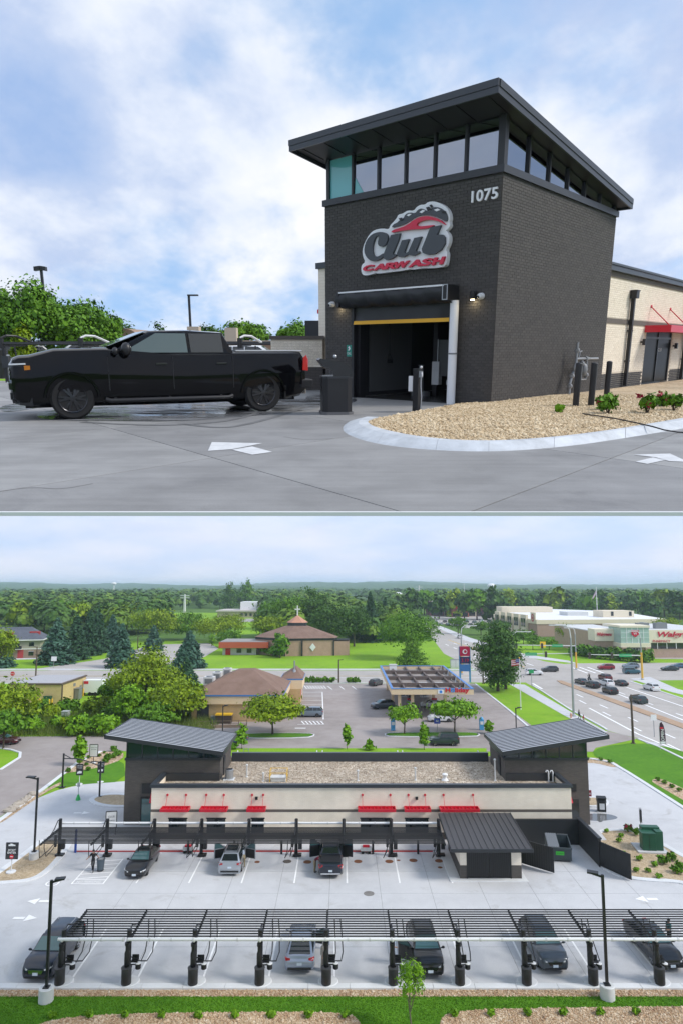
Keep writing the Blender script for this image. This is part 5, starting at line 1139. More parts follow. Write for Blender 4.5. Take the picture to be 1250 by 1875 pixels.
q = gp(1174, 1530); t = thing('directional_sign', 'two narrow black boards on a white post beside the right drive', 'sign', (q.x, q.y, 0.1), R(70)); TU([(0, 0, 0), (0, 0, 2.3)], 0.04, 8).build('post', WHT2, t)
for y in (-0.07, 0.07): SP((-0.45, y - 0.02, 1.15), (0.45, y + 0.02, 2.35)).build('board', BLK, t)
sheet('puddle', smoothed(px([(1068, 1496), (1080, 1490), (1120, 1492), (1135, 1500), (1100, 1505), (1070, 1503)]), 2, True), LOT_Z + 0.004, mat('wet_concrete', (0.16, 0.165, 0.17), 0.08))
sheet('puddle', smoothed(px([(1093, 1496), (1100, 1493), (1106, 1497), (1104, 1506), (1094, 1507)]), 2, True), LOT_Z + 0.008, MATS['wet_concrete'])
q = gp(1214, 1374); t = thing('feather_flag', 'dark feather flag reading OPEN beside the main road', 'flag', (q.x, q.y, 0)); TU([(-0.45, 0, 0), (-0.47, 0, 3.2), (-0.35, 0, 3.9), (0, 0, 4.15)], 0.035, 6).build('pole', WHT2, t)
fl = EX([(-0.42, 0, 0.9), (0.45, 0, 0.9), (0.42, 0, 2.6), (0.25, 0, 3.5), (-0.05, 0, 4.05), (-0.35, 0, 3.85), (-0.42, 0, 3.2)], (0, 0.03, 0)).build('cloth', mat('flag_plum', (0.05, 0.012, 0.035), 0.7), t)
text_on('lettering', 'OPEN', ((0.24, -0.012, 1.3), (0, 0, 1), (-1, 0, 0), (0, -1, 0)), SIGNW, fl, width=1.7, height=0.45, extr=0.003, bold=0.01); SP((-0.35, -0.012, 3.05), (0.15, -0.002, 3.3)).build('red_patch', RED, fl); SP((-0.38, -0.012, 0.95), (0.4, -0.002, 1.25)).build('white_patch', SIGNW, fl)
# ================================================================== petrol station, shop, church, houses, stores
TAN = brickmat('tan_brick', (0.50, 0.35, 0.17), (0.56, 0.40, 0.20), (0.43, 0.31, 0.17))
TANP = mat('tan_stucco', (0.74, 0.58, 0.38), 0.8, var=0.06)
SHING = groundmat('brown_shingle', (0.19, 0.12, 0.09), (0.25, 0.165, 0.13), None, 0.4, 6.0, 0.95, 30.0, 0.5, 0.25)
BLUEM = mat('blue_trim', (0.06, 0.20, 0.50), 0.4)
def B(t, name, a, b, m, bev=0.0): return SP(a, b).build(name, m, t, bevel=bev)
c0, c1 = gp(352, 1322), gp(540, 1316); cy = c0.y; cw = 16; cd = 17
st = thing('convenience_shop', 'tan brick shop with a brown hipped roof and blue trim beside the petrol station', 'shop', (gp(434, 1320).x, cy, 0)); h = cw / 2
B(st, 'wall', (-h, 0, 0), (h, cd, 3.1), TAN); B(st, 'fascia', (-h - 0.3, -0.3, 3.1), (h + 0.3, cd + 0.3, 4.5), TANP); B(st, 'trim', (-h - 0.45, -0.45, 4.502), (h + 0.45, cd + 0.45, 4.75), BLUEM)
mb = MB(); z0, z1 = 4.76, 8.2; e = h + 0.4
V = [(-e, -0.4, z0), (e, -0.4, z0), (e, cd + 0.4, z0), (-e, cd + 0.4, z0), (-1.0, 7.0, z1), (2.0, 7.5, z1), (2.0, 10.5, z1), (-1.0, 10.0, z1)]
mb.add(V, [(0, 1, 5, 4), (1, 2, 6, 5), (2, 3, 7, 6), (3, 0, 4, 7), (4, 5, 6, 7), (3, 2, 1, 0)]); mb.build('roof', SHING, st)
B(st, 'service_door', (-h + 1.0, -0.06, 0), (-h + 3.1, -0.001, 2.9), CHAR); B(st, 'window', (h + 0.001, 4, 0.9), (h + 0.05, 7.5, 2.6), GLASS)
wing = B(st, 'wing_wall', (h - 1.5, cd + 0.31, 0), (h + 2.4, cd + 9, 3.1), TAN); B(st, 'wing_fascia', (h - 1.8, cd + 0.46, 3.1), (h + 2.8, cd + 9.3, 4.9), TANP); B(st, 'wing_trim', (h - 1.9, cd + 0.44, 4.902), (h + 2.95, cd + 9.4, 5.15), BLUEM)
MB().add([(h - 1.8, cd + 0.5, 5.16), (h + 2.9, cd + 0.5, 5.16), (h + 2.9, cd + 9.3, 5.16), (h - 1.8, cd + 9.3, 5.16), (h + 1.2, cd + 3.5, 7.2), (h + 1.2, cd + 6.5, 7.2)], [(0, 1, 4), (1, 2, 5, 4), (2, 3, 5), (3, 0, 4, 5)]).build('wing_roof', SHING, st)
for k, x in enumerate((h + 0.4, h + 1.2)): B(st, 'sign_board', (h + 2.41, cd + 2 + k * 2.5, 1.0), (h + 2.46, cd + 3.6 + k * 2.5, 2.6), WHT2 if k else RED)
t = thing('flue', 'slender grey flue on the brown shop roof', 'flue', tuple(Vector(st.location) + Vector((h + 1.0, cd + 2.5, 6.2)))); TU([(0, 0, 0), (0, 0, 2.4)], 0.16, 8).build('pipe', STEEL, t); LA([(0.45, -0.1), (0.3, 0.5), (0.18, 0.6)], 10).build('flashing', STEEL, t)
for k, (x, y, s, lb) in enumerate(((-6.6, 8.5, 2.0, 'large white rooftop air unit, lowest of the three on the shop'), (-5.6, 11.5, 1.7, 'white rooftop air unit, middle of the three on the shop'), (-4.0, 13.5, 1.6, 'white rooftop air unit with a dark intake, topmost on the shop'))):
 t = thing('rooftop_unit', lb, 'air conditioner', (st.location.x + x, st.location.y + y, 5.3 + 0.5 * k), 0, 'air units on the shop roof'); SP((-s / 2, -s / 2, 0), (s / 2, s / 2, 1.5)).build('casing', WHT2, t); SP((-s * 0.35, -s / 2 - 0.03, 0.3), (s * 0.35, -s / 2 - 0.001, 1.2)).build('intake', GREYM, t); LA([(s * 0.3, 1.51), (s * 0.3, 1.62), (0.1, 1.64)], 12).build('fan', GREYM, t)
t = thing('food_bin', 'dark skip with a yellow lid against the back of the tan shop', 'bin', (gp(419, 1315).x, cy - 1.6, 0)); SP((-1.4, -0.6, 0.2), (1.4, 0.8, 1.5)).build('body', mat('skip_brown', (0.06, 0.04, 0.03), 0.6), t); SP((-1.45, -0.65, 1.502), (1.45, 0.85, 1.72)).build('lid', YEL, t)
for x in (-1, 1): LA([(0.12, -0.1), (0.12, 0.1)], 8, c=(x, -0.5, 0.12), axis='y').build('caster', RUB, t)
t = thing('grey_cart_bin', 'small grey bin beside the dark skip behind the shop', 'bin', (gp(401, 1316).x, cy - 1.4, 0)); SP((-0.6, -0.4, 0), (0.6, 0.4, 1.2)).build('body', mat('bin_bluegrey', (0.13, 0.18, 0.22), 0.6), t); SP((-0.63, -0.44, 1.202), (0.63, 0.44, 1.3)).build('lid', GREYM, t)
fn = thing('railing', 'low railing along the back yard of the tan shop', 'railing', (0, 0, 0)); a, b = gp(362, 1333), gp(452, 1331)
for k in range(7): q = a.lerp(b, k / 6); BA((q.x, q.y, 0), (q.x, q.y, 1.1), 0.1).build('post', mat('weathered_wood', (0.2, 0.15, 0.11), 0.9), fn)
for z in (0.6, 1.05): BA((a.x, a.y, z), (b.x, b.y, z), 0.07).build('rail', MATS['weathered_wood'], fn)
kerbw = tag(BA((a.x, a.y - 0.5, 0.15), (b.x, b.y - 0.5, 0.15), 0.3, 0.7).build('wall', mat('low_wall', (0.3, 0.22, 0.16), 0.9)), 'low brown wall below the railing behind the shop', 'wall')
kerbw['kind'] = 'thing'
z = 5.4
F0, F1 = gp(716, 1261, z + 0.1), gp(869, 1263, z + 0.1); Bk0, Bk1 = gp(682, 1219, z + 0.1), gp(806, 1220, z + 0.1)
x0, x1, y0, y1 = F0.x, F1.x, F0.y, Bk0.y
gc = thing('petrol_canopy', 'petrol station canopy with open roof trusses and HOLIDAY in red letters', 'canopy', (0, 0, 0))
for a, b in (((x0, y0, z - 1.0), (x1, y0 + 0.35, z)), ((x0, y1 - 0.35, z - 1.0), (x1, y1, z)), ((x0, y0 + 0.352, z - 1.0), (x0 + 0.35, y1 - 0.352, z)), ((x1 - 0.35, y0 + 0.352, z - 1.0), (x1, y1 - 0.352, z))): SP(a, b).build('fascia', TANP, gc)
for a, b in (((x0 - .06, y0 - .06, z + 0.002), (x1 + .06, y0 + 0.4, z + 0.12)), ((x0 - .06, y1 - 0.4, z + 0.002), (x1 + .06, y1 + .06, z + 0.12)), ((x0 - .06, y0 + 0.402, z + 0.002), (x0 + 0.4, y1 - 0.402, z + 0.12)), ((x1 - 0.4, y0 + 0.402, z + 0.002), (x1 + .06, y1 - 0.402, z + 0.12))): SP(a, b).build('trim', BLUEM, gc)
SP((x0 + 0.36, y0 + 0.36, z - 0.8), (x1 - 0.36, y1 - 0.36, z - 0.62)).build('deck', mat('rusted_deck', (0.27, 0.24, 0.22), 0.85, var=0.3, scale=0.8), gc)
for k in range(3):
 y = y0 + (y1 - y0) * (0.2 + 0.27 * k); SP((x0 + 0.4, y - 0.25, z - 0.6), (x1 - 0.4, y + 0.25, z + 0.12)).build('beam', mat('brown_beam', (0.13, 0.10, 0.09), 0.8), gc)
for k in range(4):
 x = x0 + (x1 - x0) * (0.18 + 0.21 * k); SP((x - 0.15, y0 + 0.4, z - 0.6), (x + 0.15, y1 - 0.4, z - 0.1)).build('joist', MATS['brown_beam'], gc)
for k in range(7):
 a, b = y0 + 0.5 + (y1 - y0 - 1) * k / 7, y0 + 0.5 + (y1 - y0 - 1) * (k + 1) / 7; BA((x1 - 1.6, a, z - 0.55), (x1 - 0.6, b, z + 0.15), 0.16).build('strut', GREYM, gc)
for k in range(8):
 x = x0 + 3 + 3.2 * (k % 4); y = y0 + (y1 - y0) * (0.33 if k < 4 else 0.6); SP((x, y - 0.8, z - 0.618), (x + 1.9, y + 0.8, z - 0.55)).build('deck_panel', WHT2 if k % 3 else mat('rust_panel', (0.3, 0.24, 0.2), 0.8), gc)
for x in (x0 + 1.6, x1 - 5.0):
 for y in (y0 + 1.6, (y0 + y1) / 2, y1 - 1.6): BA((x, y, 0.1), (x, y, z - 0.81), 0.55).build('column', TANP, gc)
BA((x0 + 4.0, y0 + 1.6, 0.1), (x0 + 4.0, y0 + 1.6, z - 0.81), 0.55).build('column', TANP, gc)
HBL = mat('logo_blue', (0.05, 0.25, 0.7), 0.4)
lt = text_on('letter', 'Holiday', ((x0 + (x1 - x0) * 0.655, y0 - 0.06, z - 0.82), (1, 0, 0), (0, 0, 1), (0, -1, 0)), RED, gc, width=(x1 - x0) * 0.29, height=1.05, extr=0.03, bold=0.03, split=True)
if len(lt) > 1: lt[1].data.materials[0] = HBL
lg = SP((x0 + (x1 - x0) * 0.565, y0 - 0.08, z - 0.85), (x0 + (x1 - x0) * 0.635, y0 - 0.005, z - 0.1)).build('logo_panel', SIGNW, gc); LA([(0.26, -0.11), (0.26, -0.082)], 16, c=(x0 + (x1 - x0) * 0.6, y0, z - 0.47), axis='y').build('logo_disc', HBL, lg)
t = thing('rooftop_box', 'white box standing on the rear edge of the petrol canopy', 'box', (gp(722, 1228, z).x, y1 - 3.5, z - 0.6)); SP((-0.8, -0.5, 0), (0.8, 0.5, 1.3)).build('casing', SIGNW, t); SP((-0.9, -0.6, 1.302), (0.9, 0.6, 1.42)).build('lid', WHT2, t)
for k, (fx_, fy_) in enumerate(((0.28, 0.25), (0.6, 0.25), (0.28, 0.7), (0.6, 0.7))):
 lab = f'fuel pump on its island under the petrol canopy, {["front left", "front right", "rear left", "rear right"][k]}'
 x, y = x0 + (x1 - x0) * fx_, y0 + (y1 - y0) * fy_
 if k == 0:
  pump = thing('fuel_pump', lab, 'fuel pump', (x, y, 0.03), 0, 'fuel pumps under the canopy'); SP((-0.9, -0.5, 0), (0.9, 0.5, 0.18)).build('island', CONCB, pump); SP((-0.45, -0.3, 0.18), (0.45, 0.3, 2.0)).build('cabinet', mat('pump_grey', (0.16, 0.17, 0.19), 0.4), pump); SP((-0.4, -0.32, 1.2), (0.4, -0.301, 1.7)).build('display', SIGNW, pump); SP((-0.48, -0.33, 2.002), (0.48, 0.33, 2.3)).build('topper', RED, pump)
 else: tree_copy(pump, (x, y, 0.03), label=lab)
for k, (x, y, lb) in enumerate(((719, 1338, 'blue air machine at the left end of the grass island'), (881, 1337, 'blue air machine half behind the right tower'))):
 q = gp(x, y); t = thing('air_machine', lb, 'air machine', (q.x, q.y, 0.05), 0, 'blue air machines'); BLU = mat('machine_blue', (0.08, 0.35, 0.65), 0.4); SP((-0.35, -0.3, 0), (0.35, 0.3, 1.7)).build('cabinet', BLU, t); MB().ball((0, 0, 1.75), 0.36, 6).build('dome', BLU, t, smooth=60); SP((-0.25, -0.33, 0.9), (0.25, -0.301, 1.4)).build('panel', SIGNW, t)
q = gp(800, 1345); t, b = wordsign('small_blue_sign', 'small blue and white sign on a post in the right grass island', q, 1.0, 0.9, 1.7, [('AIR', 0.25, 0.3, 0.5, 0.35)], mat('sign_blue', (0.02, 0.06, 0.35), 0.5), SIGNW, GREYM, False, 0, False)
q = gp(851, 1250); t = thing('price_pylon', 'tall blue price pylon with red boards at the corner by the main road', 'sign', (q.x, q.y, 0)); 
for x in (-1.25, 1.25): BA((x, 0, 0), (x, 0, 8.9), 0.4).build('post', mat('pylon_blue', (0.12, 0.36, 0.62), 0.4), t)
b1 = SP((-1.3, -0.35, 6.6), (1.3, 0.35, 9.0)).build('board', mat('pylon_red', (0.45, 0.01, 0.06), 0.4), t); SP((-1.3, -0.35, 4.7), (1.3, 0.35, 6.4)).build('price_board', mat('pylon_navy', (0.03, 0.04, 0.12), 0.4), t); SP((-1.3, -0.35, 2.8), (1.3, 0.35, 4.5)).build('price_board', BLUEM, t)
LA([(0.6, -0.40), (0.6, -0.36)], 18, c=(0, 0, 7.7), axis='y').build('disc', SIGNW, b1); LA([(0.35, -0.43), (0.35, -0.402)], 18, c=(0.1, 0, 7.75), axis='y').build('red_mark', MATS['pylon_red'], b1); text_on('price', '3.19', ((-0.9, -0.36, 5.1), (1, 0, 0), (0, 0, 1), (0, -1, 0)), RED, t, width=1.8, height=0.9, extr=0.005)
q = gp(833, 1223); t = thing('utility_box', 'pale utility cabinet on the grass behind the petrol canopy', 'cabinet', (q.x, q.y, 0)); SP((-1.4, -0.8, 0), (1.4, 0.8, 2.4)).build('casing', WHT2, t); SP((-1.45, -0.85, 2.402), (1.45, 0.85, 2.5)).build('lid', GREYM, t); SP((-0.02, -0.83, 0.2), (0.02, -0.801, 2.2)).build('door_seam', GREYM, t)
q0, q1 = gp(515, 1203), gp(639, 1196); CHB = brickmat('church_brick', (0.44, 0.28, 0.21), (0.50, 0.33, 0.25), (0.42, 0.30, 0.24))
ch = thing('church', 'brick church with a broad pyramid roof, copper cap and white cross', 'church', (gp(541, 1200).x, gp(545, 1202).y, 0)); cw = 13.5
mb = MB(); pl = [(-cw - 1, 8), (-cw + 10.0, 0), (cw + 5.5, 3.5), (cw + 5.5, 16), (cw - 3, 27), (-cw, 27)]
mb.prism([(-cw - 1, 8), (-cw + 10.0, 0), (cw, 2.6), (cw + 1, 9), (cw - 3, 27), (-cw, 27)], 0, 5.3); mb.build('wall', CHB, ch)
MB().prism([(cw + 0.01, 2.8), (cw + 5.5, 3.6), (cw + 5.5, 8), (cw + 0.01, 8)], 0, 5.0).build('wing_wall', CHB, ch); MB().prism([(cw - 0.1, 2.6), (cw + 5.7, 3.4), (cw + 5.7, 8.2), (cw - 0.1, 8.2)], 5.31, 5.5).build('coping', CHAR, ch)
pl = [(-cw - 1, 8), (-cw + 10.0, 0), (cw, 2.6), (cw + 1, 9), (cw - 3, 27), (-cw, 27)]
mb = MB(); mb.prism([(p[0] * 1.02, p[1]) for p in pl], 5.3, 6.1); mb.build('fascia', CHAR, ch)
ap = (0.0, 13.0); ov = [(p[0] * 1.05, (p[1] - 13) * 1.05 + 13) for p in pl]; n = len(ov); k2 = [(ap[0] + (p[0] - ap[0]) * 0.26, ap[1] + (p[1] - ap[1]) * 0.26) for p in ov]
MB().add([(p[0], p[1], 6.11) for p in ov] + [(p[0], p[1], 9.9) for p in k2], [(i, (i + 1) % n, n + (i + 1) % n, n + i) for i in range(n)] + [tuple(range(n, 2 * n))]).build('roof', SHING, ch)
mb = MB(); mb.prism([(ap[0] + (p[0] - ap[0]) * 0.23, ap[1] + (p[1] - ap[1]) * 0.23) for p in ov], 9.7, 11.0); mb.build('lantern', CHAR, ch)
oc = [(ap[0] + 4.0 * math.cos(a), ap[1] + 3.6 * math.sin(a)) for a in [k * math.pi / 3 for k in range(6)]]
MB().add([(p[0], p[1], 11.0) for p in oc] + [(ap[0], ap[1], 13.7)], [(i, (i + 1) % 6, 6) for i in range(6)]).build('cap', mat('copper_tile', (0.50, 0.25, 0.16), 0.6, var=0.1), ch)
SP((ap[0] - 0.2, ap[1] - 0.2, 13.5), (ap[0] + 0.2, ap[1] + 0.2, 17.2)).span((ap[0] - 1.0, ap[1] - 0.19, 15.6), (ap[0] - 0.201, ap[1] + 0.19, 16.0)).span((ap[0] + 0.201, ap[1] - 0.19, 15.6), (ap[0] + 1.0, ap[1] + 0.19, 16.0)).build('cross', SIGNW, ch)
EX([(6.2, 1.35, 1.6), (7.3, 1.45, 3.0), (6.2, 1.35, 4.4), (5.1, 1.25, 3.0)], (0, -0.15, 0)).build('wall_emblem', SIGNW, ch)
for x, y_ in ((-cw + 10, 0), (2.5, 0.7), (cw, 2.6)): B(ch, 'pilaster', (x - 0.25, y_ - 0.3, 0), (x + 0.25, y_ + 0.7, 5.25), CHAR)
B(ch, 'wing_wall', (-26, 5, 0), (-cw - 0.5, 16, 2.6), WHT2); B(ch, 'wing_fascia', (-27, 2.5, 2.6), (-cw + 4.0, 17, 4.6), mat('brick_red_fascia', (0.50, 0.10, 0.05), 0.6)); B(ch, 'wing_roof', (-26.6, 2.9, 4.6), (-cw + 3.6, 16.6, 4.8), mat('membrane_grey', (0.30, 0.29, 0.285), 0.9)); B(ch, 'wing_door', (-25, 4.9, 0), (-23.2, 4.99, 2.3), RED)
for k in range(2): B(ch, 'window', (-21 + k * 3.6, 4.93, 0.7), (-19.3 + k * 3.6, 4.99, 2.2), GLASS)
for k, (x, y, r_, h_) in enumerate(((487, 1199, 2.5, 3.2), (500, 1201, 2.3, 3.0), (469, 1194, 2.0, 2.4), (508, 1203, 2.2, 3.0), (441, 1192, 1.6, 2.6))):
 shrub(['round bush in the middle of the church front', 'round bush nearest the church corner tree', 'small bush under the church window', 'bush at the foot of the church corner tree', 'bush by the red church door'][k], h_, r_, 500, 0.45, LEAF_A, 60 + k, gp(x, y), 'bushes along the church front', stems=3)
broadleaf('small dense tree at the brick corner of the church', 8.0, 2.6, 1300, 0.5, LEAF_A, 71, gp(513, 1205), shape='oval')
uq = gp(105, 1292); ub = thing('utility_building', 'small flat-roofed tan block building among the shrubs on the left', 'building', ((gp(62, 1290).x + gp(101, 1290).x) / 2 - 1.0, gp(95, 1291).y, 0)); TBL = brickmat('tan_block', (0.56, 0.41, 0.19), (0.61, 0.46, 0.22), (0.48, 0.37, 0.19))
B(ub, 'wall', (-6.0, 0, 0), (4.6, 13, 4.0), TBL); B(ub, 'coping', (-6.2, -0.2, 4.0), (4.8, 13.2, 4.3), mat('brown_coping', (0.11, 0.075, 0.055), 0.6)); B(ub, 'roof', (-5.8, 0.2, 4.3), (4.4, 12.8, 4.36), mat('roof_membrane', (0.40, 0.40, 0.42), 0.9, var=0.1)); B(ub, 'downpipe', (4.601, 0.0, 0), (4.8, 0.3, 4.0), MATS['brown_coping']); B(ub, 'door', (4.601, 9.5, 0), (4.65, 10.7, 2.5), GREYM); B(ub, 'vent', (4.601, 6, 2.8), (4.64, 7.2, 3.4), GREYM)
for k, (x, y, s, m_, lb) in enumerate(((88, 1291, 1.5, GRN, 'green transformer cabinet before the tan utility building'), (106, 1285, 1.2, GREYM, 'grey meter cabinet at the corner of the tan utility building'), (139, 1280, 1.9, GREYM, 'grey air unit on the grass right of the tan building'), (120, 1317, 1.2, mat('pale_cover', (0.45, 0.48, 0.46), 0.6), 'pale cover among the shrubs below the tan building'))):
 q = gp(x, y); t = thing('utility_cabinet', lb, 'cabinet', (q.x, q.y, 0)); SP((-s / 2, -s / 2, 0), (s / 2, s / 2, s * 1.15)).build('casing', m_, t, bevel=0.04); SP((-s * .54, -s * .54, s * 1.152), (s * .54, s * .54, s * 1.22)).build('lid', m_, t); SP((-0.03, -s / 2 - 0.02, 0.1), (0.03, -s / 2 - 0.001, s)).build('door_seam', BLK, t)
yb = None
for k, (x, y) in enumerate(((72, 1295), (76, 1295), (90, 1296), (95, 1295), (147, 1279), (152, 1275))):
 q = gp(x, y); lb = f'yellow bollard by the tan utility building, {ORD[k]} from the left'
 if yb is None: yb = thing('yellow_bollard', lb, 'bollard', q, 0, 'yellow bollards by the utility building'); TU([(0, 0, 0), (0, 0, 1.5)], 0.16, 8).build('tube', YEL, yb); MB().ball((0, 0, 1.5), 0.16, 4).build('cap', YEL, yb)
 else: tree_copy(yb, q, label=lb)
q = gp(172, 1273); t = thing('box_trailer', 'white box trailer with a red mark behind the shrubs', 'trailer', (q.x, q.y, 0)); SP((-2.0, -1.2, 0.7), (2.2, 1.2, 3.4)).build('box', SIGNW, t); SP((-1.9, -1.23, 2.6), (-0.9, -1.201, 3.2)).build('red_panel', RED, t); BA((-4.5, 0, 0.75), (-2.0, 0, 0.75), 0.2).build('drawbar', BLK, t)
for x in (-.5, .7): LA([(0.42, -1.25), (0.42, 1.25)], 12, c=(x, 0, 0.42), axis='y').build('wheel', RUB, t)
q = gp(142, 1268); t = thing('equipment_post', 'thick black post left of the white trailer', 'post', (q.x, q.y, 0)); BA((0, 0, 0), (-0.5, 0, 3.0), 0.6).build('mast', BLK, t); SP((-0.6, -0.5, 0), (0.6, 0.5, 0.3)).build('base', BLK, t)
aq = gp(35, 1203); ap_ = thing('apartment_house', 'two storey apartment house with slate roof and red chimney blocks at the left edge', 'apartment house', (gp(42, 1205).x, gp(42, 1206).y, 0), R(14)); SAGE = mat('sage_siding', (0.36, 0.35, 0.27), 0.8, var=0.06); REDB = mat('red_siding', (0.36, 0.035, 0.04), 0.7)
B(ap_, 'wall', (-13, 0, 0), (6, 12, 3.0), brickmat('apartment_brick', (0.25, 0.18, 0.13), (0.30, 0.22, 0.16), (0.25, 0.2, 0.16))); B(ap_, 'upper_wall', (-13, 0, 3.25), (6, 12, 6.2), SAGE); B(ap_, 'floor_band', (-13.1, -0.1, 3.0), (6.1, 12.1, 3.25), SIGNW)
MB().add([(-14, -1, 6.25), (7, -1, 6.25), (7, 13, 6.25), (-14, 13, 6.25), (-9, 6, 10.2), (2, 6, 10.2)], [(0, 1, 5, 4), (1, 2, 5), (2, 3, 4, 5), (3, 0, 4), (3, 2, 1, 0)]).build('roof', groundmat('slate_shingle', (0.085, 0.095, 0.12), (0.12, 0.13, 0.16), None, 0.5, 4, 0.9), ap_)
for a, b in (((-14.05, -1.05, 6.0), (7.05, -0.9, 6.3)), ((6.9, -0.898, 6.0), (7.05, 13, 6.3))): B(ap_, 'gutter', a, b, SIGNW)
for x in (-4.5, 3.5): B(ap_, 'chimney_block', (x - 1.6, 0.2 + (x + 4.5) * 0.3, 7.0), (x + 1.6, 1.8 + (x + 4.5) * 0.3, 8.8), REDB)
for x in (-10.5, -1.5):
 b_ = B(ap_, 'balcony', (x - 2, -1.6, 3.1), (x + 2, -0.101, 3.3), SIGNW); B(ap_, 'balcony_railing', (x - 2, -1.65, 3.301), (x + 2, -1.55, 4.3), BLK); B(ap_, 'balcony_door', (x - 1, -0.06, 3.3), (x + 1, -0.001, 5.5), GLASS)
 for k in range(6): B(b_, 'baluster', (x - 1.9 + k * .72, -1.68, 3.31), (x - 1.8 + k * .72, -1.651, 4.3), BLK)
for x in (-7, 3.2):
 for z_ in (0.9, 4.0): w_ = B(ap_, 'window', (x - 0.8, -0.05, z_), (x + 0.8, -0.001, z_ + 1.4), GLASS); B(w_, 'window_frame', (x - 0.9, -0.07, z_ + 1.401), (x + 0.9, -0.001, z_ + 1.5), SIGNW)
B(ap_, 'entry_panel', (-1.0, -0.05, 0), (0.8, -0.001, 2.9), REDB); B(ap_, 'patio', (-3, -4, 0.02), (5.5, -0.11, 0.12), CONC)
pq = gp(1124, 1206); BRS = brickmat('pharmacy_brick', (0.42, 0.29, 0.225), (0.48, 0.34, 0.265), (0.42, 0.32, 0.26)); STU = mat('cream_stucco', (0.80, 0.73, 0.58), 0.8, var=0.04)
py = gp(1180, 1205).y; pxl = lambda x, Y: (x - 625) / 1200 * (Y / 1.0196)
ph_ = thing('pharmacy', 'cream and brick pharmacy with a glass corner tower and red Walgreens lettering', 'shop', (0, 0, 0))
X0, X1, X2, X3 = pxl(1103, py), pxl(1138, py), pxl(1190, py), pxl(1330, py)
B(ph_, 'wall', (X0, py + 6, 0), (X1 - .002, py + 50, 8.2), BRS); B(ph_, 'wall', (X1, py, 0), (X2, py + 12, 3.4), BRS); B(ph_, 'wall', (X2 + .002, py + 1, 0), (X3, py + 40, 3.0), BRS)
B(ph_, 'upper_wall', (X2 + .002, py + 0.9, 3.001), (X3, py + 40, 5.0), GLASS); B(ph_, 'sign_wall', (X2 + .002, py + 0.6, 5.001), (X3, py + 40.1, 9.3), STU); B(ph_, 'sign_wall', (X0 - 0.2, py + 5.5, 5.2), (X1 - .002, py + 12, 9.3), STU)
B(ph_, 'roof', (X0 + 0.3, py + 12.01, 8.21), (X2, py + 50, 8.5), WHT2); B(ph_, 'roof', (X2 + 0.3, py + 1.2, 9.301), (X3, py + 40, 9.4), WHT2)
B(ph_, 'tower_glazing', (X1, py - 0.2, 5.0), (X2, py + 10, 10.2), mat('pale_green_glass', (0.38, 0.52, 0.48), 0.15)); B(ph_, 'tower_cap', (X1 - 0.3, py - 0.5, 10.201), (X2 + 0.3, py + 10.2, 10.9), STU); B(ph_, 'entrance_beam', (X1 - 0.3, py - 0.6, 3.6), (X2 + 0.3, py + 9.8, 4.999), STU)
for k in range(1, 5): x = X1 + (X2 - X1) * k / 5; B(ph_, 'mullion', (x - 0.08, py - 0.28, 5.0), (x + 0.08, py - 0.201, 10.2), SIGNW)
for k in range(1, 3): B(ph_, 'transom', (X1, py - 0.27, 5 + 1.7 * k), (X2, py - 0.202, 5.1 + 1.7 * k), SIGNW)
for x in (X1, X2 - 1.6): B(ph_, 'pier', (x, py - 0.9, 0), (x + 1.6, py - 0.02, 3.599), BRS)
d_ = B(ph_, 'entrance_doors', (X1 + 2.6, py - 0.15, 0), (X2 - 2.6, py - 0.001, 3.3), GLASS)
for k in range(1, 4): x = X1 + 2.6 + (X2 - X1 - 5.2) * k / 4; B(d_, 'door_stile', (x - 0.07, py - 0.2, 0), (x + 0.07, py - 0.151, 3.2), SIGNW)
for k in range(1, 8): x = X2 + 3.2 * k; B(ph_, 'window_bar', (x - 0.1, py + 0.82, 3.0), (x + 0.1, py + 0.899, 5.0), SIGNW)
RT = mat('letter_red', (0.55, 0.012, 0.05), 0.4)
text_on('letter', 'Walgreens', ((X2 + 3.3, py + 0.55, 6.5), (1, 0, 0.0), (0, 0, 1), (0, -1, 0)), RT, ph_, width=15.5, height=2.3, extr=0.06, bold=0.025, shear=0.28, split=True, space=0.95)
text_on('small_lettering', 'Walgreens', ((X0 + 0.6, py + 5.4, 6.6), (1, 0, 0), (0, 0, 1), (0, -1, 0)), RT, ph_, width=(X1 - X0) * 0.78, height=1.6, extr=0.05, bold=0.025, shear=0.28)
text_on('small_lettering', 'PHARMACY', ((X2 + 1.5, py + 0.52, 5.2), (1, 0, 0), (0, 0, 1), (0, -1, 0)), RT, ph_, width=6, height=0.8, extr=0.04)
EX([((X1 + X2) / 2 - 1.3, py - 0.32, 9.3), ((X1 + X2) / 2 + 1.3, py - 0.32, 9.3), ((X1 + X2) / 2 + 1.2, py - 0.32, 7.8), ((X1 + X2) / 2, py - 0.32, 7.0), ((X1 + X2) / 2 - 1.2, py - 0.32, 7.8)], (0, -0.15, 0)).build('shield_emblem', RT, ph_)
text_on('emblem_letter', 'W', ((X1 + X2) / 2 - 0.6 and ((X1 + X2) / 2 - 0.6, py - 0.48, 7.8), (1, 0, 0), (0, 0, 1), (0, -1, 0)), SIGNW, ph_, width=1.2, height=0.9, extr=0.01)
for k, x in enumerate((1198, 1232)):
 t = thing('rooftop_unit', f'grey rooftop air unit on the pharmacy, {["nearer the glass tower", "farther from the glass tower"][k]}', 'air conditioner', (pxl(x, py), py + 8, 9.4), 0, 'air units on the pharmacy roof'); SP((-2, -1.2, 0), (2, 1.2, 2.0)).build('casing', GREYM, t); LA([(0.8, 2.0), (0.8, 2.2), (0.1, 2.2)], 12).build('fan', STEEL, t)
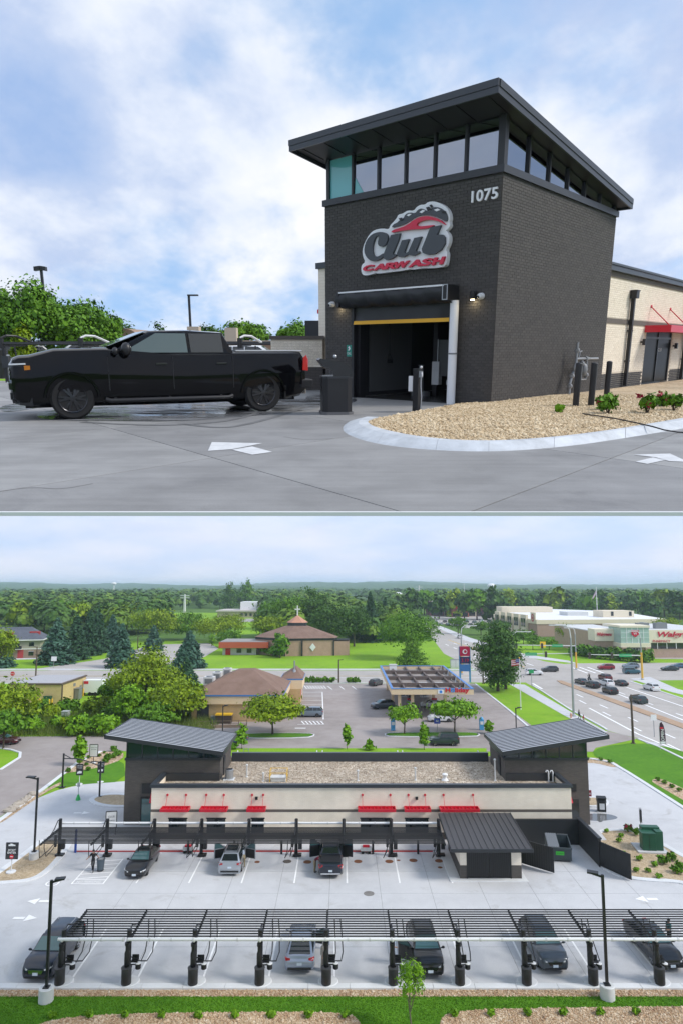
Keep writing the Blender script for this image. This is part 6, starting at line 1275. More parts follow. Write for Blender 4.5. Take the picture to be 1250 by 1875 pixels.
q = gp(1082, 1190); t = thing('reader_board', 'white pharmacy sign board on two posts at the lot edge', 'sign', (q.x, q.y, 0)); b_ = SP((-4.2, -0.4, 5.4), (4.2, 0.4, 8.0)).build('board', SIGNW, t); text_on('lettering', 'Walgreens', ((-3.2, -0.41, 6.2), (1, 0, 0), (0, 0, 1), (0, -1, 0)), mat('letter_violet', (0.35, 0.2, 0.45), 0.5), b_, width=6.4, height=1.1, extr=0.02, shear=0.28)
SP((-3.8, -0.3, 3.4), (3.8, 0.3, 5.2)).build('lower_board', mat('board_grey', (0.3, 0.33, 0.36), 0.5), t)
for x in (-3, 3): BA((x, 0, 0), (x, 0, 5.4), 0.4).build('post', GREYM, t)
sq = gp(1000, 1163); BIG = mat('store_block', (0.40, 0.275, 0.22), 0.85, var=0.08); BIG2 = mat('store_cream', (0.76, 0.67, 0.52), 0.85)
sy = gp(1045, 1166).y; bs = thing('big_store', 'very wide flat-roofed brown and cream superstore behind the pharmacy', 'store', (0, 0, 0)); XL, XM, XR = pxl(917, sy + 55), pxl(985, sy), pxl(1205, sy + 20)
mb = MB(); mb.prism([(XM, sy), (XR, sy + 10), (XR + 20, sy + 110), (XL + 60, sy + 160), (XL, sy + 70)], 0, 6.0); mb.build('wall', BIG, bs)
mb = MB(); mb.prism([(XM - .3, sy - .3), (XR + .3, sy + 9.7), (XR + 20.3, sy + 110.3), (XL + 60, sy + 160.3), (XL - .3, sy + 70)], 6.0, 8.0); mb.build('cornice', BIG2, bs)
mb = MB(); mb.prism([(XM + 1, sy + 1), (XR - 1, sy + 11), (XR + 19, sy + 109), (XL + 60, sy + 159), (XL + 1, sy + 70)], 8.0, 8.15); mb.build('roof', mat('white_membrane', (0.76, 0.77, 0.79), 0.8, var=0.05, scale=0.2), bs)
dxy = Vector((XL - XM, 70, 0)).normalized(); nxy = Vector((-dxy.y, dxy.x, 0)) 
nxy = nxy if nxy.x < 0 else -nxy
for k in range(5):
 p_ = Vector((XM, sy, 0)) + dxy * (12 + 11 * k); EX([tuple(p_ + nxy * 0.1 + Vector((0, 0, z_)) + dxy * u) for u, z_ in ((0, 0), (8, 0), (8, 10), (0, 10))], tuple(nxy * 1.2)).build('bay', BIG2, bs)
 for j in range(2): EX([tuple(p_ + nxy * 1.4 + Vector((0, 0, z_)) + dxy * (u + 0.9 + 3.5 * j)) for u, z_ in ((0, 4), (2.4, 4), (2.4, 8.2), (0, 8.2))], tuple(nxy * 0.1)).build('window', GLASS, bs)
EX([tuple(Vector((XM, sy, 0)) + nxy * 0.1 + dxy * u + Vector((0, 0, z_))) for u, z_ in ((1, 6.4), (7, 6.4), (7, 11.5), (1, 11.5))], tuple(nxy * 0.5)).build('sign_panel', BIG2, bs)
p_ = Vector((XM, sy, 8.9)) + dxy * 4 + nxy * 0.7
for r0, r1 in ((1.3, 1.9), (0.0, 0.7)):
 mb = MB()
 for k in range(20):
  a0, a1 = 2 * math.pi * k / 20, 2 * math.pi * (k + 1) / 20
  mb.add([tuple(p_ + dxy * (r_ * math.cos(a)) + Vector((0, 0, r_ * math.sin(a)))) for r_, a in ((max(r0, .01), a0), (r1, a0), (r1, a1), (max(r0, .01), a1))], [(0, 1, 2, 3)])
 mb.build('bullseye_emblem', RT, bs)
for k, (x0_, x1_, y_, z_, h_) in enumerate(((0.25, 0.42, 92, 8.16, 3.4), (0.45, 0.62, 45, 8.15, 2.0), (0.62, 0.86, 24, 8.15, 3.4))):
 B(bs, 'roof_storey', (XL + 10 if k == 0 else XM + (XR - XM) * x0_, sy + y_, z_), (XL + 42 if k == 0 else XM + (XR - XM) * x1_, sy + y_ + 14, z_ + h_), BIG2 if k != 1 else WHT2)
for k in range(2): B(bs, 'roof_opening', (XM + (XR - XM) * (0.68 + 0.14 * k), sy + 23.9, 9), (XM + (XR - XM) * (0.70 + 0.14 * k), sy + 23.99, 11.2), CHAR)
fq = Vector((pxl(1097, sy + 60), sy + 60, 8)); t = thing('flagpole', 'thin flagpole with a drooping flag above the superstore roof', 'flagpole', (fq.x, fq.y, 0)); TU([(0, 0, 8), (0, 0, 24)], 0.2, 6).build('pole', WHT2, t); EX([(-0.2, 0, 22), (-2.6, 0, 17.5), (-2.0, 0, 17.2), (-0.2, 0, 20)], (0, 0.1, 0)).build('flag', mat('flag_mixed', (0.45, 0.35, 0.4), 0.8), t)
for k, (x0_, x1_, yb_, h_, m_, lb) in enumerate(((787, 812, 1128, 12, mat('plum_stucco', (0.22, 0.09, 0.10), 0.8), 'plum fronted shop at the left end of the far shopping strip'), (812, 848, 1127, 9, BIG2, 'pale roofed shop second from the left of the far strip'), (826, 858, 1130, 11, mat('brick_stucco', (0.36, 0.13, 0.10), 0.8), 'brick red shop in the middle of the far strip'), (850, 872, 1129, 9, BIG2, 'cream shop right of the brick red one in the far strip'), (871, 885, 1128, 11, MATS['plum_stucco'], 'dark red gabled shop near the right of the far strip'), (902, 918, 1130, 10, MATS['plum_stucco'], 'small dark red shop just left of the superstore'))):
 a, b = gp(x0_, yb_), gp(x1_, yb_); t = thing('strip_shop', lb, 'shop', (a.x, a.y, 0), 0, 'shops of the far strip'); w_ = b.x - a.x
 B(t, 'wall', (0, 0, 0), (w_, 30, h_ * 0.8), m_); B(t, 'parapet', (-0.3, -0.3, h_ * 0.8), (w_ + 0.3, 30, h_), m_ if k % 2 == 0 else STU); B(t, 'roof', (0, 0.5, h_), (w_, 29.5, h_ + 0.3), WHT2); B(t, 'shopfront', (1, -0.15, 0.4), (w_ - 1, -0.001, 3.8), GLASS); B(t, 'sign_board', (w_ * 0.25, -0.5, h_ * 0.6), (w_ * 0.75, -0.301, h_ * 0.78), SIGNW if k % 2 else RED)
a, b = gp(398, 1131), gp(480, 1131); t = thing('far_depot', 'long pale flat building with a white box on its roof by the far field', 'building', (a.x, a.y, 0)); w_ = b.x - a.x
B(t, 'wall', (0, 0, 0), (w_, 40, 4.5), mat('depot_wall', (0.45, 0.38, 0.30), 0.8)); B(t, 'roof', (-1, -1, 4.5), (w_, 40, 5.6), mat('depot_roof', (0.52, 0.47, 0.45), 0.8)); B(t, 'upper_storey', (w_ * 0.46, 12, 5.6), (w_ * 0.98, 36, 12), SIGNW)
for k in range(4): B(t, 'window', (w_ * (0.52 + 0.1 * k), -0.1, 1.2), (w_ * (0.57 + 0.1 * k), -0.001, 3.4), GLASS)
sheet('depot_lot', px([(430, 1139), (480, 1139), (485, 1133), (440, 1133)]), 0.03, ASPHG)
for k, (x, yt, yb_, lb) in enumerate(((338, 1088, 1122, 'grey lattice mast above the far field'), (449, 1071, 1110, 'slim pale mast, taller of the two by the far depot'), (454, 1082, 1110, 'slim pale mast, shorter of the two by the far depot'), (767, 1072, 1112, 'grey mast rising behind the big round tree'), (850, 1068, 1090, 'hair-thin radio mast on the hazy skyline'))):
 q = gp(x, max(yb_, 1112)); top = atY(x, yt, q.y).z; t = thing('mast', lb, 'mast', (q.x, q.y, 0)); w_ = 2.6 if k in (0, 3) else 1.0 if k < 4 else 0.9
 TU([(0, 0, 0), (0, 0, top)], [w_ * 0.55, w_ * 0.28], 6).build('pole', WHT2, t)
 for u in (0.8, 0.92) if k in (0, 3) else (0.95,): BA((-w_ * 1.6, 0, top * u), (w_ * 1.6, 0, top * u), w_ * 0.25).build('crossarm', WHT2, t)
for k, (x, yt, r_, lb, D) in enumerate(((209, 1066, 9, 'faint grey water tower on the hazy ridge at the left', 2400), (899, 1068, 10, 'white water tower on the skyline above the superstore', 1500), (727, 1084, 9, 'white water tower dome just above the trees in the middle', 900))):
 p_ = atY(x, yt, D); t = thing('water_tower', lb, 'water tower', (p_.x, D, 0), 0, 'water towers on the skyline'); LA([(r_ * 0.35, 0), (r_ * 0.22, p_.z * 0.5), (r_ * 0.25, p_.z - r_ * 1.2)], 12).build('stem', SIGNW, t, smooth=50); MB().ball((0, 0, p_.z - r_ * 0.62), r_, 8, sq=(1, 1, 0.6)).build('tank', SIGNW, t, smooth=60)
WOODP = mat('pole_wood', (0.10, 0.072, 0.055), 0.9)
for k, (xb, yb_, xt, yt, lb, arm) in enumerate(((1159, 1362, 1172, 1272, 'brown wooden pole beside the right lawn and the flag', 0.6), (65, 1246, 57, 1184, 'leaning brown pole behind the tan utility building', -0.5), (620, 1251, 621, 1208, 'dark thin lamp pole at the edge of the petrol lot', 0.5), (252, 1190, 250, 1165, 'thin dark pole among the spruces by the church lot', 0.8), (884, 1252, 886, 1225, 'short dark pole left of the tall roadside tree', 0.0))):
 a = gp(xb, yb_); top = atY(xt, yt, a.y); t = thing('utility_pole', lb, 'pole', a, 0, 'dark utility poles'); v = Vector((0, 0, top.z)); TU([(0, 0, -0.1), v], [0.22, 0.14], 8).build('shaft', WOODP, t, smooth=60); BA((-0.1, 0, top.z - 0.15), (arm * 2 + 0.1, 0, top.z), 0.14).build('arm', WOODP, t); LA([(0.4, 0), (0.36, 0.1)], 10).build('collar', WOODP, t)
def street_lamp(label, xb, yb_, xt, yt, reach, yellow=0.0, signals=()):
 a = gp(xb, yb_); top = atY(xt, yt, a.y).z; t = thing('street_lamp', label, 'street lamp', a, 0, 'tall curved street lamps'); r = reach
 TU([(0, 0, 0), (0, 0, top * 0.86)], [0.24, 0.15], 8).build('pole', STEEL, t, smooth=50); TU([(0, 0, top * 0.86), (r * 0.06, 0, top * 0.95), (r * 0.28, 0, top), (r, 0, top * 1.0)], 0.11, 6).build('arm', WHT2, t, smooth=60); EX([(r, -0.3, top - 0.1), (r * 1.25, -0.25, top - 0.08), (r * 1.25, 0.25, top - 0.08), (r, 0.3, top - 0.1)], (0, 0, 0.2)).build('lamp_head', WHT2, t)
 LA([(0.45, 0), (0.42, 0.25), (0.28, 0.4)], 10).build('base', STEEL, t)
 if yellow: LA([(0.27, 0.4), (0.25, yellow)], 10).build('yellow_sleeve', mat('signal_yellow', (0.72, 0.42, 0.06), 0.5), t)
 for z_, L_, sg in signals:
  m_ = TU([(0, 0, z_), (sg * L_, 0, z_ + 0.25)], [0.16, 0.09], 6).build('mast_arm', WHT2, t)
  for u in (0.55, 0.97):
   h = SP((sg * L_ * u - 0.28, -0.25, z_ - 0.8), (sg * L_ * u + 0.28, 0.15, z_ + 0.75)).build('signal_head', mat('signal_body', (0.05, 0.04, 0.03), 0.5), m_)
  SP((sg * L_ * 0.3 - 1.6, -0.12, z_ - 0.35), (sg * L_ * 0.3 + 1.6, -0.05, z_ + 0.45)).build('street_name_plate', mat('street_green', (0.02, 0.35, 0.12), 0.5), m_)
 return t
street_lamp('tall grey street lamp and signal mast rising by the sidewalk near the right tower', 1050, 1312, 1058, 1145, -3.2, 0)
street_lamp('street lamp with yellow sleeve and signal arm at the right corner of the pharmacy lawn', 1176, 1245, 1181, 1156, -2.6, 7.0, ((6.2, 14, -1),))
street_lamp('street lamp with a yellow sleeve behind the price pylon', 845, 1235, 846, 1146, 3.5, 6.5, ())
street_lamp('street lamp leaning out from behind the tall roadside tree', 940, 1240, 942, 1157, 4.0, 0, ((6.0, 16, 1),))
street_lamp('signal mast with yellow sleeve and a long arm in front of the pharmacy lawn', 1055, 1226, 1056, 1150, -2.6, 5, ((6.8, 18, -1),))
q = gp(673, 1262); 
q = gp(953, 1300); t = thing('flag_pole', 'white pole with an american flag on the lawn beside the tall roadside tree', 'flagpole', q); top = atY(957, 1205, q.y).z; TU([(0, 0, 0), (0, 0, top)], [0.1, 0.05], 8).build('pole', SIGNW, t); MB().ball((0, 0, top), 0.16, 5).build('finial', YEL, t)
fw, fh = 1.5, 1.25
fl = thing('american_flag', 'american flag with stripes and blue corner flying from the white pole', 'flag', (q.x - 0.05, q.y, top - 0.15))
for k in range(7): EX([(-fw * u / 6 - 0.06, 0.12 * math.sin(u * 1.3), -fh * k / 7 - 0.18 * u / 6 * fh) for u in range(7)] + [(-fw * u / 6 - 0.06, 0.12 * math.sin(u * 1.3), -fh * (k + 1) / 7 - 0.18 * u / 6 * fh) for u in range(6, -1, -1)], (0, 0.02, 0)).build('stripe', RED if k % 2 == 0 else SIGNW, fl)
SP((-0.7, -0.16, -0.75), (-0.07, -0.14, 0.0)).build('canton', mat('flag_blue', (0.03, 0.05, 0.25), 0.7), fl)
for k in range(6): MB().box((-0.18 - 0.2 * (k % 3), -0.17, -0.2 - 0.3 * (k // 3)), (0.09, 0.015, 0.09), 0, 0).build('star', SIGNW, fl)
for (x, y, w_, h_, z0, m_, lb) in ((98, 1223, 1.6, 1.3, 2.0, SIGNW, 'white board sign on the lawn below the apartment house'), (751, 1225, 2.6, 3.4, 0.6, SIGNW, 'white sign board beside the conical tree behind the petrol canopy'), (973, 1256, 1.2, 0.8, 3.0, MATS['street_green'], 'green street sign at the sidewalk corner'), (1198, 1350, 0.9, 0.9, 2.6, SIGNW, 'white road sign on the verge by the main road'), (994, 1203, 2.0, 2.0, 3.2, mat('warning_yellow', (0.8, 0.5, 0.02), 0.5), 'yellow warning sign across the junction')):
 q = gp(x, y); t = thing('road_sign', lb, 'sign', q); TU([(0, 0.05, 0), (0, 0.05, z0 + h_ * 0.8)], 0.07, 6).build('post', STEEL, t); SP((-w_ / 2, -0.06, z0), (w_ / 2, 0.02, z0 + h_)).build('board', m_, t)
q = gp(22, 1256); t = thing('stop_sign', 'red octagonal STOP sign on a post left of the tan utility building', 'stop sign', q); TU([(0, 0, 0), (0, 0, 3.0)], 0.06, 6).build('post', STEEL, t); oc = EX([(0.55 * math.cos(R(22.5 + 45 * k)), -0.07, 2.9 + 0.55 * math.sin(R(22.5 + 45 * k))) for k in range(8)], (0, 0.04, 0)).build('board', RED, t); text_on('lettering', 'STOP', ((-0.4, -0.075, 2.76), (1, 0, 0), (0, 0, 1), (0, -1, 0)), SIGNW, oc, width=0.8, height=0.28, extr=0.004)
q = gp(1045, 1315); t = thing('fire_hydrant', 'small pale fire hydrant on the grass by the lamp', 'fire hydrant', q); LA([(0.2, 0), (0.16, 0.1), (0.16, 0.6), (0.2, 0.65), (0.12, 0.85), (0.02, 0.9)], 10).build('body', mat('hydrant_pink', (0.6, 0.3, 0.22), 0.5), t); LA([(0.08, -0.26), (0.08, 0.26)], 8, c=(0, 0, 0.5), axis='x').build('nozzle', MATS['hydrant_pink'], t)
# ================================================================== vehicles of the town
UP, DN = R(90), R(-90)
navy = paint('navy', (0.010, 0.016, 0.032)); black = paint('black', (0.008, 0.008, 0.010)); silver = paint('silver', (0.42, 0.45, 0.49), 0.6, 0.3); bluesil = paint('blue_silver', (0.33, 0.38, 0.47), 0.5, 0.3); slate = paint('slate', (0.055, 0.070, 0.090), 0.4)
white = paint('white', (0.74, 0.75, 0.77), 0.0); dgrey = paint('dark_grey', (0.055, 0.06, 0.065), 0.4); maroon = paint('maroon', (0.09, 0.008, 0.014)); teal = paint('teal', (0.02, 0.10, 0.14)); redp = paint('red', (0.28, 0.012, 0.03)); dgreen = paint('dark_green', (0.020, 0.040, 0.042)); midb = paint('mid_blue', (0.06, 0.12, 0.20), 0.4); lblue = paint('light_blue_grey', (0.20, 0.25, 0.31), 0.5)
LZ = LOT_Z + 0.014
def park(label, kind, p, x, y, face, **kw):
 L = kw.get('L', KINDS[kind]['L']); b = gp(x, y, LZ)
 return car('parked_car' if kind != 'pickup' else 'parked_pickup', label, 'car' if kind != 'pickup' else 'pickup truck', kind, p, (b.x, b.y + L / 2, LZ), face, **kw)
GL = 'cars at the vacuum bays'
park('dark navy SUV at the left end of the near canopy, facing the camera', 'bigsuv', navy, 66, 1803, DN + R(-2.0), group=GL, rims=RIMS, chrome=True, rails=CHROME)
park('silver blue fastback sedan under the near canopy, seen from behind with its right door open', 'sedan', bluesil, 548, 1787, UP, group=GL, rims=RIMS, doors=((-1, R(72)),), tail=1.04, cab=(1.4, 2.3, 3.2, 4.62))
park('black SUV with driver door open behind the sapling under the near canopy', 'suv', black, 786, 1796, DN + R(1.5), group=GL, rims=RIMS, doors=((-1, R(58)),), L=4.8)
park('slate grey SUV under the near canopy beside the right lamp post, facing the camera', 'suv', slate, 1015, 1786, DN + R(2), group=GL, rims=RIMS)
park('dark sedan at the right edge under the near canopy, facing the camera', 'sedan', black, 1228, 1782, DN + R(3.5), group=GL, rims=RIMS)
park('black sedan under the far canopy beside the hatched bay, facing the camera', 'sedan', black, 245, 1612, DN, group=GL, sunroof=True)
park('silver SUV under the far canopy seen from behind, both front doors open', 'suv', silver, 420, 1606, UP, group=GL, rims=RIMS, doors=((1, R(66)), (-1, R(66))), sunroof=True)
park('navy pickup under the far canopy seen from behind, both front doors open', 'pickup', navy, 605, 1611, UP, group=GL, rims=RIMS, doors=((1, R(66)), (-1, R(66))))
b = gp(226, 1484); car('parked_car', 'white car nosing out from behind the left wash tower', 'car', 'hatch', white, (b.x + 2.3, b.y + 0.6, LZ), R(0), rims=RIMS)
_a, _b = gp(1250, 1330), gp(1019, 1249); AWAY = math.atan2(_b.y - _a.y, _b.x - _a.x)
ROAD = [
 ('silver white SUV crossing the junction, nearest the tall roadside tree', 'suv', white, 977, 1236, 0.0), ('dark grey SUV crossing the junction just above the silver one', 'suv', dgrey, 1006, 1230, math.pi), ('red SUV crossing in front of the pharmacy lawn', 'suv', redp, 1109, 1226, math.pi),
 ('teal boxy off-roader at the signal mast with the yellow sleeve', 'boxsuv', teal, 1156, 1234, 0.0), ('silver blue car behind the teal off-roader', 'suv', lblue, 1154, 1224, math.pi), ('dark car at the right edge on the cross street, left of the pair', 'sedan', dgreen, 1226, 1228, math.pi), ('dark car at the right edge on the cross street, right of the pair', 'sedan', midb, 1243, 1223, math.pi),
 ('dark grey car at the head of the queue beside the median', 'sedan', dgrey, 1064, 1252, AWAY), ('maroon car at the head of the middle lane queue', 'suv', maroon, 1107, 1245, AWAY), ('white SUV in the queue behind the maroon car', 'suv', white, 1110, 1256, AWAY), ('black SUV second in the queue beside the median', 'suv', black, 1084, 1259, AWAY), ('black car in the outer lane right of the white SUV', 'sedan', black, 1136, 1255, AWAY), ('black SUV last in the queue below the white one', 'suv', black, 1116, 1270, AWAY), ('white SUV alone in the outer lane by the right verge', 'suv', white, 1192, 1264, AWAY), ('dark grey green hatchback nearest the camera on the main road', 'suv', dgreen, 1168, 1287, AWAY),
 ('white car half hidden behind the price pylon and tree', 'sedan', white, 884, 1228, AWAY), ('white car on the far leg of the main road', 'suv', white, 841, 1169, AWAY), ('dark car farthest along the main road', 'sedan', dgrey, 802, 1160, AWAY),
 ('white hatchback at the pumps under the petrol canopy', 'hatch', white, 789, 1295, math.pi), ('white SUV in front of the petrol canopy behind the tree', 'suv', white, 806, 1321, math.pi), ('dark blue car at the left pumps of the petrol canopy', 'suv', slate, 700, 1297, R(200)), ('dark SUV behind the left columns of the petrol canopy', 'suv', dgrey, 688, 1255, R(60)),
 ('dark green boxy SUV driving along the lane behind the car wash', 'boxsuv', dgreen, 812, 1364, math.pi), ('blue grey SUV in the bays beside the tan shop', 'bigsuv', lblue, 567, 1312, math.pi), ('mid blue car on the lane right of the left tower', 'sedan', midb, 426, 1360, math.pi), ('dark red car under the tree at the left edge', 'sedan', maroon, 6, 1362, 0.0),
 ('teal car below the white pharmacy board', 'sedan', teal, 1071, 1187, math.pi), ('white SUV beside the pharmacy entrance lane', 'suv', white, 1099, 1194, math.pi), ('white car parked before the pharmacy windows', 'sedan', white, 1217, 1203, math.pi), ('dark pickup parked right of the white car at the pharmacy', 'pickup', black, 1235, 1202, math.pi)]
for lb, kd, p_, x, y, rz in ROAD:
 b = gp(x, y, 0.04); car('passing_car' if y < 1290 and x > 800 else 'parked_car', lb, 'car' if kd != 'pickup' else 'pickup truck', kd, p_, b, rz, group='cars on the roads and lots beyond', small=True)
tiny = None; cols = [white, dgrey, redp, silver, black, lblue]
for k in range(18):
 x, y = 800 + (k % 9) * 13.5 + (k // 9) * 6, 1139 + (k // 9) * 6 + (k % 3); b = gp(x, y, 0.04); lb = f'tiny {["white", "grey", "red", "silver", "black", "blue"][k % 6]} car in the far strip parking, {"back" if k < 9 else "front"} row, {ORD[k % 9]} from the left'
 if tiny is None:
  tiny = car('distant_car', lb, 'car', 'suv', white, b, R(100), group='tiny cars in the far strip parking', small=True)
 else: tree_copy(tiny, b, R(100) if k % 2 else R(-80), lb, mats={'car_paint_white': cols[k % 6]})
for k, (x, y) in enumerate(((628, 1115), (634, 1121), (640, 1110), (645, 1117), (632, 1108))):
 b = gp(x, y, 0.04); tree_copy(tiny, b, R(80), f'tiny car on the far road between the trees, {ORD[k]} from the junction of woods', group='tiny cars on the far road', mats={'car_paint_white': cols[(k * 2 + 1) % 6]})
# ================================================================== people
blk_c, tan_c, mar_c, kha_c, tea_c, gry_c, blu_c, pnk_c = cloth('black', (0.012, 0.012, 0.014)), cloth('beige', (0.34, 0.30, 0.26)), cloth('maroon', (0.14, 0.012, 0.03)), cloth('khaki', (0.32, 0.26, 0.16)), cloth('teal', (0.03, 0.18, 0.18)), cloth('grey', (0.10, 0.105, 0.11)), cloth('pale_blue', (0.40, 0.46, 0.55)), cloth('pale_pink', (0.6, 0.45, 0.45))
HAIRD = mat('dark_hair', (0.02, 0.014, 0.01), 0.7); SHOE = mat('dark_shoe', (0.02, 0.02, 0.02), 0.6)
def pm(top, legs, skin=SKIN, short=True): return dict(skin=skin, top=top, legs=legs, shoes=SHOE, short=short)
b = gp(170, 1596, LZ)
person('man in black clothes and a cap walking across the hatched bay, pulling a grey bin', dict(knL=(0.20, 0.09, 0.52), anL=(0.30, 0.08, 0.12), toL=(0.47, 0.09, 0.07), knR=(-0.02, -0.09, 0.50), anR=(-0.25, -0.09, 0.14), toR=(-0.12, -0.10, 0.05), elR=(0.0, -0.34, 1.20), wrR=(0.06, -0.52, 1.02), haR=(0.08, -0.58, 0.96), elL=(-0.10, 0.32, 1.18), wrL=(-0.12, 0.46, 0.98), haL=(-0.12, 0.5, 0.92)), pm(blk_c, blk_c), b, DN + R(8), hair=HAIRD, hat=mat('cap_black', (0.012, 0.012, 0.013), 0.8))
b = gp(184, 1595, LZ); t = thing('wheeled_bin', 'grey round plastic bin on a dolly beside the man in black', 'bin', b); LA([(0.26, 0.1), (0.33, 0.9), (0.36, 0.92), (0.36, 0.98), (0.31, 0.98), (0.30, 0.9), (0.05, 0.86)], 18).build('drum', mat('bin_slate', (0.07, 0.095, 0.12), 0.55), t, smooth=40); LA([(0.28, 0.06), (0.28, 0.099)], 16).build('dolly', BLK, t); MB().box((0.0, 0.0, 0.93), (0.4, 0.4, 0.12)).build('liner', mat('bag_grey', (0.3, 0.31, 0.32), 0.5), t)
for a in range(4): LA([(0.05, -0.02), (0.05, 0.02)], 8, c=(0.2 * math.cos(a * 1.57 + .7), 0.2 * math.sin(a * 1.57 + .7), 0.05), axis='y').build('caster', RUB, t)
b = gp(593, 1778, LZ); person('person in a long beige robe and veil beside the silver blue sedan', {}, pm(tan_c, tan_c), b, R(170), skirt=tan_c, veil=mat('veil_beige', (0.42, 0.39, 0.36), 0.9))
b = gp(576, 1598, LZ); person('person in maroon top and khaki trousers bending in at the open pickup door', dict(chest=(0.26, 0, 1.18), neck=(0.40, 0, 1.30), head=(0.48, 0, 1.34), crown=(0.58, 0, 1.38), shL=(0.33, 0.17, 1.24), shR=(0.33, -0.17, 1.24), elL=(0.52, 0.2, 1.05), wrL=(0.72, 0.16, 1.0), haL=(0.80, 0.14, 1.0), elR=(0.5, -0.22, 1.05), wrR=(0.7, -0.2, 1.0), haR=(0.78, -0.18, 1.0), pel=(-0.04, 0, 0.94)), pm(mar_c, kha_c), b, R(-20), hair=HAIRD)
b = gp(446, 1590, LZ); person('person in a pale blue shirt leaning into the right door of the silver SUV', dict(chest=(0.26, 0, 1.18), neck=(0.40, 0, 1.30), head=(0.48, 0, 1.34), crown=(0.58, 0, 1.38), shL=(0.33, 0.17, 1.24), shR=(0.33, -0.17, 1.24), elL=(0.52, 0.2, 1.05), wrL=(0.70, 0.16, 1.0), haL=(0.78, 0.14, 1.0), elR=(0.5, -0.22, 1.05), wrR=(0.7, -0.2, 1.0), haR=(0.78, -0.18, 1.0)), pm(blu_c, kha_c), b, R(120), hair=HAIRD)
b = gp(1226, 1733, LZ); person('person in a teal top behind the dark sedan at the right edge', dict(elL=(0.16, 0.24, 1.18), wrL=(0.36, 0.2, 1.16), haL=(0.44, 0.18, 1.16)), pm(tea_c, blk_c), b, R(200), hair=HAIRD)
b = gp(717, 1765, LZ); person('person in pale pink half hidden by the vacuum station left of the black SUV', dict(elR=(0.12, -0.26, 1.16), wrR=(0.32, -0.22, 1.1), haR=(0.40, -0.2, 1.1)), pm(pnk_c, gry_c), b, R(-10), hair=HAIRD)
b = gp(1060, 1318, 0.03); person('pedestrian in dark clothes on the sidewalk beside the tall lamp', dict(knL=(0.18, 0.09, 0.52), anL=(0.24, 0.09, 0.1), toL=(0.4, 0.09, 0.05), anR=(-0.22, -0.09, 0.12), toR=(-0.08, -0.1, 0.05)), pm(gry_c, blk_c, short=False), b, R(-60), hair=HAIRD)
b = gp(1068, 1325, 0.03); person('shorter pedestrian with a red top walking behind the one in dark clothes', dict(knL=(0.16, 0.09, 0.52), anL=(0.2, 0.09, 0.1), toL=(0.36, 0.09, 0.05)), pm(cloth('red', (0.4, 0.05, 0.05)), tan_c), b, R(-60), 0.85, hair=HAIRD)
b = gp(372 / 4.167 + 660, 1287, 0.04); person('person in dark clothes standing at the pumps', {}, pm(blk_c, blk_c, short=False), b, R(30), hair=HAIRD)
b = gp(1079, 1247, 0.04); t_ = person('motorcycle rider in dark clothes between the queued cars', dict(chest=(0.12, 0, 1.30), neck=(0.2, 0, 1.48), head=(0.24, 0, 1.58), crown=(0.26, 0, 1.72), knL=(0.36, 0.2, 0.82), anL=(0.18, 0.2, 0.42), toL=(0.34, 0.2, 0.36), knR=(0.36, -0.2, 0.82), anR=(0.18, -0.2, 0.42), toR=(0.34, -0.2, 0.36), elL=(0.35, 0.26, 1.2), wrL=(0.55, 0.28, 1.12), haL=(0.62, 0.28, 1.12), elR=(0.35, -0.26, 1.2), wrR=(0.55, -0.28, 1.12), haR=(0.62, -0.28, 1.12)), pm(blk_c, blk_c, short=False), b, AWAY, 1.1, hat=BLKG)
t = thing('motorcycle', 'dark motorcycle under the rider between the queued cars', 'motorcycle', b, AWAY)
for x in (-0.7, 0.75): LA([(0.33, -0.07), (0.33, 0.07)], 16, c=(x, 0, 0.33), axis='y').build('wheel', RUB, t)
MB().ball((0.25, 0, 0.78), 0.26, 6, sq=(1.3, 0.6, 0.7)).build('tank', BLKG, t, smooth=60); SP((-0.6, -0.15, 0.74), (0.0, 0.15, 0.84)).build('seat', BLK, t); SP((-0.3, -0.2, 0.3), (0.4, 0.2, 0.7)).build('engine', GREYM, t); BA((0.75, 0.1, 0.33), (0.5, 0.1, 1.1), 0.06).bar((0.5, -0.38, 1.12), (0.5, 0.38, 1.12), 0.05).build('fork', BLK, t)
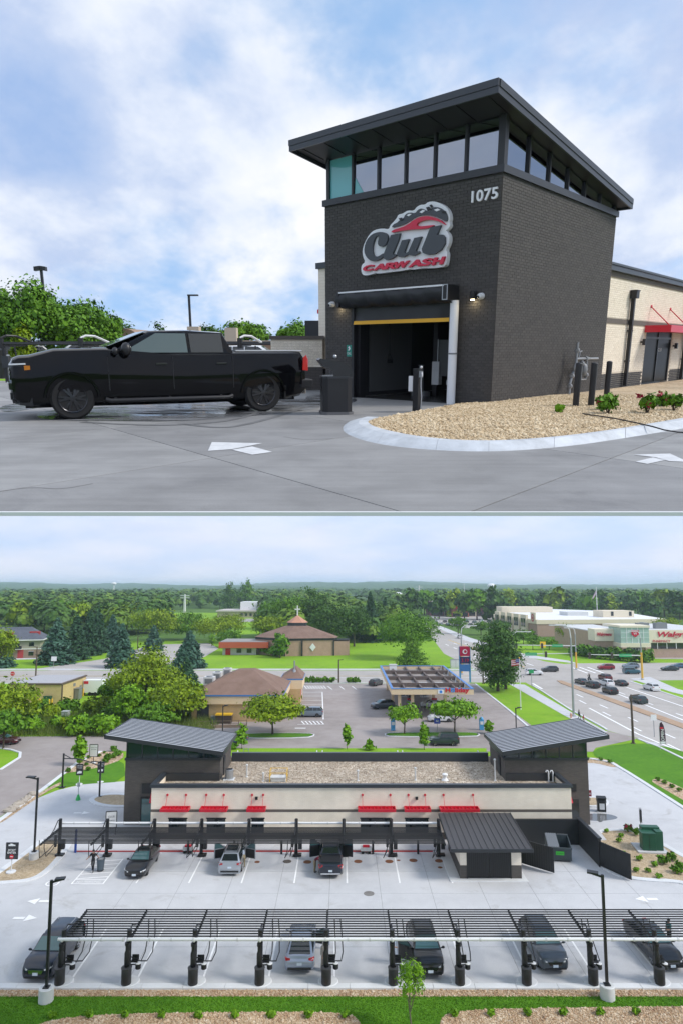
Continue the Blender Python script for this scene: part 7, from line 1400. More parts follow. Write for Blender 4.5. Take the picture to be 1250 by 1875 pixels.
# ================================================================== trees and plants of the town
def tp(xb, yb_, yt, wpx):
 a = gp(xb, yb_); h = atY(xb, yt, a.y).z; r = wpx / 2 / 1200 * (a.y / 1.02); return a, h, r
TREES = [ # label, kind, base x, base y, top y, width px, leaf, n
 ('round clipped tree on the left grass island before the tan shop', 'round', 499, 1346, 1268, 106, LEAF_B, 5200, 0.24), ('sparse young tree on the right grass island left of the bushier one', 'round', 740, 1345, 1287, 62, LEAF_C, 1300, 0.3), ('bushy bright tree on the right grass island before the petrol canopy', 'round', 832, 1343, 1278, 86, LEAF_C, 3600, 0.3),
 ('tall broad yellow green tree in the left cluster', 'round', 266, 1312, 1184, 138, LEAF_B, 7000, 0.12), ('yellow tipped tree in the left cluster nearest the tower roof', 'round', 322, 1328, 1242, 108, LEAF_B, 6000, 0.1), ('fresh green tree in the left cluster between the taller ones', 'round', 241, 1328, 1252, 72, LEAF_C, 3200, 0.1), ('small round dark tree left in the cluster, beside the trailer', 'round', 206, 1300, 1240, 54, LEAF_A, 2600, 0.1), ('leafy tree in the cluster just behind the tower roof', 'round', 285, 1340, 1285, 80, LEAF_A, 2600, 0.1),
 ('tall dense tree on the verge between petrol lot and main road', 'oval', 911, 1266, 1152, 76, LEAF_D, 8500, 0.14), ('second crown joined behind the tall verge tree', 'oval', 925, 1262, 1150, 54, LEAF_D, 5200, 0.14), ('conical tree behind the petrol canopy', 'cone', 755, 1225, 1154, 56, LEAF_A, 5200, 0.04),
 ('very large round tree between the church lawn and the main road', 'round', 745, 1206, 1112, 112, LEAF_A, 6500, 0.06), ('large tree right of the church behind its brick wing', 'round', 610, 1186, 1106, 84, LEAF_D, 5200, 0.05), ('dark broad tree between the church wing and the dark spruce', 'round', 648, 1184, 1112, 66, LEAF_D, 4200, 0.05), ('tall dark tree behind the church right of its cross', 'oval', 573, 1172, 1082, 72, LEAF_D, 4200, 0.05), ('wide light tree left behind the church cross', 'round', 520, 1172, 1090, 96, LEAF_A, 5000, 0.05), ('leafy tree low behind the church flat roof', 'round', 492, 1178, 1120, 60, LEAF_B, 2600, 0.05), ('tree right of the dark spruce near the far road', 'round', 690, 1168, 1100, 60, LEAF_D, 2600, 0.05),
 ('broad tree left of the church parking', 'round', 405, 1177, 1122, 96, LEAF_B, 5000, 0.05), ('round tree behind the spruces at the field edge', 'round', 342, 1172, 1120, 80, LEAF_A, 3600, 0.05), ('yellow green tree beside the far field, left', 'round', 285, 1175, 1110, 92, LEAF_B, 4200, 0.05), ('yellow green tree above the spruce row', 'round', 232, 1160, 1104, 84, LEAF_B, 3600, 0.05), ('low round tree before the church parking', 'round', 420, 1186, 1150, 46, LEAF_A, 1600, 0.05), ('small slender tree by the church parking corner', 'oval', 388, 1183, 1161, 14, LEAF_C, 500, 0.1),
 ('big overhanging tree at the left edge before the utility building', 'round', 8, 1345, 1238, 116, LEAF_B, 5200, 0.1), ('large tree at the left edge beside the apartment house', 'round', -8, 1240, 1130, 70, LEAF_B, 3600, 0.08), ('tree at the far left edge by the lane', 'round', 6, 1372, 1300, 70, LEAF_A, 2600, 0.3),
 ('green tree in front of the superstore corner', 'round', 838, 1161, 1128, 36, LEAF_A, 1300, 0.1), ('tree in the superstore parking left of the corner bays', 'round', 880, 1163, 1132, 38, LEAF_A, 1400, 0.08), ('dark tree beside the superstore bays', 'round', 915, 1168, 1134, 42, LEAF_D, 1500, 0.06), ('tree at the superstore corner below its bullseye', 'round', 958, 1180, 1150, 46, LEAF_A, 1600, 0.06), ('yellow green tree left of the pharmacy', 'round', 1045, 1184, 1140, 54, LEAF_B, 2300, 0.06), ('round tree at the verge of the main road below the superstore', 'round', 975, 1190, 1162, 30, LEAF_A, 900, 0.06), ('tree right of the superstore by the roof units', 'round', 1222, 1175, 1127, 50, LEAF_B, 2200, 0.06), ('low tree left of the pharmacy car lane', 'round', 1005, 1190, 1166, 30, LEAF_C, 800, 0.06),
 ('tall bare-topped tree on the far skyline by the pale masts', 'oval', 421, 1122, 1069, 30, LEAF_D, 1500, 0.05), ('tall thin tree on the far skyline right of the masts', 'oval', 451, 1118, 1065, 26, LEAF_A, 1000, 0.3),
]
for k, (lb, sh, xb, yb_, yt, w_, lf, n, tr) in enumerate(TREES):
 a, h, r = tp(xb, yb_, yt, w_); broadleaf(lb, h, r, int(n * 1.5), max(0.22, 0.92 * math.sqrt(r * h * 3.6 / n)), lf, 100 + k, a, None, k * 1.3, tr, sh, dens=max(8, min(26, n // 160)))
SPR = [('broad blue spruce at the front of the left spruce row', 102, 1216, 1128, 64, NEEDLE), ('tall spruce second in the left row, tightly packed', 138, 1208, 1124, 52, NEEDLE2), ('spruce third in the left row', 163, 1200, 1116, 44, NEEDLE2), ('dark spruce fourth in the left row, tallest', 178, 1195, 1112, 46, NEEDLE2), ('spruce at the rear end of the left row', 205, 1188, 1122, 40, NEEDLE), ('bluish spruce standing apart on the verge of the cross street', 222, 1222, 1138, 56, NEEDLE), ('small pale blue spruce beside the church lot', 281, 1192, 1143, 38, NEEDLE), ('large dark blue spruce right of the yellow green tree', 347, 1223, 1152, 58, NEEDLE), ('spruce partly hidden behind the yellow green tree', 332, 1250, 1178, 56, NEEDLE), ('spruce lowest of the group, above the tan shop', 340, 1262, 1200, 50, NEEDLE2), ('dark spruce at the left edge by the apartment house', 6, 1222, 1172, 44, NEEDLE), ('tall dark spruce left of the very large round tree', 678, 1176, 1080, 42, NEEDLE2), ('slender spruce beside the far road', 650, 1170, 1112, 26, NEEDLE2), ('dark spruce at the left of the far road gap', 705, 1160, 1092, 34, NEEDLE2)]
for k, (lb, xb, yb_, yt, w_, lf) in enumerate(SPR):
 a, h, r = tp(xb, yb_, yt, w_); spruce(lb, h, r * 1.22, 5200, max(0.26, r * 0.11), lf, 200 + k, a)
mk = random.Random(5)
for k in range(20):
 x, y = 18 + k * 14.5 + mk.uniform(-5, 5), mk.uniform(1302, 1347)
 if 55 < x < 170 and y < 1303: y = mk.uniform(1308, 1345)
 a = gp(x, y); s = mk.uniform(0.8, 1.4)
 shrub(f'wild {["bright green", "dark green", "yellowish"][k % 3]} bush in the marsh strip, {ORD[k]} from the left', 2.5 * s, 1.8 * s, 900, 0.30, [LEAF_C, LEAF_A, LEAF_B][k % 3], 300 + k, a, 'wild bushes in the marsh strip', stems=3)
REED = leafmat('reed', (0.05, 0.09, 0.012), (0.11, 0.17, 0.02), (0.22, 0.28, 0.05), 0.3)
q0, q1 = gp(-60, 1350), gp(380, 1305); blades('tall_grass', q0.x, gp(380, 1350).x, gp(100, 1350).y, gp(100, 1297).y, 24000, 1.5, REED, 8, lambda x, y: not (-72 < x < -50 and y > 122), 0.0)
sheet('pond', px([(140, 1333), (195, 1330), (200, 1322), (180, 1318), (150, 1320)]), 0.02, mat('pond_water', (0.06, 0.08, 0.05), 0.1))
for k in range(15):
 x, y = 1052 + k * 9.2, 1199 + (k * 9.2) * 0.16 * (1 if k < 6 else 0.55) + (3 if k > 5 else 0); a = gp(x, y)
 shrub(f'clipped bush of the hedge before the pharmacy, {ORD[k]} from the left', 3.2 + (k % 3) * .4, 2.6, 420, 0.55, LEAF_D if k % 2 else LEAF_A, 340 + k, a, 'bushes of the pharmacy hedge', stems=3)
for k in range(7):
 a = gp(560 + k * 12 + (20 if k > 4 else 0), 1250.5); shrub(f'tiny bush on the strip along the petrol lot, {ORD[k]} from the left', 1.3, 1.0, 160, 0.35, LEAF_A, 360 + k, a, 'tiny bushes along the petrol lot', stems=3)
for k, (lb, xb, yb_, yt, w_, n) in enumerate((('young tree in the rock bed behind the gantry', 146, 1403, 1352, 22, 900), ('slim sapling behind the rear parapet, left one', 635, 1373, 1328, 15, 420), ('small cone sapling behind the parapet in the middle', 675, 1374, 1354, 15, 380), ('sapling behind the parapet beside the boxy SUV', 776, 1374, 1327, 17, 520), ('small sapling behind the rear parapet next to the left lamp', 443, 1372, 1328, 20, 520), ('sapling half behind the right tower roof', 895, 1344, 1322, 15, 320), ('low sapling by the left end of the parapet', 427, 1373, 1362, 12, 160))):
 a, h, r = tp(xb, yb_, yt, w_); broadleaf(lb, h, r, n, 0.24, LEAF_C, 400 + k, a, 'young trees', 0, 0.25, 'oval' if k != 2 else 'cone', name='young_tree', dens=14)
a = gp(752, 1890); h = atY(752, 1768, a.y).z
broadleaf('feathery young tree in the front turf before the black SUV', 3.8, 0.8, 2200, 0.055, LEAF_C, 420, (a.x, a.y, 0.0), None, 0, 0.34, 'round', 'young_tree', BARKG, 22)
def plantlet(label, x, y, z, s, leaf, seed, group, fl=0):
 s *= 0.66
 return shrub(label, 0.5 * s, 0.36 * s, 170, 0.11 * s, leaf, seed, gp(x, y, z), group, 'bed_plant', 'plant', 3, fl)
for k in range(17):
 x = -16.2 + k * 2.05; 
 if 0.6 < x < 6.0: continue
 y = 39.65 if x < 3 else 39.8 + (x - 6) * 0.012
 shrub(f'small yellow green tuft in the front rock bed, {ORD[k]} from the left', 0.34, 0.22, 150, 0.09, LEAF_C, 440 + k, (x, y, 0.05), 'tufts in the front rock beds', 'bed_plant', 'plant', 3)
pk = 0
for x, y, s, f in ((1110, 1524, 1, 0), (1150, 1523, 1.9, 3), (1166, 1530, 1.7, 1), (1137, 1533, 1.1, 0), (1132, 1542, 1.1, 0), (1104, 1552, 1, 0), (1141, 1567, 1.1, 0), (1169, 1576, 1.2, 0), (1131, 1582, 1.2, 0), (1198, 1587, 1.1, 0), (1165, 1597, 1.1, 0), (1186, 1597, 1.0, 0), (1206, 1608, 1.1, 0), (1215, 1582, 2.1, 0), (1230, 1575, 1.9, 0), (1238, 1599, 1.9, 0), (1247, 1592, 1.8, 0)):
 plantlet(f'low {["green tuft", "rose bush", "dark bush"][1 if f else (2 if s > 1.5 else 0)]} in the right gravel bed, {ORD[pk]} counted from its top', x, y, 0.11, s, LEAF_C if s < 1.5 else LEAF_A, 470 + pk, 'plants in the right gravel bed', f); pk += 1
for k, (x, y, s) in enumerate(((208, 1376, 2.2), (213, 1381, 2.0), (217, 1384, 2.2), (198, 1392, 2.4), (210, 1388, 2.2), (193, 1397, 2.0), (182, 1386, 1.2), (191, 1380, 1.0), (162, 1389, 1.3), (158, 1402, 1.2), (162, 1411, 1.4), (125, 1414, 1.5), (145, 1398, 1.0))):
 plantlet(f'leafy {"large" if s > 1.8 else "small"} plant in the rock bed behind the gantry, {ORD[k]} from the tower', x, y, 0.05, s, LEAF_A, 500 + k, 'plants in the left rock bed')
for k, (x, y) in enumerate(((1100, 1393), (1116, 1397), (1204, 1430), (1216, 1436), (1230, 1443), (1243, 1450), (1074, 1392))):
 plantlet(f'tiny tuft in the tan beds of the right lawn, {ORD[k]} listed from the tower', x, y, 0.05, 1.3, LEAF_A, 520 + k, 'tufts in the right lawn beds')
bo = None
for k, (x, y) in enumerate(((17, 1488), (33, 1476), (44, 1470), (60, 1458), (24, 1484), (50, 1465))):
 a = gp(x, y); lb = f'pale boulder in the strip along the side road, {ORD[k]} set'
 if bo is None:
  me = MB().ball((0, 0, 0.2), 0.6, 5, sq=(1.2, 0.8, 0.55)); 
  me.v = [(a_ + rnd.uniform(-.07, .07), b_ + rnd.uniform(-.07, .07), c_ + rnd.uniform(-.05, .05)) for a_, b_, c_ in me.v]
  bo = me.build('boulder', mat('boulder_stone', (0.42, 0.37, 0.31), 0.9, var=0.2)); tag(bo, lb, 'boulder', 'boulders along the side road'); bo.location = a
 else: c = bo.copy(); COL.objects.link(c); c.location = a; c.rotation_euler = (0, 0, k); c['label'] = lb
def woods(name, rows, leaf, seed):
 g = np.random.default_rng(seed); Vs, Fs, off = [], [], 0
 for (X, Yv, h, r, nl, s) in rows:
  d = g.normal(0, 1, (nl, 3)); d[:, 2] = np.abs(d[:, 2]) * 0.9 - 0.15; d /= np.linalg.norm(d, axis=1)[:, None]
  lump = 1 + 0.22 * np.sin(d[:, 0] * 5 + X) * np.cos(d[:, 1] * 5 + Yv); p = d * np.array([r, r, h * 0.5]) * (lump * g.uniform(0.8, 1.05, nl))[:, None] + np.array([X, Yv, h * 0.5])
  V, Fq = leaf_quads(p, d + [0, 0, 0.3], s, 0.85, 0.16, g); Vs.append(V); Fs.append(Fq + off); off += len(V)
 o = link(name, np_mesh(name, np.concatenate(Vs), np.concatenate(Fs), leaf)); tag(o, kind='stuff')
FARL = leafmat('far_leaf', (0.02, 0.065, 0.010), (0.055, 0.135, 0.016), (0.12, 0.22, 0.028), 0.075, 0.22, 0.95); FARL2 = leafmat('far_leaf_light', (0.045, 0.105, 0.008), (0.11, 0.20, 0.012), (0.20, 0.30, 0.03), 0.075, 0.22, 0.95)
g = np.random.default_rng(21); rowsA, rowsB = [], []
clearings = [inpoly(px(q)) for q in ([(296, 1188), (296, 1116), (490, 1116), (490, 1188)], [(586, 1118), (628, 1095), (662, 1095), (720, 1128), (800, 1142), (940, 1200), (860, 1230), (780, 1172), (640, 1124)], [(740, 1160), (752, 1116), (1000, 1115), (1260, 1134), (1500, 1138), (1500, 1260), (780, 1230)], [(-100, 1262), (-100, 1160), (70, 1160), (300, 1172), (400, 1175), (480, 1172), (680, 1186), (720, 1262)], [(396, 1134), (396, 1117), (490, 1117), (490, 1134)])]
def scatter(n, y0, y1, hmin, hmax, lowx=-0.64, hix=0.64):
 k = 0
 while k < n:
  Yv = y0 * (y1 / y0) ** g.uniform(); X = Yv * g.uniform(lowx, hix)
  if any(c(X, Yv) for c in clearings): k += 1; continue
  h = g.uniform(hmin, hmax); r = h * g.uniform(0.42, 0.66); s = max(0.8, Yv * 0.0024); nl = int(np.clip(9 * r * h / (s * s) * 0.5, 50, 420))
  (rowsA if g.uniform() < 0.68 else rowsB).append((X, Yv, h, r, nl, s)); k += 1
scatter(620, 280, 520, 9, 17); scatter(900, 480, 1000, 11, 19); scatter(1300, 950, 2300, 12, 20)
woods('far_woods', rowsA, FARL, 31); woods('light_green_woods', rowsB, FARL2, 32)  # second wood has paler green leaves, crowns picked at random
for k in range(22):
 x = 760 + k * 24 + mk.uniform(-8, 8); yb_ = mk.uniform(1126, 1136); a = gp(x, yb_); h = atY(x, mk.uniform(1076, 1092), a.y).z; r = h * mk.uniform(0.3, 0.45)
 broadleaf(f'tree of the wood behind the stores, {ORD[k] if k < 20 else ORD[k - 20] + " last"} from the left', h, r, 900, r * 0.2, [LEAF_D, LEAF_A, LEAF_D, LEAF_B][k % 4], 600 + k, a, 'trees of the wood behind the stores', k, 0.05, 'round' if k % 3 else 'oval', dens=12)
for k in range(12):
 x = 40 + k * 36 + mk.uniform(-8, 8); yb_ = mk.uniform(1150, 1158) if x < 300 else mk.uniform(1113, 1118); a = gp(x, yb_); h = atY(x, mk.uniform(1098, 1112) if x < 300 else mk.uniform(1086, 1096), a.y).z; r = h * mk.uniform(0.4, 0.52)
 broadleaf(f'tree of the wood behind the spruces and field, {ORD[k]} from the left', h, r, 1100, r * 0.19, [LEAF_B, LEAF_D, LEAF_A][k % 3] if x < 300 else LEAF_D, 640 + k, a, 'trees of the wood on the left', k, 0.05, 'round', dens=12)
# ================================================================== THE RAISED FORECOURT: a rigid deck, built level in its own frame, then set in place as a whole
ON_DECK = True
BE = R(48); C0 = ga(897, 743); TXv = Vector((math.cos(BE), math.sin(BE), 0)); TYv = Vector((-math.sin(BE), math.cos(BE), 0)); OA = Vector((0, 0, HA))
def tl(x, y, z=0.0): return C0 + TXv * x + TYv * y + Vector((0, 0, z))
def wl(x, y, x0=0.0):
 d = RA @ dirv(x, y); t = (C0 + TXv * x0 - OA).dot(TXv) / d.dot(TXv); p = OA + d * t - C0; return p.dot(TYv), p.z
def wr(x, y, y0=0.0):
 d = RA @ dirv(x, y); t = (C0 + TYv * y0 - OA).dot(TYv) / d.dot(TYv); p = OA + d * t - C0; return p.dot(TXv), p.z
DECKC = groundmat('forecourt_concrete', (0.185, 0.184, 0.182), (0.29, 0.288, 0.284), (0.37, 0.368, 0.364), 0.16, 0.9, 0.62, 60.0, 0.12, 0.10, (0.55, 0.56, (0.15, 0.15, 0.155), 0.5))
def tint(m):
 t = m.node_tree; p = [n for n in t.nodes if n.type == 'BSDF_PRINCIPLED'][0]; l = p.inputs['Base Color'].links[0].from_socket
 oi = N(t, 'ShaderNodeObjectInfo'); r = ramp(t, [(0, (0.86, 0.86, 0.87)), (1, (1.16, 1.16, 1.15))]); t.links.new(oi.outputs['Random'], r.inputs[0])
 # faint long brush and tyre streaks
 tc = N(t, 'ShaderNodeTexCoord'); mp = N(t, 'ShaderNodeMapping'); mp.inputs['Rotation'].default_value = (0, 0, R(12)); mp.inputs['Scale'].default_value = (0.35, 4.0, 1); t.links.new(tc.outputs['Object'], mp.inputs[0])
 n = N(t, 'ShaderNodeTexNoise', i_Scale=0.9, i_Detail=6.0, i_Roughness=0.7); t.links.new(mp.outputs[0], n.inputs['Vector']); r2 = ramp(t, [(0.3, (0.87, 0.87, 0.87)), (0.7, (1.08, 1.08, 1.08))]); t.links.new(n.outputs['Fac'], r2.inputs[0])
 t.links.new(mixc(t, 1.0, mixc(t, 1.0, l, r.outputs[0], 'MULTIPLY'), r2.outputs[0], 'MULTIPLY'), p.inputs['Base Color'])
tint(DECKC)
Y0 = ga(625, 936.3).y
deckpoly = [(-Y0 * 0.56 - 2.6, Y0), (Y0 * 0.56 + 2.6, Y0), (18.5, 24), (22.5, 35), (4, 37), (-3, 46), (-28, 49), (-28, 45)]
deck = sheet('forecourt', deckpoly, -0.012, JOINT, thick=0.024)
under = [(-Y0 * 0.6, Y0 + 4), (Y0 * 0.6, Y0 + 4), (17, 24), (21, 34), (3, 36), (-4, 45), (-27, 48), (-27, 45)]
MB().prism(under, -0.4, -0.0365).build('deck_body', CONCB, deck)
tag(SP((-Y0 * 0.56 - 2.6, Y0 - 0.03, -0.036), (Y0 * 0.56 + 2.6, Y0 - 0.001, 0.0)).build('forecourt_edge', WHT), kind='structure')
def clip(P, Q):
 a = sum(Q[i][0] * Q[(i + 1) % len(Q)][1] - Q[(i + 1) % len(Q)][0] * Q[i][1] for i in range(len(Q))); Q = Q if a > 0 else Q[::-1]; out = [Vector((p[0], p[1])) for p in P]
 for i in range(len(Q)):
  A, Bq = Vector(Q[i]), Vector(Q[(i + 1) % len(Q)]); nrm = Vector((-(Bq - A).y, (Bq - A).x)); src, out = out, []
  for j in range(len(src)):
   p, q = src[j], src[(j + 1) % len(src)]; dp, dq = (p - A).dot(nrm), (q - A).dot(nrm)
   if dp >= 0: out.append(p)
   if (dp >= 0) != (dq >= 0): out.append(p + (q - p) * (dp / (dp - dq)))
  if len(out) < 3: return []
 return out
e1 = (ga(640, 910) - ga(195, 782)); e1 = Vector((e1.x, e1.y)).normalized(); e2 = (ga(640, 823) - ga(77, 926)); e2 = Vector((e2.x, e2.y)).normalized()
og = Vector((ga(390, 838).x, ga(390, 838).y)); S1, S2 = 4.3, 4.4
conv = [(-Y0 * 0.56 - 2.6, Y0), (Y0 * 0.56 + 2.6, Y0), (18.5, 24), (22.5, 35), (0, 46), (-28, 49), (-28, 45)]
for i in range(-12, 12):
 for j in range(-12, 14):
  g_ = 0.009; a = og + e1 * (S1 * i + g_) + e2 * (S2 * j + g_); P = [a, a + e1 * (S1 - 2 * g_), a + e1 * (S1 - 2 * g_) + e2 * (S2 - 2 * g_), a + e2 * (S2 - 2 * g_)]
  P = clip(P, conv)
  if len(P) >= 3 and min(p.y for p in P) < 33: MB().prism([(p.x, p.y) for p in P], -0.011, 0.0).build('concrete_slab', DECKC, deck)
far_ = sheet('far_pavement', [(-28, 31), (20.8, 31), (22.3, 34.8), (4, 36.8), (-3, 46), (-28, 49)], 0.004, ASPHG, None, deck)
WETM, _t, _p = newmat('wet_film'); _p.inputs['Base Color'].default_value = (0.075, 0.078, 0.082, 1); _p.inputs['Roughness'].default_value = 0.10; _p.inputs['IOR'].default_value = 1.5
_tc = N(_t, 'ShaderNodeTexCoord'); _n = N(_t, 'ShaderNodeTexNoise', i_Scale=1.2, i_Detail=6.0, i_Roughness=0.65); _m = N(_t, 'ShaderNodeMapping'); _m.inputs['Scale'].default_value = (0.5, 1.6, 1); _t.links.new(_tc.outputs['Object'], _m.inputs[0]); _t.links.new(_m.outputs[0], _n.inputs['Vector'])
_r = ramp(_t, [(0.40, (0.05, 0.05, 0.05)), (0.62, (0.5, 0.5, 0.5))]); _t.links.new(_n.outputs['Fac'], _r.inputs[0]); _t.links.new(_r.outputs[0], _p.inputs['Roughness'])
_r2 = ramp(_t, [(0.40, (0.07, 0.072, 0.076)), (0.66, (0.22, 0.225, 0.235))]); _t.links.new(_n.outputs['Fac'], _r2.inputs[0]); _t.links.new(_r2.outputs[0], _p.inputs['Base Color'])
def gpoly(pts, z=0.0, n=2): return [(p.x, p.y) for p in smoothed([ga(x, y, z) for x, y in pts], n, True)]
sheet('puddle', gpoly([(80, 752), (190, 744), (330, 735), (450, 738), (560, 728), (600, 745), (520, 757), (430, 764), (330, 772), (210, 771), (110, 771), (60, 764)]), 0.004, WETM)
sheet('puddle', gpoly([(560, 722), (640, 724), (660, 735), (610, 742), (560, 738)]), 0.005, WETM)
sheet('puddle', gpoly([(0, 742), (60, 736), (95, 742), (40, 752), (0, 755)]), 0.004, WETM)
def deckmark(name, polys):
 mb = MB()
 for P in polys:
  P = [ga(x, y) for x, y in P]; a = sum(P[i].x * P[(i + 1) % len(P)].y - P[(i + 1) % len(P)].x * P[i].y for i in range(len(P))); P = P if a > 0 else P[::-1]
  mb.add([(p.x, p.y, 0.006) for p in P], [tuple(range(len(P)))])
 tag(mb.build(name, mat('worn_road_paint', (0.50, 0.51, 0.52), 0.7, var=0.3, scale=5, col2=(0.68, 0.69, 0.70))), kind='structure')
deckmark('arrow_marking', [[(381, 826), (388, 810), (481, 812), (446, 819), (425, 823)], [(425, 824), (462, 818), (499, 828), (462, 833)]])
deckmark('arrow_marking', [[(1158, 833), (1226, 831), (1250, 842), (1250, 846), (1225, 845), (1200, 838)], [(1163, 846), (1195, 838), (1217, 843), (1185, 850)]])
def track(name, pts, w, m, z):
 mb = MB(); sweep(mb, smoothed([ga(*p) for p in pts], 2), [(-w, 0), (-w, 0.001), (w, 0.001), (w, 0)], False, z); tag(mb.build(name, m), kind='structure')
TRK = mat('damp_track', (0.15, 0.15, 0.152), 0.55, var=0.25, scale=3); CRK = mat('hairline_crack', (0.09, 0.09, 0.09), 0.9)
for p in ([(150, 773), (260, 779), (345, 778), (420, 771), (470, 757)], [(330, 776), (400, 784), (440, 780), (500, 765), (560, 745)]): track('tyre_track', p, 0.07, TRK, 0.0055)
for p in ([(0, 900), (60, 892), (110, 897), (170, 886)], [(520, 800), (560, 806), (610, 803)]): track('crack', p, 0.0035, CRK, 0.004)
ou = [(640, 771), (626, 781), (631, 794), (678, 811), (760, 822), (860, 827), (950, 825), (1050, 816), (1150, 801), (1300, 776), (1400, 757)]
inn = [(692, 764), (672, 770), (676, 778), (700, 787), (770, 801), (860, 808), (950, 806), (1050, 797), (1150, 783), (1300, 757), (1400, 740)]
OU = smoothed([ga(*p) for p in ou], 2); IN = smoothed([ga(*p, 0.11) for p in inn], 2)
nseg = 9; m_ = len(OU) - 1
kr = None
KMAT = mat('kerb_concrete_pale', (0.50, 0.53, 0.56), 0.7, var=0.22, scale=2.5)
kroot = tag(MB().add([(p.x, p.y, -0.005) for p in OU] + [(p.x, p.y, -0.005) for p in IN], [(i, i + 1, len(OU) + i + 1, len(OU) + i) for i in range(m_)]).build('kerb', JOINT), kind='structure')
for s in range(nseg):
 a, b = int(s * m_ / nseg), int((s + 1) * m_ / nseg); mb = MB(); vs = []
 for i in range(a, b + 1):
  u0 = 0.006 if i == a else 0.0; o, q = OU[i], IN[i]
  if i == a: o, q = o.lerp(OU[i + 1], 0.02), q.lerp(IN[i + 1], 0.02)
  vs += [(o.x, o.y, 0.0), (o.lerp(q, 0.12).x, o.lerp(q, 0.12).y, 0.03), (o.lerp(q, 0.62).x, o.lerp(q, 0.62).y, 0.115), (q.x, q.y, 0.12), (q.x, q.y, 0.0)]
 k = b - a + 1
 mb.add(vs, [(i * 5 + j, i * 5 + (j + 1) % 5, (i + 1) * 5 + (j + 1) % 5, (i + 1) * 5 + j) for i in range(k - 1) for j in range(5)] + [(0, 1, 2, 3, 4), tuple((k - 1) * 5 + j for j in (4, 3, 2, 1, 0))])
 mb.build('kerb_stone', KMAT, kroot)
back = [tl(21.9, 0.4), tl(7.4, 0.0), tl(0.05, -0.02), tl(-0.75, 0.35)]
isl_poly = [(p.x, p.y) for p in IN] + [(p.x, p.y) for p in back]
sheet('gravel_bed', isl_poly, 0.085, GRAV)
STONE = leafmat('river_stone', (0.34, 0.235, 0.125), (0.56, 0.43, 0.265), (0.76, 0.64, 0.45), 3.0)
inI = inpoly(isl_poly)
xs_ = [p[0] for p in isl_poly]; ys_ = [p[1] for p in isl_poly]
chips('river_stones', (min(xs_), 12.5, min(ys_), 20, inI), 56000, 0.022, STONE, 0.10, 41)
LX, LY, SILL = 7.4, 5.86, 5.55
tw = thing('wash_tower_building', 'dark brick car wash tower with clerestory windows and slanting roof, seen close from the ground', 'building', C0, BE)
def tb(name, a, b, m, bev=0.0, par=None): return SP(a, b).build(name, m, par or tw, bevel=bev)
def brick_mat(name, c0, c1, c2):
 m, t, p = newmat(name); L = t.links.new; g = N(t, 'ShaderNodeNewGeometry'); oi = N(t, 'ShaderNodeObjectInfo')
 a = mathn(t, 'FRACT', mathn(t, 'ADD', g.outputs['Random Per Island'], oi.outputs['Random'])); r = ramp(t, [(0, c0), (0.5, c1), (1, c2)]); L(a, r.inputs[0])
 tc = N(t, 'ShaderNodeTexCoord'); n = N(t, 'ShaderNodeTexNoise', i_Scale=30.0, i_Detail=4.0); L(tc.outputs['Object'], n.inputs['Vector']); nr = ramp(t, [(0.3, (0.85, 0.85, 0.85)), (0.7, (1.15, 1.15, 1.15))]); L(n.outputs['Fac'], nr.inputs[0])
 L(mixc(t, 1.0, r.outputs[0], nr.outputs[0], 'MULTIPLY'), p.inputs['Base Color']); p.inputs['Roughness'].default_value = 0.75
 b = N(t, 'ShaderNodeBump', i_Strength=0.3, i_Distance=0.01); L(n.outputs['Fac'], b.inputs['Height']); L(b.outputs[0], p.inputs['Normal']); return m
BRK = brick_mat('painted_dark_brick', (0.056, 0.051, 0.048), (0.064, 0.059, 0.055), (0.073, 0.067, 0.062)); MORT = mat('dark_mortar', (0.052, 0.048, 0.045), 0.9)
BRKC = brick_mat('painted_cream_brick', (0.82, 0.73, 0.59), (0.86, 0.77, 0.63), (0.90, 0.81, 0.67)); MORTC = mat('cream_mortar', (0.72, 0.63, 0.50), 0.9)
jl, jr, dtop = wl(650, 727)[0], wl(822, 741)[0], 3.02
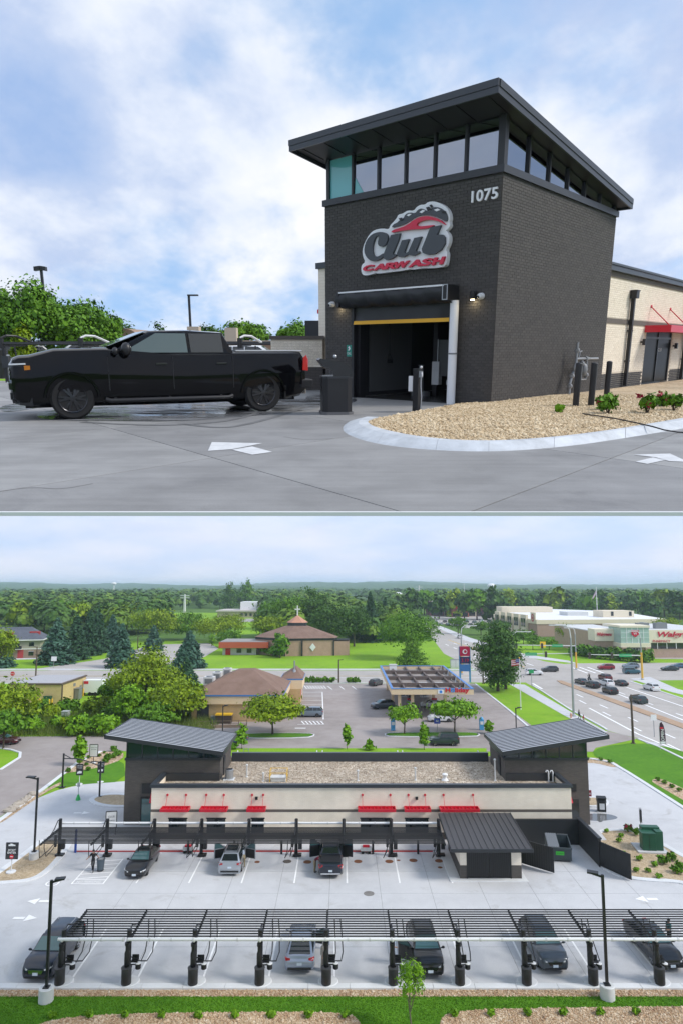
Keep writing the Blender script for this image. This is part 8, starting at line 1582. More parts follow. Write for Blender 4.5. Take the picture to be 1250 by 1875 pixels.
def brick_face(axis, u0, u1, z0, z1, holes, m, parent, single=0, near=None, off=0.0, course=0.0715, bl=0.213):
 rows = int((z1 - z0) / course); items = []
 for r in range(rows):
  s = u0 - (bl / 2 if r % 2 else 0)
  while s < u1:
   a, b = max(s, u0) + 0.005, min(s + bl, u1) - 0.005; z = z0 + r * course
   if b - a > 0.03 and not any(a < h[1] and b > h[0] and z < h[3] and z + course > h[2] for h in holes): items.append((a, b, z + 0.005, z + course - 0.005))
   s += bl
 if single: items.sort(key=lambda q: near(q)); 
 def five(mb, a, b, c, d, pr):
  P = [(a, 0, c), (b, 0, c), (b, 0, d), (a, 0, d)]; Q = [(a, -pr, c), (b, -pr, c), (b, -pr, d), (a, -pr, d)]; V = P + Q
  V = [(x, off + y, z) for x, y, z in V] if axis == 'y' else [(off + y, x, z) for x, y, z in V]
  f = [(4, 5, 6, 7), (0, 1, 5, 4), (1, 2, 6, 5), (2, 3, 7, 6), (3, 0, 4, 7)]
  mb.add(V, f if axis == 'y' else [q[::-1] for q in f])
 meshes = {}
 for k, (a, b, c, d) in enumerate(items[:single]):
  key = round(b - a, 3)
  if key not in meshes:
   mb = MB(); five(mb, -(b - a) / 2, (b - a) / 2, -(d - c) / 2, (d - c) / 2, 0.012)
   if off: mb.v = [(x, y - off, z) if axis == 'y' else (x - off, y, z) for x, y, z in mb.v]
   meshes[key] = mb.mesh('brick', [m])
  u, w = (a + b) / 2, (c + d) / 2; pr = rnd.uniform(-0.0015, 0.0015)
  link('brick', meshes[key], parent, loc=(u, off + pr, w) if axis == 'y' else (off + pr, u, w))
 mb = MB()
 for (a, b, c, d) in items[single:]: five(mb, a, b, c, d, 0.012 + rnd.uniform(-0.0015, 0.0015))
 o = mb.build('brickwork', m, parent); o['kind'] = 'stuff'
tb('wall', (0.0, 0.0, 0), (0.3, jr, SILL), MORT); tb('wall', (0.0, jl, 0), (0.3, LY, SILL), MORT); tb('wall', (0.0, jr + .001, dtop), (0.3, jl - .001, SILL), MORT)
tb('wall', (0.302, 0.0, 0), (LX, 0.3, SILL), MORT); tb('wall', (0.302, LY - 0.3, 0), (LX, LY, SILL), MORT); tb('wall', (LX - 0.3, 0.302, 0), (LX, LY - 0.302, SILL), MORT)
brick_face('x', 0.0, LY, 0.0, SILL, [(jr, jl, -1, dtop)], BRK, tw, 150, lambda q: q[0] * 1.2 + abs(q[2] - 1.4), 0.0)
brick_face('y', 0.0, LX, 0.0, SILL, [], BRK, tw, 150, lambda q: q[0] * 1.2 + abs(q[2] - 1.4), 0.0)
tb('sill', (-0.07, -0.07, SILL), (LX + 0.05, LY + 0.05, SILL + 0.17), CHAR)
ZH, ZL, RX0, RX1, RY0, RY1 = 7.12, 6.02, -1.05, LX + 0.22, -0.35, LY + 0.3
zr = lambda x: ZH + (ZL - ZH) * (x - RX0) / (RX1 - RX0)
CGL, _t, _p = newmat('clerestory_glass'); _p.inputs['Base Color'].default_value = (0.31, 0.33, 0.36, 1); _p.inputs['Roughness'].default_value = 0.03; _p.inputs['Metallic'].default_value = 1.0
CYG, _t, _p = newmat('clerestory_glass_sea'); _p.inputs['Base Color'].default_value = (0.16, 0.52, 0.55, 1); _p.inputs['Roughness'].default_value = 0.05; _p.inputs['IOR'].default_value = 1.7  # opaque sea green stands in for sky light showing through the glass
MULL = mat('window_frame_black', (0.018, 0.019, 0.021), 0.4)
n = 6
for k in range(n):
 a, b = 0.14 + (LY - 0.28) * k / n, 0.14 + (LY - 0.28) * (k + 1) / n
 w_ = tb('window', (0.06, a + 0.03, SILL + 0.17), (0.10, b - 0.03, zr(0) - 0.2), CYG if k == n - 1 else CGL)
 if k == n - 1: tag(w_, 'sea green end pane coloured as if sky showed through')
 tb('mullion', (0.0, a - 0.035, SILL + 0.17), (0.14, a + 0.029, zr(0) - 0.18), MULL)
tb('mullion', (0.0, LY - 0.17, SILL + 0.17), (0.14, LY - 0.06, zr(0) - 0.18), MULL)
EX([(0.055, LY - 0.17 - 0.95, SILL + 0.17), (0.055, LY - 0.17 - 1.3, SILL + 0.17), (0.055, LY - 0.17 - 0.98, SILL + 0.62)][::-1], (-0.004, 0, 0)).build('painted_sky_wedge', CYG, tw)  # green wedge painted like sky showing through the second pane
n = 6
for k in range(n):
 a, b = 0.16 + (LX - 0.3) * k / n, 0.16 + (LX - 0.3) * (k + 1) / n
 EX([(a + 0.03, 0.06, SILL + 0.17), (b - 0.03, 0.06, SILL + 0.17), (b - 0.03, 0.06, zr(b) - 0.2), (a + 0.03, 0.06, zr(a) - 0.2)], (0, 0.04, 0)).build('window', CGL, tw)
 tb('mullion', (a - 0.035, 0.0, SILL + 0.17), (a + 0.029, 0.14, zr(a) - 0.18), MULL)
tb('mullion', (LX - 0.16, 0.0, SILL + 0.17), (LX - 0.03, 0.14, zr(LX) - 0.17), MULL)
tb('corner_post', (-0.03, -0.03, SILL + 0.17), (0.12, 0.12, zr(0) - 0.17), MULL)
tb('rear_glazing', (LX - 0.12, 0.2, SILL + 0.17), (LX - 0.08, LY - 0.2, zr(LX) - 0.2), CGL); tb('rear_glazing', (0.2, LY - 0.12, SILL + 0.17), (LX - 0.2, LY - 0.08, ZL - 0.2), CGL)
SOF = mat('soffit_black', (0.016, 0.016, 0.018), 0.5)
EX([(RX0 + 0.05, RY0 + 0.05, zr(RX0) - 0.17), (RX1 - 0.05, RY0 + 0.05, zr(RX1) - 0.17), (RX1 - 0.05, RY0 + 0.05, zr(RX1) - 0.1), (RX0 + 0.05, RY0 + 0.05, zr(RX0) - 0.1)], (0, RY1 - RY0 - 0.1, 0)).build('soffit', SOF, tw)
for k in range(8):
 y = RY0 + 0.3 + k * (RY1 - RY0 - 0.6) / 7; EX([(RX0 + 0.06, y, zr(RX0) - 0.185), (-0.02, y, zr(-0.02) - 0.185), (-0.02, y, zr(-0.02) - 0.171), (RX0 + 0.06, y, zr(RX0) - 0.171)], (0, 0.03, 0)).build('soffit_seam', BLK, tw)
EX([(RX0, RY0, zr(RX0) - 0.09), (RX1, RY0, zr(RX1) - 0.09), (RX1, RY0, zr(RX1)), (RX0, RY0, zr(RX0))], (0, RY1 - RY0, 0)).build('roof', NAVYM, tw)
FASC = mat('fascia_metal', (0.045, 0.050, 0.060), 0.35, 0.2)
for (x0_, x1_) in ((RX0 - 0.05, RX0), (RX1, RX1 + 0.05)):
 for z0_, z1_, pr in ((-0.24, -0.10, 0.0), (-0.098, 0.05, 0.02)): tb('fascia', (x0_ - (pr if x0_ < 0 else 0), RY0 - 0.05, zr(x0_) + z0_), (x1_ + (pr if x0_ > 0 else 0), RY1 + 0.05, zr(x0_) + z1_), FASC)
for (y0_, y1_) in ((RY0 - 0.05, RY0 - 0.001), (RY1 + 0.001, RY1 + 0.05)):
 for z0_, z1_, pr in ((-0.24, -0.10, 0.0), (-0.098, 0.05, 0.02)):
  y = y0_ - (pr if y0_ < 0 else 0); EX([(RX0 + .001, y, zr(RX0) + z0_), (RX1 - .001, y, zr(RX1) + z0_), (RX1 - .001, y, zr(RX1) + z1_), (RX0 + .001, y, zr(RX0) + z1_)], (0, y1_ - y0_ + pr, 0)).build('fascia', FASC, tw)
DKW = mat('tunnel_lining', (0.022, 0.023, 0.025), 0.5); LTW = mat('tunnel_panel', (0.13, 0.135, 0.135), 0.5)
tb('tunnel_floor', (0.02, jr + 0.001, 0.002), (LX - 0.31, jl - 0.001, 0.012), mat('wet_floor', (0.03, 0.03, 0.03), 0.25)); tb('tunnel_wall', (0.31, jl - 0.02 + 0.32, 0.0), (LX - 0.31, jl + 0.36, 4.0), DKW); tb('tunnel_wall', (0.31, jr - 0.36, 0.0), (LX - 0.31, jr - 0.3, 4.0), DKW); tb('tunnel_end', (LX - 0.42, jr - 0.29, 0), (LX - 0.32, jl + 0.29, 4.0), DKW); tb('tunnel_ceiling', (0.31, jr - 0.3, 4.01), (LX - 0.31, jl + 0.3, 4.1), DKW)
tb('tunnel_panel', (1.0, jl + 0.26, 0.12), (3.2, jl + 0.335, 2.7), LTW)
tb('door_track', (0.02, jl - 0.16, 0), (0.28, jl - 0.002, dtop), BLK); tb('door_track', (0.02, jr + 0.002, 0), (0.28, jr + 0.10, dtop), BLK)
eq = thing('wash_machine', 'dark wash machinery frame with pale boxes standing inside the open wash tunnel', 'machine', tl(2.2, (jl + jr) / 2 - 0.5, 0.012), BE)
for a in (-0.75, 0.75): SP((-0.1, a - 0.08, 0), (0.1, a + 0.08, 2.4)).build('post', BLK, eq)
SP((-0.12, -0.84, 2.4), (0.12, 0.84, 2.6)).build('beam', BLK, eq); SP((-0.2, -0.55, 0.62), (0.0, 0.55, 1.7)).build('guard_panel', mat('panel_smoke', (0.03, 0.032, 0.035), 0.3), eq)
for a in (-0.62, 0.5): SP((-0.24, a, 0.35), (-0.06, a + 0.26, 1.05)).build('white_box', WHT2, eq)
for a in (-0.58, 0.58): TU([(-0.21, a, 0.62), (-0.21, a, 1.72)], 0.015, 6).build('frame_tube', STEEL, eq)
LA([(0.3, 0.0), (0.3, 0.12), (0.1, 0.16), (0.07, 0.9), (0.1, 0.95)], 12, c=(-0.4, 1.05, 0)).build('roller_foot', GREYM, eq)
hz = thing('hanging_hose', 'thin black hose hanging by the pale panel inside the tunnel', 'hose', tl(1.9, jl + 0.22, 1.2), BE); TU([(0, 0, 1.4), (0, -0.02, 0.6), (0.0, -0.04, 0.1), (0, -0.16, -0.12), (0, 0.08, -0.16), (0, 0.0, 0.1)], 0.018, 6).build('tube', HOSEM, hz); SP((-0.03, -0.12, -0.2), (0.06, 0.16, -0.08)).build('holder', BLK, hz)
cl, cr_ = wl(638, 545)[0], wl(840, 540)[0]
rd = thing('roll_door', 'black fabric roll door case over the opening, half raised, with a yellow bottom bar', 'roll door', C0, BE)
def rb(name, a, b, m, bev=0.0): return SP(a, b).build(name, m, rd, bevel=bev)
rb('end_plate', (-0.55, cl - 0.10, 2.62), (-0.013, cl, 3.04), BLK, 0.01)
ep = rb('end_plate', (-0.55, cr_, 2.66), (-0.013, cr_ + 0.16, 3.04), BLK, 0.01)
fr_ = MB()
for a, b in (((-0.563, cr_ + 0.0, 2.66), (-0.552, cr_ + 0.02, 3.04)), ((-0.563, cr_ + 0.14, 2.66), (-0.552, cr_ + 0.16, 3.04)), ((-0.563, cr_ + 0.021, 3.02), (-0.552, cr_ + 0.139, 3.04)), ((-0.563, cr_ + 0.021, 2.66), (-0.552, cr_ + 0.139, 2.68))): fr_.span(a, b)
fr_.build('plate_rim', STEEL, ep)
g = random.Random(3); prof = [(-0.53, 3.0), (-0.55, 2.9), (-0.54, 2.78), (-0.46, 2.66), (-0.30, 2.6)]; nn = 46; mb = MB(); vs = []
for i in range(nn + 1):
 y = cr_ - 0.002 + (cl - 0.002 - cr_) * i / nn * 1.0 + 0.002
 for j, (x, z) in enumerate(prof): w = 0.022 * math.sin(i * 0.75 + j * 0.9) * (1.2 if i > nn * 0.1 else 0.3) + 0.010 * math.sin(i * 2.1 + j); vs.append((x + w, y, z + w * 0.6))
k = len(prof); mb.add(vs, [(i * k + j, (i + 1) * k + j, (i + 1) * k + j + 1, i * k + j + 1) for i in range(nn) for j in range(k - 1)])
FAB = mat('black_tarp', (0.016, 0.017, 0.020), 0.42); mb.build('case_cover', FAB, rd, smooth=60); rb('case_back', (-0.28, cr_ + 0.001, 2.62), (-0.02, cl - 0.101, 3.0), BLK)
rb('top_strip', (-0.56, cr_ + 0.12, 3.0), (-0.45, cl - 0.101, 3.04), WHT)
mb = MB(); vs = []; nn = 40; zc0, zc1 = 2.235, 2.66
for i in range(nn + 1):
 u = i / nn; y = jr + 0.05 + (jl - jr - 0.10) * u
 for z in (zc0, (zc0 + zc1) / 2, zc1): w = 0.035 * math.exp(-((u - 0.04) / 0.05) ** 2) * math.sin(z * 9) + 0.035 * math.exp(-((u - 0.95) / 0.06) ** 2) * math.sin(z * 8 + 1) + 0.004 * math.sin(i); vs.append((-0.10 + w, y, z))
mb.add(vs, [(i * 3 + j, (i + 1) * 3 + j, (i + 1) * 3 + j + 1, i * 3 + j + 1) for i in range(nn) for j in range(2)]); mb.build('curtain', FAB, rd, smooth=60)
EX([(-0.16, jr + 0.02, 2.14), (-0.16, jl - 0.05, 2.14), (-0.13, jl - 0.05, 2.24), (-0.13, jr + 0.02, 2.24)], (0.09, 0, 0)).build('bottom_bar', mat('bar_yellow', (0.80, 0.42, 0.01), 0.45), rd)
rb('guide_rail', (-0.14, jl - 0.05, 0), (-0.013, jl + 0.03, 2.62), BLK); rb('guide_rail', (-0.14, jr - 0.02, 0), (-0.013, jr + 0.02, 2.65), BLK)
dp_ = thing('downspout', 'fat white round pipe standing at the right jamb of the wash opening', 'pipe', tl(-0.19, jr - 0.16), BE); TU([(0, 0, 0), (0, 0, 2.66)], 0.115, 16).build('pipe', WHT, dp_, smooth=50); LA([(0.122, 1.3), (0.128, 1.32), (0.122, 1.34)], 16).build('joint_ring', GREYM, dp_); SP((0.05, 0.10, 0.5), (0.12, 0.2, 0.62)).build('bracket', STEEL, dp_)
def V3(x, z, out): return (-out, x, z)
sg = thing('club_carwash_sign', 'Club Carwash sign with racing car emblem on the dark brick over the wash opening', 'sign', C0, BE)
def zt(zx, zy, out=0.0): y, z = wl(640 + zx * 0.24, 350 + zy * 0.24, -out); return y, z
def signpoly(name, pts, o0, o1, m, n=0, par=None):
 P = [zt(*p, (o0 + o1) / 2) for p in pts]; P = [(p.x, p.y) for p in smoothed(P, n, True)] if n else P
 mb = MB(); mb.prism(P, o0, o1); mb.v = [(-z, x, y) for x, y, z in mb.v]; return mb.build(name, m, par or sg)
SW = mat('sign_face_white', (0.82, 0.83, 0.85), 0.4); SDK = mat('sign_charcoal', (0.055, 0.062, 0.072), 0.45); SRD = mat('sign_red', (0.62, 0.015, 0.055), 0.35)
outline = [(98, 590), (104, 560), (130, 540), (112, 500), (108, 450), (124, 395), (160, 330), (200, 295), (260, 284), (310, 292), (318, 262), (345, 235), (370, 205), (380, 180), (412, 172), (430, 162), (452, 148), (500, 150), (520, 122), (550, 104), (585, 104), (606, 84), (650, 78), (700, 92), (742, 118), (768, 160), (776, 210), (768, 232), (776, 262), (760, 290), (738, 300), (760, 318), (772, 352), (766, 400), (742, 448), (754, 474), (750, 530), (738, 572), (700, 582), (630, 588), (560, 588), (490, 600), (478, 594), (400, 608), (330, 616), (222, 630), (210, 624), (160, 640), (118, 644), (102, 625)]
signpoly('backing', outline, 0.015, 0.16, SW, 1)
emb = signpoly('foam_emblem', [(318, 280), (335, 250), (365, 238), (380, 220), (410, 208), (425, 175), (460, 160), (500, 168), (520, 140), (552, 128), (585, 150), (615, 152), (625, 125), (665, 118), (700, 130), (735, 160), (750, 205), (738, 236), (690, 205), (620, 182), (560, 180), (500, 196), (440, 240), (390, 262)], 0.162, 0.20, SDK, 1)
for q in ([(372, 205), (395, 200), (406, 216), (384, 224)], [(580, 122), (604, 116), (618, 134), (594, 150)], [(606, 104), (624, 100), (634, 116), (618, 124)], [(698, 152), (728, 148), (736, 160), (706, 166)]): signpoly('bubble_mark', q, 0.202, 0.225, BLK, 0, emb)
for q in ([(432, 182), (452, 170), (470, 172), (448, 190)], [(530, 158), (556, 140), (574, 146), (548, 166)], [(640, 140), (670, 130), (690, 140), (660, 152)]): signpoly('bubble_glint', q, 0.202, 0.215, SW, 0, emb)
signpoly('car_stroke', [(318, 318), (330, 295), (400, 276), (452, 250), (500, 212), (560, 190), (620, 190), (690, 214), (742, 262), (690, 232), (620, 215), (560, 222), (520, 240), (510, 258), (540, 268), (600, 262), (656, 256), (620, 276), (560, 288), (480, 290), (400, 300)], 0.165, 0.24, SRD, 1)
L1, L2 = 0.165, 0.24
signpoly('letter_c', [(290, 330), (296, 360), (284, 400), (256, 424), (228, 420), (216, 395), (228, 350), (222, 335), (196, 350), (178, 410), (176, 470), (196, 500), (225, 496), (262, 470), (272, 484), (236, 520), (190, 536), (150, 524), (118, 480), (114, 430), (134, 370), (172, 328), (222, 310), (266, 312)], L1, L2, SDK, 1)
signpoly('letter_l', [(318, 334), (388, 320), (374, 372), (332, 472), (338, 488), (354, 480), (358, 492), (322, 516), (284, 526), (260, 508), (266, 470)], L1, L2, SDK, 0)
signpoly('letter_u', [(402, 374), (456, 364), (420, 460), (428, 474), (450, 462), (496, 356), (550, 345), (508, 452), (516, 464), (532, 456), (536, 468), (494, 492), (462, 488), (452, 480), (414, 502), (376, 500), (362, 478)], L1, L2, SDK, 0)
signpoly('letter_b', [(618, 276), (698, 258), (668, 332), (710, 330), (728, 350), (728, 400), (700, 446), (650, 478), (596, 484), (560, 470), (552, 440)], L1, L2, SDK, 0)
cw_frame_a, cw_frame_b = zt(104, 606, 0.2), zt(728, 540, 0.2)
for k, ch_ in enumerate('CARWASH'):
 u0 = [0.0, 0.135, 0.27, 0.405, 0.575, 0.715, 0.85][k]; wd_ = [0.145, 0.15, 0.15, 0.185, 0.155, 0.15, 0.15][k]
 ya = cw_frame_a[0] + (cw_frame_b[0] - cw_frame_a[0]) * u0; um = u0 + wd_ / 2; zb_l = zt(104, 612, 0.2)[1] * (1 - um) + zt(716, 556, 0.2)[1] * um; zt_l = zt(112, 566, 0.2)[1] * (1 - um) + zt(724, 497, 0.2)[1] * um
 text_on('letter', ch_, ((-0.165, ya, zb_l), (0, -1, 0), (0, 0, 1), (-1, 0, 0)), SRD, sg, width=abs(cw_frame_b[0] - cw_frame_a[0]) * wd_, height=zt_l - zb_l, extr=0.035, bold=0.045, shear=0.22)
na, nb = wl(912, 366), wl(864, 370)
hn = thing('house_number', 'white house number 1075 high on the brick near the corner', 'house number', C0, BE)
text_on('digit', '1075', ((-0.016, nb[0], 4.975), (0, -1, 0), (0, 0, 1), (-1, 0, 0)), SW, hn, width=nb[0] - na[0], height=0.27, extr=0.022, bold=0.018, split=True, space=1.05)
def wlamp(label, x, y):
 q = wl(x, y); t = thing('wall_lamp', label, 'wall lamp', tl(0, q[0], q[1]), BE, 'cylinder lamps beside the wash opening')
 LA([(0.055, -0.1), (0.06, -0.09), (0.06, 0.1), (0.05, 0.11)], 14, c=(-0.15, 0, 0)).build('shade', BLK, t, smooth=40); SP((-0.15, -0.03, -0.02), (-0.013, 0.03, 0.05)).build('arm', BLK, t); SP((-0.03, -0.05, -0.1), (-0.0125, 0.05, 0.12)).build('plate', BLK, t)
 LA([(0.045, -0.104), (0.04, -0.112), (0.01, -0.114)], 12, c=(-0.15, 0, 0)).build('bulb', mat('lit_bulb', (1.0, 0.82, 0.5), 0.5, emit=50.0), t); return t
wlamp('small black cylinder lamp, lit, left of the wash opening', 625, 556); wlamp('small black cylinder lamp, lit, right of the wash opening', 870, 541)
def wcam(label, x, y):
 q = wl(x, y); t = thing('security_camera', label, 'camera', tl(0, q[0], q[1]), BE, 'dome cameras beside the wash opening'); LA([(0.075, -0.10), (0.085, -0.013)], 16, c=(0, 0, 0), axis='x').build('mount', WHT, t, smooth=40); MB().ball((-0.12, 0.0, -0.01), 0.072, 7).build('dome', WHT2, t, smooth=60); MB().ball((-0.155, 0.01, -0.02), 0.046, 6).build('lens', BLKG, t, smooth=60)
wcam('white dome camera left of the wash opening beside the lamp', 610, 557); wcam('white dome camera right of the wash opening beside the lamp', 882, 542)
q = wl(640, 642); t = thing('wall_notice', 'small green phone notice on the brick left of the opening', 'sign', tl(0, q[0], q[1]), BE); b_ = SP((-0.03, -0.10, -0.17), (-0.0125, 0.10, 0.17)).build('plate', mat('notice_green', (0.02, 0.26, 0.19), 0.45), t)
EX([(-0.031, 0.05, 0.10), (-0.031, -0.01, 0.14), (-0.031, -0.05, 0.06), (-0.031, 0.01, 0.0), (-0.031, 0.05, 0.02), (-0.031, 0.0, 0.06)], (-0.004, 0, 0)).build('handset', SW, b_); text_on('lettering', 'CALL', ((-0.031, 0.075, -0.11), (0, -1, 0), (0, 0, 1), (-1, 0, 0)), SW, b_, width=0.15, height=0.07, extr=0.002)
p0 = ga(615, 757); kb = thing('hooded_waste_kiosk', 'black waste kiosk with a curved sloping hood in front of the wash tower', 'waste bin', p0, BE - R(8))
mb = MB(); cab = [(-0.36, -0.30), (0.30, -0.36), (0.36, 0.30), (-0.30, 0.36)]
hx = [(-0.33, -0.22), (-0.22, -0.33), (0.22, -0.33), (0.33, -0.22), (0.33, 0.22), (0.22, 0.33), (-0.22, 0.33), (-0.33, 0.22)]
mb.prism(hx, 0.06, 0.80); mb.build('cabinet', BLK, kb); mb = MB(); mb.prism([(a * 1.1, b * 1.1) for a, b in hx], 0, 0.06); mb.build('plinth', mat('plinth_grey', (0.12, 0.12, 0.125), 0.6), kb); mb = MB(); mb.prism([(a * 1.04, b * 1.04) for a, b in hx], 0.80, 0.845); mb.build('collar', CHAR, kb)
HK = mat('kiosk_hood', (0.020, 0.021, 0.024), 0.35)
prof = [(-0.345, 0.846), (-0.335, 0.93), (-0.30, 1.01), (-0.22, 1.09), (-0.10, 1.15), (0.10, 1.19), (0.38, 1.235), (0.415, 1.20), (0.30, 1.05), (0.17, 1.02), (0.11, 0.95), (0.10, 0.846)]
EX([(x * 1.0, -0.31, z) for x, z in [(-a, b) for a, b in prof]], (0, 0.62, 0)).build('hood', HK, kb, smooth=40); kb.rotation_euler = (0, 0, R(8))
for a, b in (((-0.34, -0.345, 0.85), (-0.1, -0.325, 0.88)),): SP(a, b).build('slot_trim', GREYM, kb)
MB().ball((-0.02, 0.0, 1.27), 0.045, 5).build('latch', STEEL, kb)
p0 = ga(762, 754); bb = thing('service_bollard', 'black square bollard with a grey pipe, tap and white box in front of the opening', 'bollard', p0, BE)
SP((-0.075, -0.075, 0), (0.075, 0.075, 1.0)).build('post', BLK, bb, bevel=0.008); TU([(-0.03, -0.13, 0.0), (-0.03, -0.15, 0.35), (-0.03, -0.12, 0.6), (-0.03, -0.12, 0.85)], 0.014, 7).build('conduit', STEEL, bb, smooth=60); SP((-0.06, -0.15, 0.80), (0.0, -0.076, 0.94)).build('junction_box', STEEL, bb); MB().ball((-0.03, -0.12, 1.03), 0.032, 5).tube([(-0.03, -0.14, 0.9), (-0.09, -0.19, 0.88), (-0.1, -0.2, 0.83)], 0.016, 6).build('tap', WHT2, bb); SP((-0.02, 0.12, 0.47), (0.06, 0.24, 0.82)).build('white_box', WHT, bb); BA((0.02, 0.07, 0.65), (0.02, 0.12, 0.65), 0.03).build('bracket', GREYM, bb)
q = wr(1040, 690); gx = q[0] - 0.1
gm = thing('gas_meter', 'grey gas meter and regulator pipework on the right brick face behind bollards', 'gas meter', tl(gx, -0.3, 0.1), BE)
PIPE = mat('gas_pipe', (0.27, 0.28, 0.29), 0.45, 0.4)
TU([(-0.45, 0, 0), (-0.45, 0, 0.35), (-0.3, 0, 0.62), (-0.22, 0, 0.68), (-0.12, 0, 0.95), (-0.12, 0, 1.55)], 0.045, 8).build('riser', PIPE, gm, smooth=60); TU([(-0.12, 0, 1.05), (0.9, 0, 1.05), (0.95, 0.15, 1.05), (0.95, 0.29, 1.05)], 0.04, 8).build('header', PIPE, gm, smooth=60); TU([(0.32, 0, 1.05), (0.32, 0, 0.42), (0.7, 0, 0.42), (0.7, 0, 1.05)], 0.035, 8).build('loop', PIPE, gm); TU([(0.85, 0, 1.05), (1.55, 0.0, 1.05)], 0.03, 8).build('outlet', STEEL, gm)
for x, z in ((-0.45, 0.25), (-0.36, 0.55), (-0.12, 1.3), (0.32, 0.9), (0.7, 0.55), (0.6, 1.05)): LA([(0.08, -0.03), (0.08, 0.03)], 10, c=(x, 0, z)).lathe([(0.075, -0.05), (0.075, 0.05)], 8, c=(x, 0, z), axis='x').build('valve', PIPE, gm)
LA([(0.03, -0.08), (0.15, -0.06), (0.16, 0.02), (0.05, 0.06)], 14, c=(-0.15, -0.05, 0.78), axis='y').build('regulator', STEEL, gm, smooth=40); MB().ball((0.5, -0.02, 0.72), 0.13, 6, sq=(0.9, 0.7, 1.5)).build('meter_body', mat('meter_grey', (0.2, 0.21, 0.22), 0.5), gm, smooth=60); TU([(0.06, 0, 1.1), (0.1, 0, 1.25), (0.2, -0.02, 1.28)], 0.02, 6).build('bleed_pipe', PIPE, gm)
bo_ = None
for k, (x, y, lb) in enumerate(((1053, 745, 'black round bollard before the gas meter, left one'), (1081, 744, 'black round bollard before the gas meter, middle one'), (1109, 732, 'black round bollard beside the gas meter nearest the cream wall'))):
 p0 = ga(x, y, 0.08)
 if bo_ is None: bo_ = thing('bollard', lb, 'bollard', p0, BE, 'black bollards by the gas meter'); TU([(0, 0, 0), (0, 0, 1.02)], 0.075, 14).build('tube', BLK, bo_, smooth=40); MB().ball((0, 0, 1.02), 0.074, 6, sq=(1, 1, 0.35)).build('cap', BLK, bo_, smooth=60)
 else: tree_copy(bo_, p0, label=lb)
rw_ = thing('cream_wing', 'cream brick wing with dark bands running right from the dark tower', 'building', C0, BE)
def cb(name, a, b, m, bev=0.0): return SP(a, b).build(name, m, rw_, bevel=bev)
WY, WT = 0.45, 4.0
x0w, x1w = LX + 0.002, LX + 15
dx0, dx1 = wr(1179, 650, WY)[0], wr(1226, 650, WY)[0]
zb0, zb1 = wr(1125, 592, WY)[1], wr(1125, 583, WY)[1]; zbase = 0.62
for a, b in ((x0w, dx0 - 0.02), (dx1 + 0.02, x1w)): cb('wall', (a, WY, 0), (b, WY + 0.3, WT), MORTC)
cb('wall', (dx0 - .019, WY, zb0), (dx1 + .019, WY + 0.3, WT), MORTC)
brick_face('y', x0w, LX + 13, zb1 + 0.03, WT - 0.12, [], BRKC, rw_, 0, None, WY); brick_face('y', x0w, LX + 13, zbase, zb0 - 0.02, [(dx0 - 0.05, dx1 + 0.05, -1, 9)], BRKC, rw_, 0, None, WY); brick_face('y', x0w, LX + 13, 0, zbase - 0.02, [(dx0 - 0.05, dx1 + 0.05, -1, 9)], BRK, rw_, 0, None, WY)
cb('brick_band', (x0w, WY - 0.03, zb0), (x1w, WY - 0.001, zb1), TAUPE); cb('frieze', (x0w, WY - 0.04, WT - 0.12), (x1w, WY - 0.001, WT + 0.05), TAUPE)
cb('parapet_cap', (x0w, WY - 0.16, WT + 0.051), (x1w, WY + 0.5, WT + 0.22), NAVYM, 0.01); cb('parapet_cap', (x0w, WY - 0.20, WT + 0.221), (x1w, WY + 0.5, WT + 0.30), NAVYM, 0.01); cb('roof', (x0w, WY + 0.5, WT - 0.3), (x1w, WY + 9, WT - 0.1), ROOFG)
d_ = cb('glass_door', (dx0, WY + 0.06, 0.1), (dx1, WY + 0.1, zb0 - 0.02), mat('door_glass', (0.012, 0.014, 0.015), 0.3, spec=0.08)); 
for x in (dx0, (dx0 + dx1) / 2 - 0.03, dx1 - 0.06): SP((x, WY + 0.02, 0.1), (x + 0.06, WY + 0.059, zb0 - 0.021)).build('door_frame', MULL, d_)
SP((dx0 + 0.061, WY + 0.021, 1.85), (dx1 - 0.061, WY + 0.058, 1.93)).build('transom', MULL, d_); text_on('door_lettering', 'CLUB', (((dx0 + dx1) / 2 + 0.15, WY + 0.055, 1.35), (1, 0, 0), (0, 0, 1), (0, -1, 0)), WHT2, d_, width=0.45, height=0.14, extr=0.002)
az = wr(1180, 606, WY - 0.6)[1]
ax0, ax1 = dx0 - 0.35, dx1 + 2.2
mb = MB(); mb.span((ax0, WY - 1.0, az), (ax1, WY - 0.95, az + 0.26)).span((ax0, WY - 0.949, az), (ax0 + 0.05, WY - 0.03, az + 0.26)).span((ax1 - .05, WY - 0.949, az), (ax1, WY - 0.03, az + 0.26)).span((ax0 + .051, WY - 0.949, az + 0.04), (ax1 - .051, WY - 0.03, az + 0.09)); aw = mb.build('awning', RED, rw_)
for x in (ax0 + 0.5, (ax0 + ax1) / 2, ax1 - 0.5): BA((x, WY - 0.85, az + 0.2), (x, WY - 0.03, az + 0.98), 0.035).lathe([(0.06, -0.05), (0.06, -0.0)], 10, c=(x, WY - 0.0, az + 1.0), axis='y').build('awning_rod', RED, aw)
